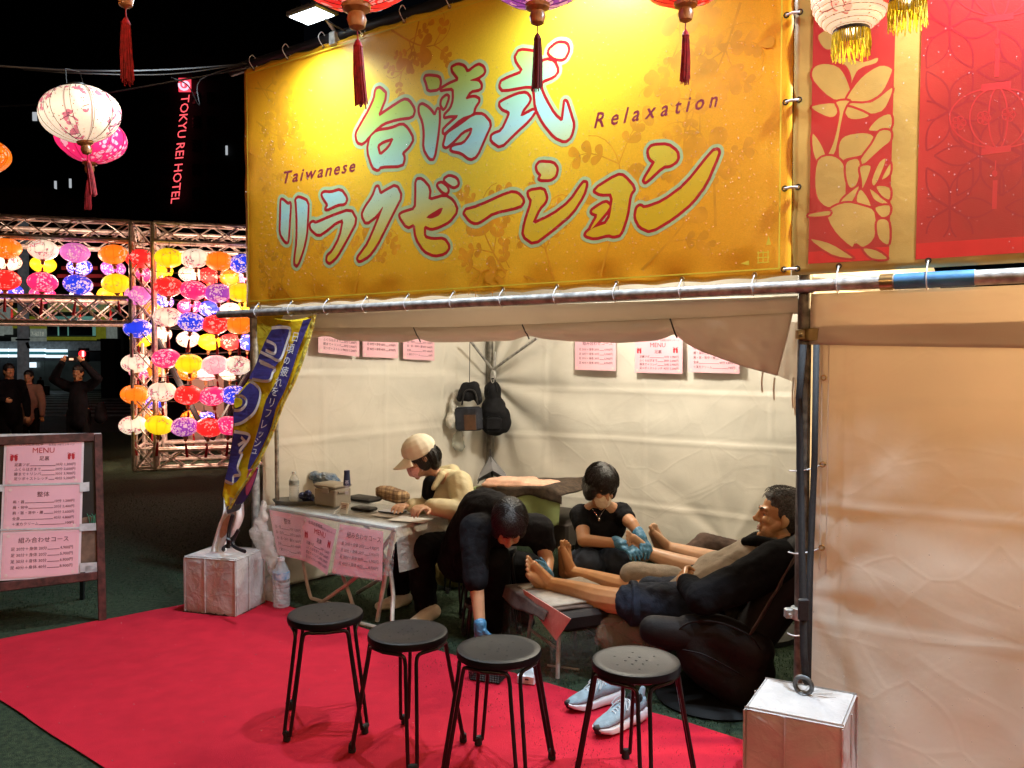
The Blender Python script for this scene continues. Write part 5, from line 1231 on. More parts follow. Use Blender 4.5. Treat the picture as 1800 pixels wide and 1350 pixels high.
# ------------------------------------------------------------------ pink menus
pink_m = M('menu_paper', (.86, .50, .57), .35, var=.08, vs=5, spec=.5, col2=(.80, .44, .53)); pink_line = M('menu_border', (.80, .60, .58), .4, var=0); ink_m = M('menu_ink', (.09, .018, .03), .5, var=0); redink = M('menu_red', (.46, .012, .03), .5, var=0)
MENU = {
 'A': ([('台湾足部按摩', .16, .885, .085, 0), ('台湾足つぼマッサージ', .55, .875, .055, 0), ('MENU', .34, .71, .17, 1), ('足裏', .43, .545, .11, 0)],
       [('足裏ツボ', '10分 1,300円'), ('ふくらはぎまで', '20分 2,600円'), ('膝まで＋リンパ', '30分 3,900円'), ('足ツボ＋ストレッチ', '40分 5,200円')], .42, .105),
 'B': ([('整体', .42, .76, .13, 0)], [('肩・首', '10分 1,200円'), ('肩・背中', '20分 2,400円'), ('肩・首・背中・腰', '30分 3,600円'), ('全身', '40分 4,800円'), ('　　＋漢方クリーム', '100円')], .62, .125),
 'C': ([('組み合わせコース', .20, .77, .13, 0)], [('足 20分＋身体 20分', '4,900円'), ('足 30分＋身体 20分', '5,900円'), ('足 30分＋身体 30分', '6,900円'), ('足 40分＋身体 40分', '8,900円')], .60, .135)}
def menu(kind, fn, asp, parent=None, label=None, n=(8, 8), eps=.0015, nrm=None, origin=None, cat='menu'):
    """sheet + border + print, every point sent through fn(u, v, lift)"""
    mb = MB(); nu, nv = n
    mb.add([fn(i / nu, j / nv, 0) for j in range(nv + 1) for i in range(nu + 1)], [[j * (nu + 1) + i, j * (nu + 1) + i + 1, (j + 1) * (nu + 1) + i + 1, (j + 1) * (nu + 1) + i] for j in range(nv) for i in range(nu)])
    if parent is None:
        t = empty('menu_sheet', fn(.5, 0, 0), label, cat, 'pink laminated menus'); sh = mb.build('paper', pink_m, t); par = t
    else: sh = mb.build('menu_panel', pink_m, parent); par = sh
    mb = MB(); e, w = .03, .006
    for (a, b) in (((e, e), (1 - e, e)), ((1 - e, e), (1 - e, 1 - e)), ((1 - e, 1 - e), (e, 1 - e)), ((e, 1 - e), (e, e))):
        k = 8; 
        for i in range(k):
            p, q = [lerp(Vector(a), Vector(b), t) for t in (i / k, (i + 1) / k)]; d = (q - p).normalized(); s = Vector((-d.y, d.x)) * w / 2; s.x /= asp if abs(d.y) > .5 else 1
            mb.add([fn(*(p - s), eps), fn(*(q - s), eps), fn(*(q + s), eps), fn(*(p + s), eps)], [[0, 1, 2, 3]])
    for k in range(5):
        for (cx, cy) in ((.06, .07), (.93, .08), (.07, .92)): a = k * 1.257; mb.add([fn(cx + .022 / asp * math.cos(a) + .018 / asp * math.cos(t), cy + .022 * math.sin(a) + .018 * math.sin(t), eps * 1.1 + k * .00005) for t in (0, 1.05, 2.1, 3.14, 4.2, 5.2)], [[0, 1, 2, 3, 4, 5]])
    mb.build('border', pink_line, par, smooth=False)
    heads, rows, y0, dy = MENU[kind]
    def put(mbx, t_, x, y, h, wmax=None, right=False):
        vs, fs, w = text2d(t_); sx = h / asp
        if wmax and w * sx > wmax: sx = wmax / w
        x0 = x - w * sx if right else x
        mbx.add([fn(x0 + v.x * sx, y + v.y * h, eps) for v in vs], fs); return x0, x0 + w * sx
    for t_, x, y, h, r_ in heads: mb = MB(); put(mb, t_, x, y, h); mb.build('heading', redink if r_ else ink_m, par, smooth=False)
    for i, (l, p) in enumerate(rows):
        ik = MB(); hh = .085 if kind == 'C' else .078
        y = y0 - i * dy; _, x1 = put(ik, l, .11, y, hh, .5); x2, _ = put(ik, p, .92, y, hh, None, True)
        if x2 - x1 > .03: ik.add([fn(x1 + .008, y - .004, eps), fn(x2 - .008, y - .004, eps), fn(x2 - .008, y + .006, eps), fn(x1 + .008, y + .006, eps)], [[0, 1, 2, 3]])
        ik.build('price_line', ink_m, par, smooth=False)
    if kind == 'A':
        for (cx, cy) in ((.10, .60), (.86, .62)):
            rd = MB()
            for dx, sg in ((-.028, 1), (.028, -1)):
                for (ox, oy, rx, ry) in ((0, -.02, .020, .05), (.003 * sg, .03, .024, .035)): rd.add([fn(cx + dx + ox + rx * math.cos(t * .5236), cy + oy + ry * math.sin(t * .5236), eps * (1 + .1 * (oy > 0))) for t in range(12)], [list(range(12))])
                for k in range(5): rd.add([fn(cx + dx + (k - 2) * .010 + .005 * math.cos(t * 1.05), cy + .082 - abs(k - 2 + sg) * .006 + .010 * math.sin(t * 1.05), eps) for t in range(6)], [list(range(6))])
            rd.build('footprint_mark', redink, par, smooth=False)
    return par
def wallmenu(kind, x0, x1, ytop, yb0, yb1, P0, n, label, asp=1.45):
    a, b = PL(x0, yb0, P0, n), PL(x1, yb1, P0, n); h = (b - a).length / asp; up = Vector((0, 0, h)); f = quad(a, b, b + up, a + up)
    menu(kind, lambda u, v, l: f(u, v) + n * (l + .004 + .006 * math.sin(u * 3.1)), asp, None, label, (10, 4))
SN = Vector((FD.x, FD.y, 0)); SN = (CORN - P_L).cross(Vector((0, 0, 1))).normalized(); SN = SN if SN.x > 0 else -SN
sp0 = P_L + SN * .055; bp0 = CORN + FN * .10
wallmenu('A', 559, 631, 590, 620, 627, sp0, SN, 'pink foot menu on the side wall nearest the flag, half under the rolled front', 1.3)
wallmenu('C', 637, 699, 590, 627, 630, sp0, SN, 'pink course menu on the side wall, between the other two half hidden menus', 1.3)
wallmenu('B', 708, 763, 590, 631, 634, sp0, SN, 'pink body menu on the side wall nearest the hanging bags', 1.3)
wallmenu('C', 1011, 1083, 590, 650, 652, bp0, FN, 'pink course menu on the back wall nearest the hanging bags', 1.42)
wallmenu('A', 1116, 1200, 590, 655, 657, bp0, FN, 'pink menu with MENU heading in the middle of the back wall', 1.42)
wallmenu('B', 1210, 1300, 590, 654, 657, bp0, FN, 'pink body menu on the back wall partly behind the drooping front cloth', 1.42)
# three menus hung on the table front
def tf(x, y, off): return PL(x, y, tA - tn * (.02 + off), tn)
f = quad(tf(491, 976, .03), tf(531, 986, .03), tf(531, 906, .0), tf(475, 897, .0)); fB = quad(tf(488, 975, .03), tf(533, 985, .03), tf(533, 907, .0), tf(473, 896, .0))
menu('B', lambda u, v, l: fB(u, v) - tn * l, 1.2, None, 'pink body menu hanging on the table front nearest the flag')
fA = quad(tf(533, 985, .03), tf(585, 1008, .05), tf(597, 930, .01), tf(533, 907, .0)); 
menu('A', lambda u, v, l: fA(u, v) - tn * (l + .05 * max(0, u - .45) ** 1.2 + .02 * u * (1 - v)) , 1.25, None, 'pink foot menu on the table front with its edge curling, between two others', (14, 8))
fC = quad(tf(585, 1007, .05), tf(673, 1020, .05), tf(675, 934, .012), tf(599, 921, .012))
menu('C', lambda u, v, l: fC(u, v) - tn * (l + .006), 1.35, None, 'pink course menu hanging on the table front nearest the white crossed legs')
gloss = film('menu_sleeve', .16, (1, .95, .95), .08)
grid('plastic_sleeve', lambda u, v: fC(u * 1.02 - .01, v * 1.05 - .02) - tn * (.016 + .008 * noise.noise(Vector((u * 4, v * 4, 1)))), 16, 12, gloss, table)

# ================================================================== THINGS ON AND BESIDE THE TABLE
tray_m = M('grey_tray', (.13, .125, .11), .5, var=.15); box_m = M('taupe_plastic', (.30, .26, .21), .5, var=.06, vs=4); water = film('water_bottle_plastic', .34, (.80, .86, .90), .08)
def on(px, py, z=TZ + .006): return G(px, py, z)
c = on(527, 884) ; t = empty('serving_tray', c, 'grey plastic tray holding the bottle and packets on the table', 'tray')
mb = MB(); mb.lathe([(.001, .0), (.135, .0), (.155, .026), (.160, .026), (.14, -.004 + .004)], c, 28, sx=1.12, sy=.62); mb.build('tray_body', tray_m, t)
def bottle(p, h, r, label, lab_m, name='water_bottle'):
    t = empty(name, p, label, 'bottle'); mb = MB()
    pr = [(.001, .002), (r * .85, 0), (r, .012)]
    for i in range(9): pr += [(r, h * (.06 + i * .055)), (r * .955, h * (.075 + i * .055)), (r, h * (.09 + i * .055))]
    pr += [(r, h * .60), (r * .95, h * .72), (r * .72, h * .82), (r * .36, h * .91), (r * .33, h * .95)]
    mb.lathe(pr, p, 20); mb.build('bottle_body', water, t, angle=60)
    mb = MB(); mb.lathe([(r * .42, h * .935), (r * .42, h), (.001, h)], p, 14); mb.build('cap', M('bottle_cap', (.70, .74, .74), .4), t)
    mb = MB(); mb.lathe([(r * 1.012, h * .58), (r * 1.012, h * .76 if False else h * .72)], p, 20); mb.build('wrapper', lab_m, t)
    mb = MB(); mb.lathe([(.001, .006), (r * .9, .006), (r * .94, h * .5), (.001, h * .5)], p, 16); mb.build('water_fill', film('water', .10, (.75, .8, .85), .03), t)
    return t
lblue = M('bottle_wrapper', (.10, .28, .50), .4, var=.9, vs=30, col2=(.55, .62, .68))
bottle(on(517, 884), .205, .032, 'small clear water bottle standing in the tray on the table', M('pale_wrapper', (.45, .50, .50), .4, var=.6, vs=40, col2=(.18, .22, .24)))
bottle(G(495, 1067, .008), .31, .052, 'large clear water bottle with blue wrapper standing beside the white block', lblue)
c = on(585, 889); m3t = Matrix((td, tn, Vector((0, 0, 1)))).transposed()
t = empty('cooler_box', c, 'taupe plastic cooler box on the table with a stack of navy cups behind it', 'cooler box')
mb = MB(); mb.box(c + Vector((0, 0, .062)), (.19, .14, .12), m3t, bev=.012); mb.build('box_body', box_m, t)
mb = MB(); mb.box(c + Vector((0, 0, .134)), (.20, .15, .026), m3t, bev=.010); mb.build('lid', M('taupe_lid', (.34, .30, .24), .5, var=.05), t)
mb = MB(); mb.box(c + m3t @ Vector((.02, -.079, .112)), (.06, .012, .035), m3t, bev=.004); mb.build('latch', box_m, t); MB().box(c + m3t @ Vector((.10, 0, .10)), (.012, .09, .016), m3t, bev=.003).build('handle', box_m, t)
c = on(609, 879, TZ + .155); c = At(610, 853, c.y) ; mb = MB()
for i in range(5): mb.lathe([(.020 - .0008 * i, .012 * i), (.0165, .012 * i + .055 - .02)], c + Vector((0, 0, 0)), 16)
mb.lathe([(.021, 0), (.0165, .062), (.001, .062)], c, 18); o = mb.build('cup_stack', M('navy_cup', (.018, .024, .05), .45, var=.2), origin=c); tag(o, 'upturned stack of navy paper cups on the cooler box', 'cups')
mb = MB(); vs, fs, w = text2d('茶'); 
for k in range(3): mb.add([At(610 - 4 + v.x * 8, 851 - 9 * k + 18 - v.y * 8, c.y - .024) for v in vs], fs)
mb.build('cup_lettering', M('cup_print', (.7, .7, .68), .5), o, smooth=False); bpy.data.objects['cup_lettering'].location = -c
# packets
pk = Blob(); p = on(556, 872) + tn * .05 + Vector((0, 0, .09)); random.seed(3)
for i in range(10): pk.ell(p + td * random.uniform(-.11, .13) + tn * random.uniform(-.03, .05) + Vector((0, 0, random.uniform(-.03, .055))), (random.uniform(.03, .06), random.uniform(.025, .05), random.uniform(.018, .035)))
o = pk.build('tissue_packet', M('packet_film', (.50, .50, .46), .22, var=1, vs=9, col2=(.06, .16, .34), wrinkle=.9, ws=30), voxel=.006, wrinkle=.02, ws=.03); tag(o, 'heap of white and blue plastic tissue packets behind the cooler box', 'packets')
pk = Blob(); p = on(540, 884) + Vector((0, 0, .035))
for i in range(7): pk.ell(p + td * random.uniform(-.03, .035) + Vector((0, 0, random.uniform(-.02, .03))) + tn * random.uniform(-.02, .02), (.026, .02, .026))
o = pk.build('snack_bag', M('navy_foil', (.02, .025, .09), .25, .2, var=.5, vs=20, wrinkle=.8, ws=30), voxel=.005, wrinkle=.015, ws=.03); tag(o, 'navy foil snack bag in the tray next to the bottle', 'snack bag')
c = on(605, 904); mb = MB(); mr = Matrix.Rotation(-.28, 3, td)
mb.box(c + Vector((0, 0, .036)), (.066, .010, .068), mr @ m3t, bev=.003); mb.tube([c + td * -.02 + Vector((0, 0, .05)), c + td * -.045 - tn * .045 + Vector((0, 0, .004)), c + td * .02 - tn * .05 + Vector((0, 0, .004))], .004, 6)
o = mb.build('card_stand', M('cream_card', (.66, .60, .48), .5, var=.05), origin=c); tag(o, 'small cream card on a stand at the front of the table', 'card stand')
mb = MB(); 
for k in range(4): mb.box(c + Vector((0, 0, .024 + .010 * k)) - tn * (.0075 - .002 * k) , (.04, .001, .003), mr @ m3t)
q = mb.build('card_lettering', M('card_ink', (.20, .10, .08), .6), o, smooth=False); q.location = -c
c = on(690, 880) - Vector((0, 0, .012)); pk = Blob(); pk.b.box(c + Vector((0, 0, .052)), (.26, .11, .085), Matrix.Rotation(.10, 3, 'Y') @ Matrix.Rotation(-.2, 3, 'Z') @ m3t, bev=.02); pk.ell(c + td * -.08 + Vector((0, 0, .06)), (.05, .045, .04))
def plaid():
    m = M('checked_cloth', (.40, .24, .12), .8, var=0, wrinkle=.5, ws=12); nt = m.node_tree; tc = nt.nodes.new('ShaderNodeTexCoord'); b = nt.nodes['Principled BSDF']; col = (.50, .33, .17, 1); last = None
    for ax, sc in ((0, 210), (2, 260), (0, 105), (2, 130)):
        sx = nt.nodes.new('ShaderNodeSeparateXYZ'); nt.links.new(tc.outputs['Object'], sx.inputs[0]); mm = nt.nodes.new('ShaderNodeMath'); mm.operation = 'MULTIPLY'; mm.inputs[1].default_value = sc; nt.links.new(sx.outputs[ax], mm.inputs[0])
        sn = nt.nodes.new('ShaderNodeMath'); sn.operation = 'SINE'; nt.links.new(mm.outputs[0], sn.inputs[0]); gt = nt.nodes.new('ShaderNodeMath'); gt.operation = 'GREATER_THAN'; gt.inputs[1].default_value = .35; nt.links.new(sn.outputs[0], gt.inputs[0])
        ff = nt.nodes.new('ShaderNodeMath'); ff.operation = 'MULTIPLY'; ff.inputs[1].default_value = .38; nt.links.new(gt.outputs[0], ff.inputs[0])
        mx = nt.nodes.new('ShaderNodeMix'); mx.data_type = 'RGBA'; nt.links.new(ff.outputs[0], mx.inputs[0]); mx.inputs[7].default_value = (.09, .035, .02, 1)
        if last is None: mx.inputs[6].default_value = col
        else: nt.links.new(last, mx.inputs[6])
        last = mx.outputs[2]
    nt.links.new(last, b.inputs['Base Color']); return m
o = pk.build('checked_pouch', plaid(), voxel=.005, wrinkle=.012, ws=.06, smooth=6); tag(o, 'brown checked cloth pouch on the table by the hands of the woman in the cap', 'pouch')
paper_m = M('white_paper', (.72, .70, .66), .6, var=.05); mb = MB()
def sheet(mb, px, py, w, d, rz, z, th=.002): mb.box(on(px, py, TZ + z), (w, d, th), Matrix.Rotation(rz, 3, 'Z') @ m3t)
c = on(700, 905); mb = MB(); sheet(mb, 690, 905, .22, .15, .1, .008); sheet(mb, 722, 913, .23, .13, .25, .011); o = mb.build('paper_sheets', paper_m, origin=c); tag(o, 'loose white papers spread on the table under the hands of the woman in the cap', 'paper')
c = on(690, 898); mb = MB(); sheet(mb, 690, 899, .15, .085, .12, .018, .008); o = mb.build('phone_case', dark, origin=c); mb = MB(); sheet(mb, 689, 898, .14, .075, .12, .0225, .002); q = mb.build('screen', M('phone_screen', (.62, .62, .64), .2, var=.05, emit=.15), o); q.location = -c; o.name = 'phone'; tag(o, 'phone in a black case lying on the white papers', 'phone')
c = on(640, 897); mb = MB(); mb.box(c + Vector((0, 0, .011)), (.15, .08, .022), Matrix.Rotation(.15, 3, 'Z') @ m3t, bev=.006); o = mb.build('wallet', M('black_leather', (.012, .011, .011), .5, var=.2), origin=c); tag(o, 'black wallet lying between the card stand and the papers', 'wallet')
c = on(640, 880); mb = MB(); mb.box(c + Vector((0, 0, .014)), (.22, .12, .028), m3t, bev=.01); o = mb.build('folder', M('black_folder', (.015, .013, .012), .55, var=.2), origin=c); tag(o, 'dark folder under the checked pouch at the back of the table', 'folder')
# clear bag hanging on the flag pole, white plastic bag at the block
def bag(name, pts, mat, label, voxel=.012, wr=.05, ws=.06, cat='plastic bag'):
    b = Blob()
    for (p, r) in pts: b.ell(p, r)
    o = b.build(name, mat, voxel=voxel, wrinkle=wr, ws=ws, smooth=2); tag(o, label, cat); return o
bag('plastic_bag', [(FP(463, 902, .05), (.03, .03, .08)), (FP(455, 935, .07), (.055, .05, .09)), (FP(468, 960, .06), (.06, .05, .10)), (FP(482, 990, .05), (.045, .04, .09))], film('crumpled_clear_film', .42, (.85, .80, .76), .15), 'crumpled clear plastic bag tied to the pole by the table')
bag('plastic_bag', [(FP(474, 1035, .0), (.05, .05, .10)), (FP(483, 1050, -.02), (.05, .05, .06))], film('white_bag_film', .75, (.75, .78, .80), .3), 'white plastic bag stuffed between the weight block and the large bottle')

# ================================================================== HANGING BAGS, UMBRELLA, BED AT THE BACK
black_cloth = M('black_canvas', (.010, .010, .012), .75, spec=.15, var=.3, vs=20, bump=.2, bs=200)
D0 = 6.72
b = Blob(); b.ell(At(866, 690, D0), (.075, .07, .10)); b.ell(At(868, 722, D0), (.105, .09, .14)); b.ell(At(870, 745, D0), (.115, .09, .10)); b.ell(At(886, 738, D0 - .02), (.06, .06, .11))
o = b.build('backpack', black_cloth, wrinkle=.02, ws=.08, voxel=.009)
bp_ = o; tag(o, 'black backpack hanging from the corner post of the stall', 'backpack')
mb = MB(); mb.tube(pline([At(858, 690, D0 - .08), At(863, 668, D0 - .05), At(870, 668, D0 - .05), At(874, 690, D0 - .08)]), .006, 6); mb.build('grab_loop', black_cloth, bp_); MB().box(At(868, 745, D0 - .10), (.13, .03, .12), bev=.02).build('pocket', black_cloth, bp_)
mb = MB(); mb.tube([At(866 + 3.5 * math.cos(t), 662 + 11 * math.sin(t), D0 - .06) for t in [i * math.pi / 6 for i in range(12)]], .0045, 6, closed=True); o = mb.build('carabiner', steel, origin=At(866, 662, D0)); tag(o, 'steel carabiner holding the black backpack', 'carabiner')
D1 = 6.55; t = empty('tote_bag', At(825, 757, D1), 'navy tote bag with a brown leather patch hanging beside the backpack', 'tote bag')
m3 = frame_of(FN * -1, (0, 0, 1)); 
b = Blob(); p = At(824, 735, D1); b.ell(p, (.09, .05, .105))
mb = MB(); mb.box(At(824, 736, D1), (.215, .09, .19), Matrix.Rotation(-.55, 3, 'Z') @ Matrix.Rotation(-.06, 3, 'Y'), bev=.016); mb.build('bag_body', M('navy_canvas', (.014, .017, .028), .75, var=.25, vs=12, wrinkle=.5, ws=9), t)
mb = MB(); mb.box(At(824, 736, D1) + Vector((-.523, -.853, 0)) * .0475 + Vector((.853, -.523, 0)) * .045 + Vector((0, 0, -.025)), (.11, .004, .12), Matrix.Rotation(-.55, 3, 'Z') @ Matrix.Rotation(-.06, 3, 'Y')); mb.build('leather_patch', M('brown_leather', (.10, .042, .018), .55, var=.25, vs=14), t)
b = Blob(); b.chain([At(808, 700, D1), At(818, 682, D1), At(834, 680, D1), At(842, 705, D1)], [.03, .045, .045, .03]); b.ell(At(823, 695, D1), (.07, .045, .05)); b.build('dark_scarf', black_cloth, t, wrinkle=.02, ws=.05)
mb = MB(); mb.tube([At(826, 600, D1), At(825, 690, D1)], .003, 5); mb.tube(pline([At(812, 712, D1 - .05), At(818, 688, D1 - .06), At(834, 688, D1 - .06), At(840, 712, D1 - .05)]), .007, 6); mb.build('handle', dark, t)
bag('plastic_bag', [(At(799, 715, 6.62), (.045, .05, .09)), (At(792, 740, 6.6), (.05, .05, .06)), (At(802, 695, 6.62), (.025, .03, .05))], M('white_bag', (.62, .60, .54), .4, var=.1, wrinkle=.8, ws=14), 'white plastic bag hanging behind the navy tote bag')
bag('plastic_bag', [(At(806, 778, 6.66), (.05, .045, .08)), (At(808, 765, 6.66), (.03, .03, .06))], film('pouch_film', .55, (.62, .66, .60), .2), 'small clear pouch hanging low under the navy tote bag')
# folded grey umbrella by the post
t = empty('umbrella', At(866, 850, 6.6), 'grey umbrella leaning closed against the corner post', 'umbrella'); mb = MB(); tip = At(862, 800, 6.62); n = 8
ring = [At(866 + 37 * math.cos(i * math.pi / 4) * (1 if i % 2 else .6), 845 + 4 * math.sin(i * math.pi / 4) + (-14 if i % 2 == 0 else 0), 6.55 + .14 * math.sin(i * math.pi / 4)) for i in range(8)]
mb.add([tip] + ring, [[0, 1 + i, 1 + (i + 1) % 8] for i in range(8)]); mb.build('canopy', M('grey_nylon', (.22, .22, .24), .5, var=.15), t, angle=20)
mb = MB(); 
for r_ in ring: mb.tube([tip, r_ + Vector((0, 0, -.01))], .004, 5)
mb.tube([tip + Vector((0, 0, .05)), At(866, 870, 6.55)], .007, 6); mb.build('rib', dark, t)
# draped couch with towel
t = empty('massage_couch', G(900, 960), 'massage couch draped in green and dark brown cloths at the back of the stall', 'couch')
bd = FD; 
def cz(u, v):
    p = At(lerp(822, 985, u), 858, lerp(5.75, 5.45, u)); top = p.z
    x = V3(p, 0) + BD * lerp(0, .55, max(0, (v - .4) / .6)); z = top if v > .4 else top - (.4 - v) / .4 * (.24 + .05 * math.sin(u * 17))
    return x + FN * (.03 * math.sin(u * 15 + v) * (1 - min(1, v / .4))) + Vector((0, 0, z + .012 * noise.noise(Vector((u * 5, v * 5, 0))) - (.05 * max(0, u - .85) / .15)))
grid('green_cloth', cz, 60, 30, M('green_cloth', (.20, .25, .10), .8, var=.15, vs=8), t, thick=.004)
grid('brown_towel', lambda u, v: cz(.1 + u * .92, .28 + v * .7) + Vector((0, 0, .012)) + FN * .008, 50, 24, M('dark_brown_towel', (.055, .035, .022), .95, var=.3, vs=30, bump=.4, bs=300), t, thick=.01)
mb = MB(); p = At(900, 890, 5.9); mb.box(V3(p, .33) + BD * .2, (1.0, .5, .20), m3t, bev=.03); 
for sx in (-.4, .4):
    for sy in (-.18, .18): mb.tube([V3(p, .0) + BD * .2 + FD * sx + FN * sy, V3(p, .3) + BD * .2 + FD * sx + FN * sy], .02, 8)
mb.build('frame', M('dark_vinyl', (.03, .022, .018), .5), t)
b = Blob(); q0, q1 = At(852, 849, 5.72), At(962, 853, 5.58); mt_ = Matrix(((q1 - q0).normalized(), BD, Vector((0, 0, 1)))).transposed(); b.b.box(lerp(q0, q1, .5) + BD * .07 + Vector((0, 0, -.006)), ((q1 - q0).length, .24, .042), mt_, bev=.015); b.b.box(lerp(q0, q1, .36) + BD * .06 + Vector((0, 0, .020)), ((q1 - q0).length * .62, .20, .030), mt_, bev=.012)
o = b.build('folded_towel', M('peach_towel', (.74, .44, .32), .9, var=.1, vs=20, bump=.3, bs=250), voxel=.008, wrinkle=.016, ws=.08); tag(o, 'peach folded towel lying on the dark brown cloth of the couch', 'towel')

# ================================================================== RECLINERS, FOOTRESTS
hide = M('dark_brown_leather', (.007, .0034, .003), .7, var=.3, vs=6, bump=.12, bs=120, wrinkle=.12, ws=4, spec=.22)
towel_g = M('grey_towel', (.30, .25, .20), .95, var=.12, vs=25, bump=.5, bs=350); towel_d = M('umber_towel', (.075, .045, .034), .95, var=.2, vs=25, bump=.4, bs=300)
ch = empty('recliner', Vector((1.0, 3.75, 0)), 'dark brown leather recliner under the man in the grey and black fleece', 'armchair')
b = Blob()                                                    # near arm
b.chain([At(1212, 1112, 3.64), At(1262, 1116, 3.60), At(1322, 1142, 3.56)], [.085, .095, .10]); b.ell(At(1268, 1160, 3.60), (.17, .09, .15)); b.ell(At(1310, 1182, 3.57), (.14, .08, .13)); b.chain([At(1216, 1122, 3.62), At(1238, 1162, 3.60)], [.085, .095]); b.chain([At(1228, 1152, 3.61), At(1296, 1205, 3.58)], [.10, .10]); arm_ = b.build('armrest', hide, ch, voxel=.012, smooth=22)
mb = MB(); mb.tube(pline([At(1192, 1108, 3.562), At(1214, 1094, 3.545), At(1262, 1094, 3.505), At(1318, 1118, 3.462), At(1342, 1150, 3.485)]), .0045, 6); mb.tube(pline([At(1200, 1142, 3.55), At(1240, 1152, 3.505), At(1296, 1182, 3.49), At(1336, 1208, 3.52)]), .0035, 6); pieces(mb, 'seam', hide, arm_)
b = Blob(); b.chain([At(1215, 1060, 4.05), At(1300, 1080, 4.0)], [.07, .08]); b.build('armrest', hide, ch, voxel=.012)
b = Blob(); b.chain([At(1300, 1150, 3.62), At(1365, 1060, 3.62), At(1415, 975, 3.62)], [.10, .10, .10]); b.chain([At(1290, 1120, 3.95), At(1365, 1030, 3.98), At(1415, 945, 4.0)], [.10, .10, .10]); b.chain([At(1300, 1140, 3.8), At(1370, 1045, 3.8), At(1420, 955, 3.82)], [.11, .11, .10]); b.build('backrest', hide, ch, voxel=.014)
b = Blob(); 
for q in (3.62, 3.8, 3.95): b.chain([At(1150, 1108, q), At(1290, 1130, q)], [.07, .09])
b.build('seat', hide, ch, voxel=.014)
mb = MB(); pb = G(1270, 1262); pb = Vector((pb.x + .02, pb.y + .22, 0)); mb.lathe([(.26, 0), (.27, .012), (.25, .03), (.06, .05), (.05, .22)], pb, 32); mb.build('pedestal', M('black_disc', (.006, .006, .006), .6, var=.2, spec=.15), ch)
grid('towel', lambda u, v: At(lerp(1318, 1400, v) + 8 * u, lerp(1118, 975, v) + 6 * u, lerp(3.50, 3.62, u) - .01) + Vector((0, 0, .012 * noise.noise(Vector((u * 4, v * 6, 3))))), 12, 24, towel_d, ch, thick=.006)
# footrest with towels, pink pad
fr = empty('footrest', G(985, 1130), 'footrest draped with a grey towel, umber cloth and pink pad under the bare feet', 'footrest')
ft = lambda x, y, z: G(x, y, z); fz = .355
A_, B_, C_, Dd = ft(921, 1030, fz), ft(1012, 1086, fz), ft(1075, 1050, fz), ft(985, 1010, fz)
def fq(u, v): return lerp(lerp(A_, B_, u), lerp(Dd, C_, u), v)
mb = MB(); cc = fq(.5, .5); ux = (B_ - A_).normalized(); uy = Vector((-ux.y, ux.x, 0)); mf = Matrix((ux, uy, Vector((0, 0, 1)))).transposed()
mb.box(cc - Vector((0, 0, .055)), ((B_ - A_).length, .34, .09), mf, bev=.02); mb.build('cushion', hide, fr)
mb = MB()
for (sx, sy) in ((-.15, -.12), (.15, -.12), (.15, .12), (-.15, .12)): mb.tube([cc + ux * sx + uy * sy - Vector((0, 0, .09)), cc + ux * sx * 1.2 + uy * sy * 1.2 - Vector((0, 0, fz - .004))], .011, 8)
for sy in (-.13, .13): mb.tube([cc - ux * .17 + uy * sy - Vector((0, 0, .22)), cc + ux * .17 + uy * sy - Vector((0, 0, .22))], .008, 6)
mb.build('frame', steel, fr)
def drape(x0, x1, y0, y1, over, lift, nx=26):
    def fn(u, v):
        if v > .3: w = (v - .3) / .7; p = cc + ux * lerp(x0, x1, u) + uy * lerp(y0, y1, w); z = fz - .006 + lift
        else: w = 1 - v / .3; p = cc + ux * lerp(x0, x1, u) + uy * (y0 - .02 - .02 * w); z = fz - .006 + lift - over * w * (1 + .3 * math.sin(u * 5))
        return Vector((p.x, p.y, z + .008 * noise.noise(Vector((u * 4, v * 4, lift * 90)))))
    return fn
grid('umber_towel', drape(-.25, .24, -.212, .19, .055, .006), 26, 20, towel_d, fr, thick=.008)
grid('grey_towel', drape(-.20, .20, -.16, .20, .02, .018), 26, 20, towel_g, fr, thick=.010)
mb = MB(); q = [PL(x, y, cc - uy * .222, uy) for x, y in ((919, 1036), (1003, 1088), (977, 1126), (926, 1060))]
mb.add([q[0], q[1], q[2], q[3]], [[0, 3, 2, 1]]); o = mb.build('pink_pad', M('pink_pad', (.62, .27, .22), .45, var=.06, wrinkle=.4, ws=9), fr, smooth=False); md = o.modifiers.new('t', 'SOLIDIFY'); md.thickness = .003
cl = film('draped_film', .035, (.8, .78, .72), .08)
grid('clear_sheet', lambda u, v: cc + ux * lerp(-.26, .30, u) - uy * (.235 + .03 * math.sin(u * 11) * (1 - v) + .02 * (1 - v)) + Vector((0, 0, -.33 * (1 - v) - .0)), 40, 14, cl, fr)
grid('clear_sheet', lambda u, v: cc + ux * (.28 + .02 * math.sin(v * 5)) + uy * lerp(-.24, .2, u) + Vector((0, 0, -.33 * (1 - v))), 20, 10, cl, fr)
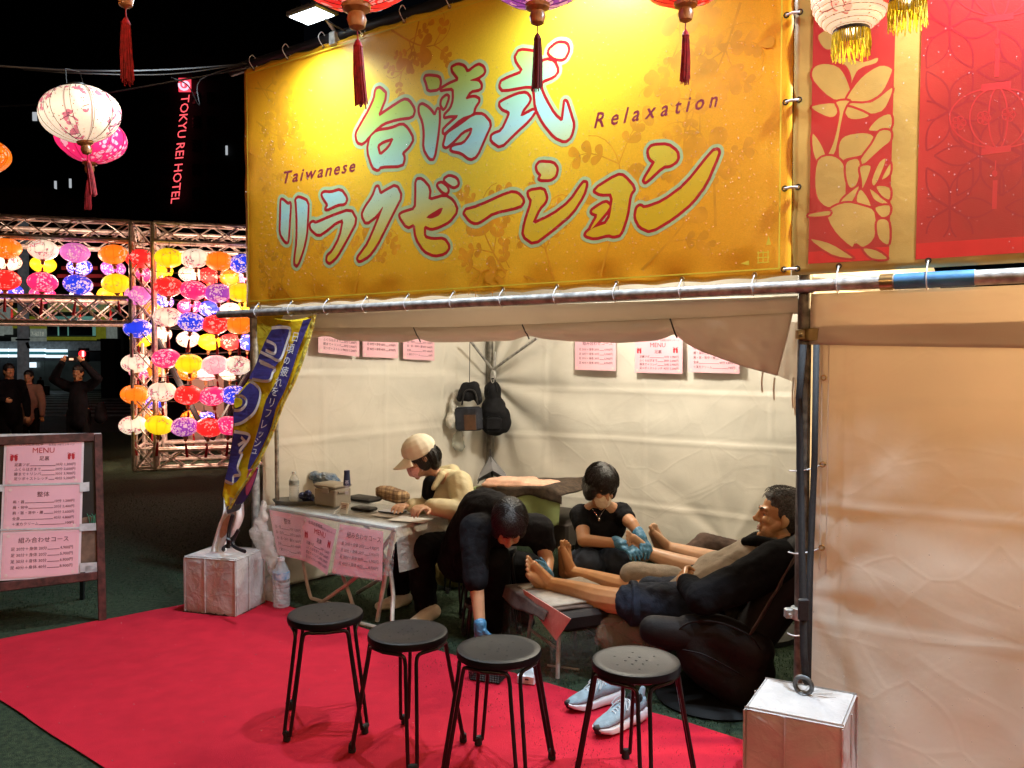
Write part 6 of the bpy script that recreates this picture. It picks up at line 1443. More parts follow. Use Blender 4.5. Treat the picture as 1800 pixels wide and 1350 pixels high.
# second recliner and footrest, of the next customer
ch2 = empty('recliner', Vector((1.55, 4.45, 0)), 'second dark brown recliner mostly hidden behind the man in the fleece', 'armchair')
b = Blob(); b.chain([At(1290, 1060, 4.6), At(1400, 1000, 4.55), At(1480, 930, 4.55)], [.12, .13, .12]); b.chain([At(1200, 1070, 4.6), At(1300, 1075, 4.6)], [.11, .13]); b.build('seat', hide, ch2, voxel=.016)
mb = MB(); mb.lathe([(.26, 0), (.26, .03), (.06, .05), (.05, .25)], (1.35, 4.6, 0), 24); mb.build('pedestal', dark, ch2)
b = Blob(); b.chain([At(1210, 972, 4.95), At(1240, 958, 5.0), At(1290, 966, 5.0)], [.05, .075, .06]); o = b.build('folded_towel', towel_d, voxel=.01, wrinkle=.02, ws=.06); tag(o, 'dark brown towel bunched on the recliner behind the bare legs', 'towel')
fr2 = empty('footrest', G(1150, 1090), 'footrest draped with a pale grey towel under the second pair of bare legs', 'footrest')
b = Blob(); 
for q in (4.25, 4.42, 4.58): b.chain([At(1114, 1012, q), At(1184, 1020, q)], [.075, .075])
b.build('grey_towel', towel_g, fr2, voxel=.010, wrinkle=.012, ws=.06)
mb = MB(); mb.box(V3(At(1150, 1060, 4.42), .16), (.30, .34, .24), mf, bev=.02); mb.build('cushion', hide, fr2)
b = Blob(); 
for i in range(6): b.ell(At(1092 + i * 9, 1020 + (i % 2) * 4, 4.28), (.022, .02, .013))
o = b.build('used_tissue', M('tissue', (.66, .58, .46), .8, var=.1), voxel=.005, wrinkle=.012, ws=.02); tag(o, 'crumpled pale tissue between the two pairs of legs', 'tissue')
b = Blob(); b.ell(At(1100, 1115, 3.92), (.16, .05, .12)); b.ell(At(1140, 1125, 3.85), (.12, .05, .10)); o = b.build('plastic_bag', film('hanging_bag', .5, (.30, .26, .20), .2), voxel=.012, wrinkle=.05, ws=.06); tag(o, 'crumpled plastic sheet hanging under the man with bare feet', 'plastic bag')
mb = MB(); mb.tube([G(962, 1172) + Vector((0, 0, .008)), G(1018, 1180) + Vector((0, 0, .008))], .006, 6); o = mb.build('floor_rod', steel, origin=G(990, 1176)); tag(o, 'thin metal rod on the turf under the footrest', 'rod')
b = Blob(); b.ell(V3(At(795, 1010, 5.5), .12) , (.14, .10, .12)); b.ell(V3(At(795, 1000, 5.5), .17), (.12, .09, .10)); o = b.build('cloth_bag', M('straw_bag', (.42, .33, .12), .8, var=.15, wrinkle=.4, ws=9), voxel=.012, wrinkle=.02, ws=.08); tag(o, 'straw coloured bag on the turf behind the stool of the woman in the cap', 'bag')
b = Blob(); b.ell(V3(At(880, 1000, 5.9), .10), (.10, .08, .10)); o = b.build('waste_bag', M('white_bin_bag', (.60, .57, .48), .5, var=.08, wrinkle=.6, ws=12), voxel=.012, wrinkle=.03, ws=.06); tag(o, 'pale bag standing behind the bending masseuse', 'bag')
c = G(862, 1052); mb = MB(); mb.lathe([(.09, .0), (.105, .03), (.098, .032), (.085, .006), (.001, .006)], V3(At(858, 1050, 4.55), .20), 24); o = mb.build('oil_bowl', film('clear_bowl', .5, (.6, .55, .45), .1), origin=V3(At(858, 1050, 4.55), .2)); tag(o, 'clear plastic bowl beside the masseuse, on the low black stand', 'bowl')
p = V3(At(858, 1050, 4.55), 0); mb = MB(); mb.lathe([(.13, .17), (.13, .195), (.001, .195)], p, 24)
for k in range(4): a = k * 1.571 + .6; mb.tube([p + Vector((.11 * math.cos(a), .11 * math.sin(a), .17)), p + Vector((.13 * math.cos(a), .13 * math.sin(a), 0))], .008, 6)
o = mb.build('low_stand', leg_m, origin=p); tag(o, 'low black stand carrying the clear bowl', 'stand')

# ================================================================== BASKET, TISSUE BOX, SHOES
p = G(859, 1192, .008); t = empty('mesh_basket', p, 'black plastic mesh basket on the carpet edge behind the third stool', 'basket'); mb = MB(); ang = -.35; rz3 = Matrix.Rotation(ang, 3, 'Z'); w2, d2, h2 = .075, .055, .085
P = lambda x, y, z: p + rz3 @ Vector((x * (1 + .12 * z / h2), y * (1 + .12 * z / h2), z))
for (a, b) in (((-w2, -d2), (w2, -d2)), ((w2, -d2), (w2, d2)), ((w2, d2), (-w2, d2)), ((-w2, d2), (-w2, -d2))):
    n = 12 if a[1] == b[1] else 9
    for i in range(n + 1): u = i / n; x, y = lerp(a[0], b[0], u), lerp(a[1], b[1], u); mb.tube([P(x, y, .004), P(x, y, h2)], .0022, 4)
    for j in range(8): z = .006 + j * (h2 - .01) / 7; mb.tube([P(*a, z), P(*b, z)], .0022, 4)
    mb.tube([P(*a, h2), P(*b, h2)], .0045, 6)
mb.build('mesh_side', rub, t); mb = MB(); mb.box(P(0, 0, .004), (w2 * 2, d2 * 2, .005), rz3); mb.build('basket_floor', rub, t)
p = G(930, 1197, .006); mb = MB(); mb.box(p + Vector((0, 0, .026)), (.085, .12, .05), Matrix.Rotation(-.3, 3, 'Z'), bev=.008); o = mb.build('tissue_pack', M('white_packet', (.62, .66, .70), .3, var=.15, vs=20), origin=p)
mb = MB(); mb.box(p + Vector((-.012, -.058, .03)), (.018, .004, .008), Matrix.Rotation(-.3, 3, 'Z')); q = mb.build('packet_print', dark, o); q.location = -p; tag(o, 'white tissue pack on the turf next to the black mesh basket', 'tissue pack')
knit = M('pale_blue_knit', (.22, .30, .36), .75, var=.15, vs=30, bump=.4, bs=260); mid = M('white_foam', (.70, .70, .74), .55, var=.06, vs=12); blk = M('shoe_black', (.012, .012, .014), .6); lace = M('pale_lace', (.50, .56, .60), .7)
def shoe(toe, heel, label, flip):
    toe, heel = Vector((toe.x, toe.y, 0)), Vector((heel.x, heel.y, 0)); f = (toe - heel).normalized(); L = .285; r = Vector((f.y, -f.x, 0)); o0 = heel + Vector((0, 0, .014))
    t = empty('running_shoe', o0, label, 'shoe'); P = lambda x, y, z: o0 + f * x * L + r * y * flip + Vector((0, 0, z))
    def loft(secs, n=16):
        mb = MB(); vs = []
        for (x, w, z0, z1, sh, pw) in secs:
            for j in range(n):
                a = 2 * math.pi * j / n; ca, sa = math.cos(a), math.sin(a)
                vs.append(P(x, sh + w * math.copysign(abs(ca) ** pw, ca), (z0 + z1) / 2 + (z1 - z0) / 2 * math.copysign(abs(sa) ** pw, sa)))
        k = len(secs); mb.add(vs, [[i * n + j, i * n + (j + 1) % n, (i + 1) * n + (j + 1) % n, (i + 1) * n + j] for i in range(k - 1) for j in range(n)] + [list(range(n - 1, -1, -1)), [(k - 1) * n + j for j in range(n)]]); return mb
    loft([(-.035, .016, .014, .052, 0, .6), (0, .034, .004, .056, 0, .5), (.15, .042, 0, .052, 0, .45), (.4, .040, 0, .042, .002, .45), (.62, .048, 0, .036, .003, .45), (.8, .047, .003, .034, .004, .45), (.93, .036, .014, .036, .004, .5), (1.0, .016, .024, .038, .004, .6)]).build('midsole', mid, t)
    loft([(-.02, .018, .045, .098, 0, .8), (.03, .032, .045, .102, 0, .8), (.15, .037, .04, .092, 0, .8), (.28, .037, .036, .088, 0, .85), (.4, .036, .034, .098, .001, .9), (.55, .040, .03, .084, .002, .9), (.7, .042, .028, .068, .003, .9), (.85, .037, .028, .056, .004, .9), (.95, .026, .03, .048, .004, .9), (.985, .012, .034, .042, .004, .9)]).build('upper', knit, t)
    mb = MB(); mb.lathe([(.030, 0), (.034, .012), (.030, .022), (.022, .012), (.018, -.02)], P(.17, 0, .088), 16, Matrix.Rotation(0, 3, 'Z') , sx=1.0, sy=1.0); mb.build('collar', blk, t)
    mb = MB(); mb.cap(P(.045, 0, .09), P(-.01, 0, .122), .018, .012); mb.build('heel_tab', knit, t)
    mb = MB(); mb.cap(P(.955, .0, .030), P(.99, .0, .036), .022, .014); mb.build('toe_cap', blk, t)
    mb = MB()
    for i in range(6): x = .35 + i * .055; z = .100 - i * .0055; mb.tube(pline([P(x, -.026, z - .012), P(x + .012, 0, z + .004), P(x + .025, .026, z - .014)], 3), .003, 5); mb.tube(pline([P(x + .025, -.026, z - .013), P(x + .012, 0, z + .005), P(x, .026, z - .011)], 3), .003, 5)
    for sg in (1, -1): mb.tube(pline([P(.36, 0, .106), P(.40, .03 * sg, .112), P(.50, .045 * sg, .085), P(.46, .028 * sg, .088), P(.36, 0, .104)]), .0028, 5); mb.tube(pline([P(.36, 0, .106), P(.47, .02 * sg, .100), P(.60, .040 * sg, .062)]), .0028, 5)
    mb.build('lace', lace, t)
    return t
toe = G(1052, 1300); shoe(toe, toe + Vector((.205, .175, 0)), 'pale blue running shoe with white sole nearer the end stool, tongue up', 1)
toe = G(995, 1256); shoe(toe, toe + Vector((.255, .135, 0)), 'pale blue running shoe with white sole lying behind the other, laces loose', -1)

# ================================================================== MENU BOARD
bu = Vector((.861, .509, 0)); bl_ = Vector((-bu.y, bu.x, 0)); bO = Vector((-2.385, 4.81, 0)); bn = (Vector((bu.y, -bu.x, 0)) + Vector((0, 0, .11))).normalized()
bUp = bn.cross(bu).normalized(); bUp = bUp if bUp.z > 0 else -bUp
def BP(px, py, off=0.): return PL(px, py, bO + bn * off, bn)
brd = empty('menu_board', bO - bu * .37, 'brown wooden A-frame board with three taped pink menus, standing on the turf', 'menu board')
fw_ = M('reddish_wood', (.085, .026, .024), .5, var=.35, vs=25, bump=.2, bs=80); blackb = M('blackboard', (.010, .012, .012), .5, var=.4, vs=5)
def bb(mb, x0, x1, z0, z1, y, d): mb.box(bO + bu * (x0 + x1) / 2 + bUp * (z0 + z1) / 2 + bn * y, (x1 - x0, d, z1 - z0), Matrix((bu, bn, bUp)).transposed(), bev=.004)
Wd = .80
for x in (-Wd, -.045): mb = MB(); bb(mb, x, x + .042, 0, 1.10, 0, .035); mb.build('stile', fw_, brd)
for z in (.245, 1.058): mb = MB(); bb(mb, -Wd + .042, -.045, z, z + .05, 0, .032); mb.build('rail', fw_, brd)
mb = MB(); bb(mb, -Wd + .03, -.035, .28, 1.07, -.006, .012); mb.build('panel', blackb, brd)
for x in (-Wd + .03, -.10): mb = MB(); p = bO + bu * x + bUp * 1.05 - bn * .02; mb.tube([p, V3(p - Vector((bn.x, bn.y, 0)) * .42, 0.0)], .016, 4); mb.build('rear_leg', dark, brd)
mb = MB(); o_ = .004
mb.poly([BP(x, y, o_) for x, y in ((135, 912), (172, 905), (174, 995), (136, 1000))]); mb.build('torn_kraft_patch', M('kraft', (.12, .075, .05), .8, var=.5, vs=9), brd, smooth=False)
f = quad(BP(-3, 1021, .008), BP(141, 1013, .008), BP(148, 771, .008), BP(8, 772, .008))
backing = MB(); backing.add([f(0, 0), f(1, 0), f(1, 1), f(0, 1)], [[0, 1, 2, 3]]); backing.build('poster_margin', M('poster_white', (.72, .62, .66), .4, var=.06), brd, smooth=False)
for kind, v0, v1 in (('A', .672, .992), ('B', .345, .662), ('C', .012, .335)):
    menu(kind, lambda u, v, l, a=v0, b=v1: f(.03 + .94 * u, lerp(a, b, v)) + bn * (.002 + l), 1.55, brd)
tape = M('clear_tape', (.42, .44, .46), .3, var=.4, vs=20, col2=(.62, .64, .66)); 
for (x0, x1, y0, y1) in ((-8, 178, 763, 773), (140, 157, 849, 865), (-10, 6, 852, 864), (140, 172, 921, 934), (140, 172, 990, 1006), (150, 170, 995, 1014)):
    mb = MB(); d = -2 if x1 > 100 else 0; mb.poly([BP(x, y, .0125) for x, y in ((x0, y1), (x1, y1 + d), (x1, y0 + d), (x0, y0))]); mb.build('tape', tape, brd, smooth=False)
mb = MB()
for y in (852, 930): mb.poly([BP(x, yy, .0118) for x, yy in ((0, y + 3), (146, y - 1), (146, y - 4), (0, y))])
mb.build('sheet_joint', tape, brd, smooth=False)
mb = MB()
for k in range(6): mb.tube(pline([BP(158 + 2 * k, 922, .01), BP(156 + 3 * k + 3 * math.sin(k), 910, .012), BP(153 + 4 * k, 903 + 3 * (k % 2), .012)]), .002, 4)
mb.build('chalk_plant_drawing', M('green_chalk', (.05, .22, .13), .9), brd)
# ================================================================== PEOPLE
def skin(name, col): return M(name, col, .42, var=.07, vs=14, sss=.12, bump=.06, bs=350, spec=.45)
skin1 = skin('skin_light', (.56, .32, .20)); skin2 = skin('skin_tan', (.50, .26, .14)); skin3 = skin('skin_oiled', (.54, .28, .13)); skin3.node_tree.nodes['Principled BSDF'].inputs['Roughness'].default_value = .26
hair_m = M('black_hair', (.011, .009, .009), .38, var=.4, vs=70, bump=.6, bs=160); hair_g = M('greying_hair', (.040, .028, .022), .5, var=.5, vs=120, bump=.7, bs=200)
blackc = M('black_cotton', (.008, .008, .010), .85, spec=.12, var=.25, vs=10, wrinkle=.5, ws=9); trous = M('black_trousers', (.006, .006, .007), .85, spec=.1, var=.2, wrinkle=.5, ws=7); jeans = M('dark_denim', (.018, .024, .040), .85, spec=.15, var=.25, vs=14, bump=.25, bs=400, wrinkle=.5, ws=9)
glove = M('blue_nitrile', (.060, .22, .40), .38, var=.1, vs=20, wrinkle=.4, ws=30); shoe_w = M('cream_canvas', (.76, .70, .58), .7, var=.1)
eye_w = M('eye_white', (.30, .26, .22), .3, var=0); eye_b = M('iris', (.015, .009, .006), .1, var=0); lip = M('lip', (.34, .12, .085), .45, var=.05); brow_m = M('brow', (.02, .014, .012), .8, var=.2)
def person(loc, label): return empty('person', loc, label, 'person')
def eyes(P, m, par, lids=None, z=.002):
    mw, mb = MB(), MB()
    for sx in (1, -1): mw.ell(P(.031 * sx, .0695, z), (.0115, .0085, .0075), m, 12); mb.ell(P(.031 * sx, .0755, z), (.0058, .0040, .0058), m, 10)
    e = mw.build('eye', eye_w, par); mb.build('iris', eye_b, e)
    b = MB()
    for sx in (1, -1): b.tube([P(.012 * sx, .094, .026), P(.030 * sx, .090, .034), P(.052 * sx, .068, .026)], [.0035, .0045, .002], 6)
    b.build('eyebrow', brow_m, par)
def strands(par, P, base, n, mat, r0=.0016):
    mb = MB()
    for i in range(n):
        a, l = base(i); mb.tube(pline([P(*q) for q in a], 3), [r0] * (3 * (len(a) - 1)) + [r0 * .3], 4)
    mb.build('hair_strand', mat, par)
def bob(par, P, mat, n, c=(0, -.015, .046), r=(.094, .115, .099), low=-.9, front=.05, top=1.45, seed=1, w=.0019):
    """locks lying over a short haircut; front locks stop at the brow"""
    rn = random.Random(seed)
    def f(i):
        a = rn.uniform(0, 2 * math.pi); fr = max(0, math.cos(a)); e0 = rn.uniform(.35, top); e1 = lerp(low, front, min(1, fr * 1.5)) + rn.uniform(-.12, .2); pts = []; tw = rn.uniform(-.25, .25)
        for k in range(5):
            t = k / 4; e = lerp(e0, min(e0 - .2, e1), t); q = 1.0 + .045 * math.sin(t * 2.6) + rn.uniform(0, .025) + (.02 * t if e < -.3 else 0); aa = a + tw * t; ce = max(math.cos(e), .55 if e < 0 else 0)
            pts.append((c[0] + r[0] * q * ce * math.sin(aa), c[1] + r[1] * q * ce * math.cos(aa), c[2] + r[2] * q * math.sin(e)))
        return pts, 0
    strands(par, P, f, n, mat, w)
# ---------------------------------------------------------------- woman in the cream cap, writing
W1 = person(Vector((-.45, 5.15, 0)), 'woman in cream cap, pink mask and khaki parka writing at the folding table')
hc = At(741, 806, 4.98); fw1 = Vector((-.90, -.26, -.42)); nk = At(766, 838, 5.05); ch1 = At(782, 872, 5.05); hp = At(796, 945, 5.12)
ls, rs = At(808, 848, 4.90), At(768, 846, 5.20); le, re = At(812, 898, 4.78), At(752, 892, 5.10); lw, rw = At(752, 891, 4.70), At(716, 889, 4.92)
b = Blob(); P, m = head(b, hc, fw1, (-.42, -.1, 1), .93)
b.chain([hc + Vector((.03, .01, -.04)), nk, ch1], [.048, .048, .10]); b.chain([ch1, hp], [.11, .12]); b.chain([nk, ls, le, lw], [.05, .045, .036, .026]); b.chain([nk, rs, re, rw], [.05, .045, .036, .026])
hand(b, lw, (At(733, 893, 4.62) - lw), (0, -.2, 1), 1, .92, .5); hand(b, rw, (At(694, 889, 4.78) - rw), (0, -.2, 1), -1, .92, .45)
kn = At(738, 966, 4.74); kf = At(716, 966, 5.02); an = At(748, 1070, 4.88); af = At(700, 1052, 5.14)
b.chain([hp, kn, an], [.08, .06, .045]); b.chain([hp, kf, af], [.08, .06, .045]); b.build('body', skin1, W1, voxel=.0055, smooth=3)
eyes(P, m, W1)
b = Blob(); sc = At(788, 880, 5.05)
b.chain([nk + Vector((.03, 0, -.02)), ch1 + Vector((.02, 0, 0)), hp + Vector((0, -.02, .02))], [.075, .135, .155]); b.chain([ls, rs], [.075, .075]); b.chain([ls, le + Vector((.01, 0, 0))], [.080, .066]); b.chain([le, lw + Vector((.025, 0, .0))], [.066, .048]); b.chain([rs, re, rw + Vector((.03, 0, 0))], [.08, .062, .046])
b.chain([hp + Vector((-.05, -.1, .02)), hp + Vector((.06, .05, .02))], [.12, .14]); b.chain([At(770, 925, 4.95), At(800, 935, 5.05)], [.06, .09])
par_m = M('khaki_parka', (.58, .50, .30), .62, var=.06, vs=5, wrinkle=.30, ws=7, bump=.1, bs=500)
b.build('parka', par_m, W1, voxel=.008, wrinkle=.030, ws=.20, smooth=6)
b = Blob(); b.chain([At(782, 832, 4.98), At(800, 838, 5.05), At(796, 828, 5.18), At(774, 828, 5.2)], [.03, .045, .045, .03]); b.chain([At(776, 834, 4.93), At(762, 858, 4.88)], [.026, .016]); b.chain([At(768, 830, 5.2), At(752, 856, 5.05)], [.022, .014]); b.build('hood', par_m, W1, voxel=.007, wrinkle=.008, ws=.12, smooth=6)
b = Blob(); b.ell(lw + Vector((.022, 0, 0)), (.035, .042, .042)); b.build('cuff', par_m, W1, voxel=.006, wrinkle=.01, ws=.03)
mb = MB(); mb.poly([At(x, y, 4.86) for x, y in ((750, 842), (770, 850), (758, 878), (748, 872))]); b = Blob(); b.chain([At(757, 850, 4.97), At(752, 868, 4.95)], [.05, .04]); b.build('shirt', blackc, W1)
b = Blob(); b.ell(P(0, -.012, .05), (.084, .104, .088), m); b.ell(P(0, -.05, .0), (.082, .066, .09), m); b.ell(P(.01, -.06, -.05), (.07, .055, .06), m); b.ell(P(-.055, .0, -.02), (.03, .045, .055), m); b.ell(P(.06, -.005, -.03), (.024, .042, .055), m); b.build('hair', hair_m, W1, voxel=.006)
cap_m = M('cream_cap_cloth', (.84, .78, .62), .75, var=.05, vs=8, bump=.15, bs=400)
b = Blob(); b.ell(P(0, -.008, .070), (.094, .110, .088), m)
o = b.build('cap', cap_m, W1, voxel=.006); bob(W1, P, hair_m, 120, c=(0, -.03, .0), r=(.088, .10, .09), low=-1.0, front=-.2, top=.25, seed=13)
mb = MB(); vs = []
for j in range(9):
    for i in range(17):
        a = math.pi * (i / 16) ; u = j / 8; x = math.cos(a) * (.086 + .004 * u); y = .066 + math.sin(a) * (.02 + .098 * u); vs.append(P(x, y + .01, .045 - .030 * u - .9 * x * x * 3 * (.3 + u * .7)))
mb.add(vs, [[j * 17 + i, j * 17 + i + 1, (j + 1) * 17 + i + 1, (j + 1) * 17 + i] for j in range(8) for i in range(16)]); q = mb.build('brim', cap_m, o); md = q.modifiers.new('t', 'SOLIDIFY'); md.thickness = .004; q.location = (0, 0, 0)
mb = MB(); mb.ell(P(0, -.008, .160), (.009, .009, .005), m)
for k in range(3): a = k * math.pi / 3; mb.tube([P(.0955 * math.cos(a) * math.cos(t), -.008 + .1115 * math.sin(a) * math.cos(t), .070 + .0895 * math.sin(t)) for t in [i * math.pi / 20 for i in range(21)]], .0012, 4)
mb.build('cap_seam', M('cap_seam', (.60, .51, .34), .8), o).location = (0, 0, 0)
pinkmask = M('pink_mask', (.82, .46, .46), .7, var=.06, wrinkle=.4, ws=40)
b = Blob(); b.ell(P(0, .058, -.052), (.056, .052, .050), m); b.chain([P(0, .10, -.025), P(0, .098, -.06)], [.018, .022]); b.build('face_mask', pinkmask, W1, voxel=.005)
mb = MB(); [mb.tube(pline([P(.05 * s, .05, -.03), P(.074 * s, .02, -.0), P(.08 * s, -.012, .01)]), .0018, 5) for s in (1, -1)]; [mb.tube(pline([P(.048 * s, .05, -.08), P(.072 * s, .02, -.05), P(.08 * s, -.012, -.03)]), .0018, 5) for s in (1, -1)]; mb.build('mask_loop', white_tie, W1)
b = Blob(); b.chain([hp + Vector((.02, -.06, -.02)), kn, an + Vector((0, 0, .03))], [.115, .085, .072]); b.chain([hp + Vector((-.0, .06, -.02)), kf, af + Vector((0, 0, .03))], [.11, .085, .072]); b.build('trousers', trous, W1, voxel=.010, wrinkle=.03, ws=.09)
for nm, a_, d in (('shoe', G(762, 1090), Vector((-.55, -.65, 0))), ('shoe', G(712, 1066), Vector((-.8, -.4, 0)))):
    b = Blob(); d.normalize(); b.chain([a_ + Vector((0, .02, .045)), a_ + d * .09 + Vector((0, 0, .034)), a_ + d * .17 + Vector((0, 0, .026))], [.045, .042, .026]); b.ell(a_ + d * .07 + Vector((0, 0, .018)), (.05, .05, .018)); b.build(nm, shoe_w, W1, voxel=.007)

# ---------------------------------------------------------------- masseuse bending down to the basket
W2 = person(Vector((-.15, 4.7, 0)), 'masseuse in black bending far down, one blue gloved hand reaching to the basket')
hc = At(895, 922, 4.22); hips = At(812, 985, 4.82); back = At(850, 905, 4.60); shn = At(836, 932, 4.34); shf = At(944, 930, 4.46); nk = At(888, 905, 4.38); el = At(836, 1010, 4.22); wr = At(844, 1100, 4.12); elf = At(962, 985, 4.42); wrf = At(962, 1010, 4.30)
b = Blob(); P, m = head(b, hc, (.05, -.62, -.78), (.1, -.78, .62), .95)
b.chain([hc, nk, back, hips], [.05, .06, .11, .12]); b.chain([nk, shn, el, wr], [.05, .05, .042, .027]); b.chain([nk, shf, elf, wrf], [.05, .05, .038, .027])
hand(b, wr, (0, -.1, -1), (-.6, -.8, 0), 1, .9, .3); hand(b, wrf, At(955, 1000, 4.2) - wrf, (.8, -.5, .2), -1, .9, .4)
k1 = At(868, 985, 4.42); a1 = At(872, 1095, 4.50); k2 = At(775, 975, 4.40) if False else At(930, 1000, 4.75); a2 = At(905, 1080, 4.85)
b.chain([hips, k1, a1], [.08, .06, .045]); b.chain([hips, k2, a2], [.08, .06, .045]); b.build('body', skin2, W2, voxel=.0055, smooth=3)
b = Blob(); b.chain([nk + Vector((0, .02, .0)), back + Vector((0, 0, .005)), hips + Vector((0, 0, .02))], [.10, .150, .150]); b.ell(At(872, 912, 4.55), (.17, .15, .125)); b.chain([shn, shf], [.092, .092]); b.chain([shn, el + Vector((0, 0, .0))], [.090, .068]); b.chain([el, At(837, 1020, 4.20)], [.066, .060]); b.chain([shf, At(955, 955, 4.46)], [.090, .072]); b.build('tee_shirt', blackc, W2, voxel=.010, wrinkle=.022, ws=.12)
b = Blob(); b.ell(P(0, -.015, .05), (.090, .108, .092), m); b.ell(P(0, -.06, -.01), (.085, .075, .10), m); b.ell(P(.065, .0, -.02), (.032, .06, .085), m); b.ell(P(-.065, .0, -.02), (.032, .06, .085), m); b.ell(P(0, .065, .055), (.06, .03, .04), m); b.build('hair', hair_m, W2, voxel=.006, wrinkle=.008, ws=.02)
eyes(P, m, W2); bob(W2, P, hair_m, 340, seed=12)
b = Blob(); b.chain([hips, k1, a1 + Vector((0, 0, .02))], [.13, .095, .085]); b.chain([hips, k2, a2 + Vector((0, 0, .02))], [.13, .09, .075]); b.build('trousers', trous, W2, voxel=.011, wrinkle=.03, ws=.09)
b = Blob(); hand(b, wr + Vector((0, 0, .0)), (0, -.1, -1), (-.6, -.8, 0), 1, 1.0, .3); b.chain([wr + Vector((0, .0, .012)), wr + Vector((0, 0, -.03))], [.033, .032]); b.build('glove', glove, W2, voxel=.0045, smooth=2)
b = Blob(); d = At(955, 1000, 4.2) - wrf; hand(b, wrf, d, (.8, -.5, .2), -1, 1.0, .4); b.chain([wrf - d.normalized() * .02, wrf + d.normalized() * .03], [.033, .033]); b.build('glove', glove, W2, voxel=.0045, smooth=2)
for a_, d in ((G(872, 1105) , Vector((.3, -.9, 0))), (Vector((a2.x, a2.y, 0)), Vector((.5, -.8, 0)))):
    d.normalize(); b = Blob(); b.chain([a_ + Vector((0, 0, .045)), a_ + d * .1 + Vector((0, 0, .035)), a_ + d * .17 + Vector((0, 0, .028))], [.045, .044, .03]); b.build('shoe', blk, W2, voxel=.008)

# ---------------------------------------------------------------- masseuse with the mask, seated at the back
W3 = person(Vector((.5, 4.95, 0)), 'seated masseuse in black tee shirt, beige mask and blue gloves working on a foot')
hc = At(1056, 856, 4.74); nk = At(1054, 890, 4.80); ch3 = At(1052, 925, 4.86); hips = At(1045, 992, 5.02); s1 = At(1022, 905, 4.84); s2_ = At(1092, 902, 4.82); e1 = At(1026, 950, 4.66); w1 = At(1088, 955, 4.56); e2 = At(1116, 932, 4.66); w2_ = At(1124, 940, 4.60)
e2 = At(1112, 922, 4.66)
b = Blob(); P, m = head(b, hc, (.34, -.78, -.44), (.2, -.25, .95), .95)
b.chain([hc, nk, ch3, hips], [.048, .048, .10, .11]); b.chain([nk, s1, e1, w1], [.05, .048, .038, .027]); b.chain([nk, s2_, e2, w2_], [.05, .048, .036, .026])
d1 = At(1118, 970, 4.46) - w1; d2 = At(1136, 962, 4.52) - w2_
hand(b, w1, d1, (0, -.3, 1), 1, .9, .4); hand(b, w2_, d2, (.3, -.5, .8), -1, .9, .35)
kl = At(1036, 992, 4.62); kr = At(1085, 985, 4.66); al = At(1040, 1085, 4.75); ar = At(1085, 1075, 4.8)
b.chain([hips, kl, al], [.08, .06, .045]); b.chain([hips, kr, ar], [.08, .06, .045]); b.build('body', skin2, W3, voxel=.0055, smooth=3); eyes(P, m, W3)
b = Blob(); b.chain([nk + Vector((0, .01, -.05)), ch3, hips + Vector((0, 0, .03))], [.075, .125, .125]); b.chain([s1, s2_], [.066, .066]); b.chain([s1, lerp(s1, e1, .42)], [.072, .058]); b.chain([s2_, lerp(s2_, e2, .42)], [.070, .056]); b.chain([At(1035, 925, 4.84), At(1075, 925, 4.84)], [.09, .09]); b.build('tee_shirt', blackc, W3, voxel=.009, wrinkle=.018, ws=.10)
b = Blob(); b.ell(P(0, -.015, .048), (.092, .112, .096), m); b.ell(P(0, -.055, -.01), (.090, .08, .10), m); b.ell(P(.07, .0, -.015), (.030, .062, .075), m); b.ell(P(-.07, .0, -.015), (.030, .062, .075), m); b.ell(P(.01, .068, .070), (.062, .028, .026), m)
b.build('hair', hair_m, W3, voxel=.006, wrinkle=.012, ws=.03)
bob(W3, P, hair_m, 340, front=.28, seed=11)
b = Blob(); b.ell(P(0, .058, -.052), (.054, .052, .050), m); b.chain([P(0, .10, -.028), P(0, .096, -.06)], [.018, .022]); b.build('face_mask', M('beige_mask', (.78, .66, .50), .75, var=.05, wrinkle=.3, ws=40), W3, voxel=.005)
mb = MB(); mb.tube(pline([At(1040, 893, 4.72), At(1046, 902, 4.70), At(1053, 909, 4.69), At(1058, 902, 4.70), At(1064, 894, 4.73)]), .0016, 5); mb.ell(At(1053, 913, 4.69), (.007, .004, .011), n=8); mb.build('necklace', M('silver', (.8, .78, .72), .2, 1.), W3)
b = Blob(); b.chain([hips + Vector((-.05, 0, 0)), kl, al], [.12, .088, .065]); b.chain([hips + Vector((.05, 0, 0)), kr, ar], [.12, .085, .065]); b.build('jeans', M('blue_denim', (.034, .048, .078), .85, spec=.2, var=.25, vs=14, bump=.25, bs=400, wrinkle=.5, ws=9), W3, voxel=.009, wrinkle=.02, ws=.07)
for wv, d, n_, sd in ((w1, d1, (0, -.3, 1), 1), (w2_, d2, (.3, -.5, .8), -1)):
    b = Blob(); hand(b, wv, d, n_, sd, 1.0, .4); b.chain([wv - d.normalized() * .025, wv + d.normalized() * .03], [.034, .033]); b.build('glove', glove, W3, voxel=.0042, smooth=2)
for a_ in (al, ar): b = Blob(); p = Vector((a_.x, a_.y, 0)); b.chain([p + Vector((0, .02, .045)), p + Vector((-.02, -.09, .035)), p + Vector((-.03, -.16, .028))], [.045, .042, .03]); b.build('shoe', blk, W3, voxel=.009)
inner_stool(Vector((hips.x, hips.y + .02, -.22)), .2, 'black stool under the masseuse with the beige mask') if False else None
mb = MB(); p = Vector((hips.x, hips.y + .02, 0)); mb.lathe([(.15, .20), (.155, .225), (.001, .23)], p, 24)
for k in range(4): a = k * 1.571; mb.tube([p + Vector((.12 * math.cos(a), .12 * math.sin(a), .2)), p + Vector((.15 * math.cos(a), .15 * math.sin(a), 0))], .009, 6)
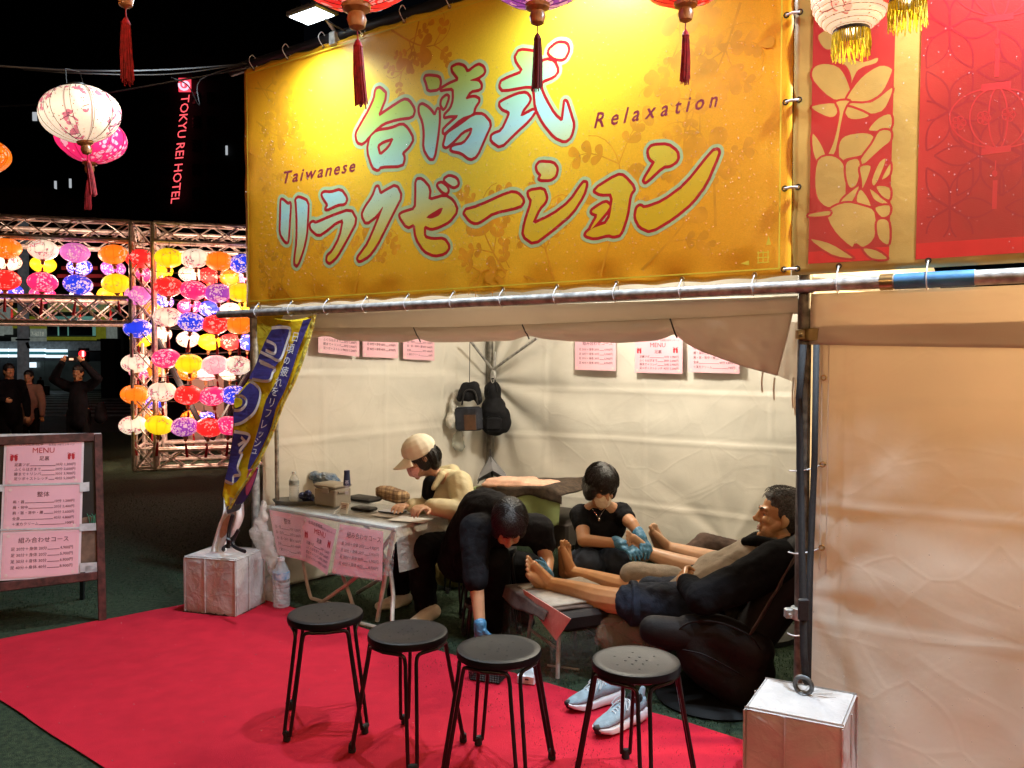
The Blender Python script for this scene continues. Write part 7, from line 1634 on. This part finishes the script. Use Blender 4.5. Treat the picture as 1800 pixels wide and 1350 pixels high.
o = mb.build('low_stool', leg_m, origin=p); tag(o, 'low black stool under the masseuse with the beige mask', 'stool')

# ---------------------------------------------------------------- man in the recliner
M4 = person(Vector((1.0, 3.85, 0)), 'man in grey and black fleece reclining with bare oiled feet, hands clasped')
hc = At(1370, 908, 3.86); f4 = Vector((-.96, .12, .12)); nk = At(1385, 955, 3.86); cst = At(1325, 1005, 3.86); hips = At(1222, 1066, 3.86); sn = At(1368, 990, 3.62); sf = At(1340, 972, 4.08); en = At(1236, 1052, 3.58); wn = At(1200, 1020, 3.74); ef = At(1240, 1010, 4.12); wf = At(1216, 1010, 3.94)
b = Blob(); P, m = head(b, hc, f4, (.22, 0, 1), 1.0)
b.ell(P(0, .104, -.022), (.012, .018, .014), m)
b.chain([P(0, -.01, -.06), nk, cst, hips], [.056, .060, .13, .13]); b.chain([nk, sn, en, wn], [.06, .055, .042, .030]); b.chain([nk, sf, ef, wf], [.06, .055, .042, .030])
hand(b, wn, At(1200, 1002, 3.84) - wn, (-.75, -.55, .3), 1, .95, .55); hand(b, wf, At(1194, 1006, 3.84) - wf, (-.6, .3, .75), -1, .95, .6)
kn, an_, kf, af = At(1108, 1060, 3.86), At(966, 1026, 4.20), At(1134, 1040, 4.16), At(1004, 1006, 4.50)
b.chain([hips, kn], [.095, .062]); c1 = lerp(kn, an_, .35) + Vector((0, .0, -.012)); b.chain([kn, c1, lerp(kn, an_, .7), an_], [.062, .064, .045, .036])
b.chain([hips + Vector((.05, .15, 0)), kf], [.095, .060]); b.chain([kf, lerp(kf, af, .35) + Vector((0, 0, -.012)), lerp(kf, af, .7), af], [.060, .062, .044, .036])
td1 = At(934, 968, 4.06) - At(962, 1022, 4.18); foot(b, an_, (At(944, 1036, 4.26) - an_), td1, -1, 1.0)
td2 = At(997, 948, 4.46) - At(993, 1005, 4.53); foot(b, af, (At(984, 1004, 4.58) - af), td2, 1, .98)
b.build('body', skin3, M4, voxel=.0036, smooth=3); eyes(P, m, M4)
mb = MB(); mb.tube([P(-.022, .0865, -.061), P(0, .0925, -.0595), P(.022, .0865, -.061)], [.002, .0045, .002], 6); mb.tube([P(-.018, .086, -.069), P(0, .0915, -.071), P(.018, .086, -.069)], [.002, .005, .002], 6); mb.build('lips', lip, M4)
b = Blob(); b.ell(P(0, -.025, .055), (.083, .100, .082), m); b.ell(P(0, -.062, .0), (.078, .060, .085), m); b.ell(P(.068, -.02, .03), (.018, .045, .045), m); b.ell(P(-.068, -.02, .03), (.018, .045, .045), m); b.ell(P(0, .045, .092), (.058, .032, .020), m)
b.build('hair', hair_g, M4, voxel=.005, wrinkle=.007, ws=.018)
random.seed(5)
def st4(i):
    x = random.uniform(-.07, .07); y = random.uniform(-.1, .05); z = .06 + .088 * math.sqrt(max(.05, 1 - (x / .09) ** 2 - ((y + .025) / .12) ** 2)); s = random.uniform(-.01, .01)
    return [(x, y, z - .003), (x * 1.08 + s, y + .016, z + .002), (x * 1.12 + s, y + .030, z - .006 - .014 * (y > .02))], 0
strands(M4, P, st4, 160, hair_g, .0013)
fl_g = M('grey_fleece', (.30, .25, .19), .95, var=.10, vs=14, bump=.4, bs=350, wrinkle=.4, ws=7); fl_k = M('black_fleece', (.007, .007, .008), .95, spec=.08, var=.2, vs=14, bump=.4, bs=350, wrinkle=.4, ws=7)
b = Blob(); b.chain([nk + Vector((-.03, .0, -.04)), cst, hips + Vector((0, .03, .01))], [.10, .165, .150]); b.ell(lerp(cst, hips, .45) + Vector((-.01, .04, .04)), (.15, .15, .12)); b.chain([At(1318, 968, 3.92), At(1300, 990, 3.95)], [.07, .08]); o = b.build('fleece', fl_g, M4, voxel=.009, wrinkle=.018, ws=.10)
b = Blob(); b.chain([sn, lerp(sn, en, .5) + Vector((0, 0, -.008)), en], [.105, .088, .078]); b.chain([en, lerp(en, wn, .75)], [.076, .052]); b.chain([At(1395, 972, 3.74), sn, At(1350, 1000, 3.66)], [.08, .105, .10]); b.build('black_sleeve', fl_k, o, voxel=.009, wrinkle=.02, ws=.09).location = (0, 0, 0)
b = Blob(); b.chain([At(1396, 965, 3.95), At(1352, 958, 4.0), sf], [.07, .06, .09]); b.chain([sf, ef], [.09, .07]); b.chain([ef, lerp(ef, wf, .7)], [.068, .05]); b.build('black_sleeve', fl_k, o, voxel=.010, wrinkle=.02, ws=.09).location = (0, 0, 0)
b = Blob(); b.chain([At(1310, 952, 3.82), At(1332, 950, 3.76), At(1362, 958, 3.74), At(1392, 962, 3.76)], [.022, .026, .028, .03]); b.chain([At(1310, 952, 3.84), At(1330, 942, 3.95), At(1362, 945, 4.0)], [.020, .024, .026]); b.build('black_collar', fl_k, o, voxel=.007).location = (0, 0, 0)
b = Blob(); b.chain([hips + Vector((0, -.04, -.01)), lerp(hips, kn, .93)], [.14, .098]); b.chain([hips + Vector((.04, .14, -.01)), lerp(hips + Vector((.04, .14, -.02)), kf, .9)], [.115, .082]); b.build('denim_shorts', jeans, M4, voxel=.009, wrinkle=.022, ws=.07)
mb = MB(); d = (kn - hips).normalized(); mb.lathe([(.102, -.018), (.106, -.012), (.106, .012), (.100, .018)], lerp(hips, kn, .955), 26, d.to_track_quat('Z', 'Y').to_matrix()); mb.build('rolled_hem', jeans, M4)
mb = MB(); nails = MB()

# ---------------------------------------------------------------- next customer, mostly hidden
M5 = person(Vector((1.45, 4.5, 0)), 'second customer hidden behind the man in the fleece, only bare shins and feet showing')
kn, an_, kf, af = At(1225, 1000, 4.42), At(1142, 972, 4.56), At(1285, 990, 4.72), At(1172, 962, 4.86); hips = At(1330, 1020, 4.62)
b = Blob(); b.chain([hips, kn, lerp(kn, an_, .45) + Vector((0, 0, -.008)), an_], [.09, .060, .056, .036]); b.chain([hips, kf, lerp(kf, af, .45) + Vector((0, 0, -.008)), af], [.09, .058, .056, .036])
foot(b, an_, At(1128, 980, 4.62) - an_, At(1114, 945, 4.46) - At(1134, 972, 4.54), -1, .98); foot(b, af, At(1158, 968, 4.92) - af, At(1150, 930, 4.80) - At(1158, 965, 4.88), 1, .98)
nk5 = At(1425, 950, 4.6); h5 = At(1452, 900, 4.6); P, m = head(b, h5, (-.95, .1, .2), (.2, 0, 1), .95); b.chain([h5, nk5, hips], [.05, .07, .13])
skin5 = skin('skin_pale_oiled', (.56, .33, .20)); skin5.node_tree.nodes['Principled BSDF'].inputs['Roughness'].default_value = .3
b.build('body', skin5, M5, voxel=.0055, smooth=3)
b = Blob(); b.chain([nk5, lerp(nk5, hips, .5), hips], [.12, .16, .15]); b.build('jumper', fl_k, M5, voxel=.012, wrinkle=.02); b = Blob(); b.chain([hips, lerp(hips, kn, .6)], [.14, .11]); b.chain([hips, lerp(hips, kf, .5)], [.14, .10]); b.build('trousers', jeans, M5, voxel=.011, wrinkle=.02)
b = Blob(); b.ell(P(0, -.025, .05), (.083, .1, .085), m); b.build('hair', hair_m, M5, voxel=.008)

# ---------------------------------------------------------------- passers-by beyond the gate
def passer(label, D, head_px, foot_y_scale, coat, hair, arms, facing, bagp=None, skirt=None, sc_=1.0):
    hx, hy = head_px; h = At(hx, hy, D); g0 = Vector((h.x, h.y, 0)); t = person(g0, label); k = h.z / 1.46
    side = Vector((facing[1], -facing[0], 0)).normalized(); P0 = lambda s, f, z: g0 + side * s * k + Vector((facing[0], facing[1], 0)).normalized() * f * k + Vector((0, 0, z * k))
    b = Blob(); P, m = head(b, h, (facing[0], facing[1], 0), (0, 0, 1), .98 * k); b.chain([h, P0(0, 0, 1.28), P0(0, 0, .95)], [.05 * k, .07 * k, .13 * k])
    for s in (1, -1):
        A = arms[0 if s > 0 else 1]; pts = [P0(.17 * s, 0, 1.25)] + [P0(*q) for q in A]; b.chain(pts, [.055 * k, .045 * k, .03 * k]); hand(b, pts[-1], pts[-1] - pts[-2], (facing[0], facing[1], .1), s, .9 * k)
        b.chain([P0(.09 * s, 0, .84), P0(.10 * s, .03, .46), P0(.10 * s, 0, .06)], [.08 * k, .058 * k, .042 * k])
    b.build('body', skin2, t, voxel=.010, smooth=3)
    b = Blob(); b.chain([P0(0, 0, 1.24), P0(0, 0, 1.0), P0(0, 0, .66)], [.11 * k, .155 * k, .165 * k]); b.chain([P0(.17, 0, 1.23), P0(-.17, 0, 1.23)], [.085 * k, .085 * k])
    for s in (1, -1): A = arms[0 if s > 0 else 1]; pts = [P0(.17 * s, 0, 1.24)] + [P0(*q) for q in A]; b.chain(pts, [.085 * k, .07 * k, .05 * k])
    b.build('coat', coat, t, voxel=.014, wrinkle=.02, ws=.1)
    b = Blob()
    for s in (1, -1): b.chain([P0(.08 * s, 0, .8), P0(.10 * s, .02, .45), P0(.10 * s, 0, .09)], [.11 * k, .085 * k, .07 * k])
    b.build('trousers', trous, t, voxel=.015)
    b = Blob(); b.ell(P(0, -.018, .045), (.088 * k, .108 * k, .09 * k), m); b.ell(P(0, -.06, -.02), (.08 * k, .06 * k, .1 * k), m); b.build('hair', hair, t, voxel=.009)
    for s in (1, -1): b = Blob(); b.chain([P0(.10 * s, -.02, .05), P0(.10 * s, .15, .035)], [.05 * k, .035 * k]); b.build('shoe', blk, t, voxel=.012)
    return t, P0
down = (((.24, .02, .98), (.25, .06, .72)), ((-.24, .02, .98), (-.25, .06, .72)))
coat_k = M('dark_coat', (.006, .006, .008), .9, spec=.06, var=.2); coat_b = M('dusty_pink_coat', (.26, .15, .11), .85, var=.1, wrinkle=.3)
passer('man in dark suit standing beside the woman in the dusty coat', 12.6, (16, 652), 0, coat_k, hair_m, (((.24, .05, .98), (.16, .28, .98)), down[1]), (.75, -.66))
passer('woman in dusty pink coat with dark scarf walking beyond the menu board', 13.4, (50, 662), 0, coat_b, hair_m, down, (.2, -1))
t, P0 = passer('person in black lifting a phone overhead to photograph the lanterns', 12.2, (137, 655), 0, coat_k, hair_m, (((.34, .10, 1.36), (.16, .22, 1.62)), ((-.34, .10, 1.36), (-.16, .22, 1.62))), (.15, -1))
c = P0(0, .26, 1.68); mb = MB(); mb.box(c, (.16, .012, .08), bev=.004); o = mb.build('phone', dark, origin=c); tag(o, 'phone with lit screen held overhead by the person in black', 'phone'); mb = MB(); mb.box(c + Vector((0, -.009, 0)), (.06, .004, .03)); q = mb.build('lit_lamp', M('phone_glow', (.9, .6, .4), .4, emit=.9), o); q.location = -c
c = P0(-.34, 0, .82); b = Blob(); b.ell(c, (.07, .12, .15)); b.ell(c + Vector((0, 0, -.08)), (.08, .13, .10)); o = b.build('shoulder_bag', coat_k, voxel=.016, wrinkle=.02); tag(o, 'black shoulder bag hanging beside the person taking a photograph', 'bag')
passer('distant dark figure waiting across the road', 33.0, (71, 665), 0, coat_k, hair_m, down, (0, -1))

# ------------------------------------------------------------------ tidy up
bpy.data.scenes.remove(TS)
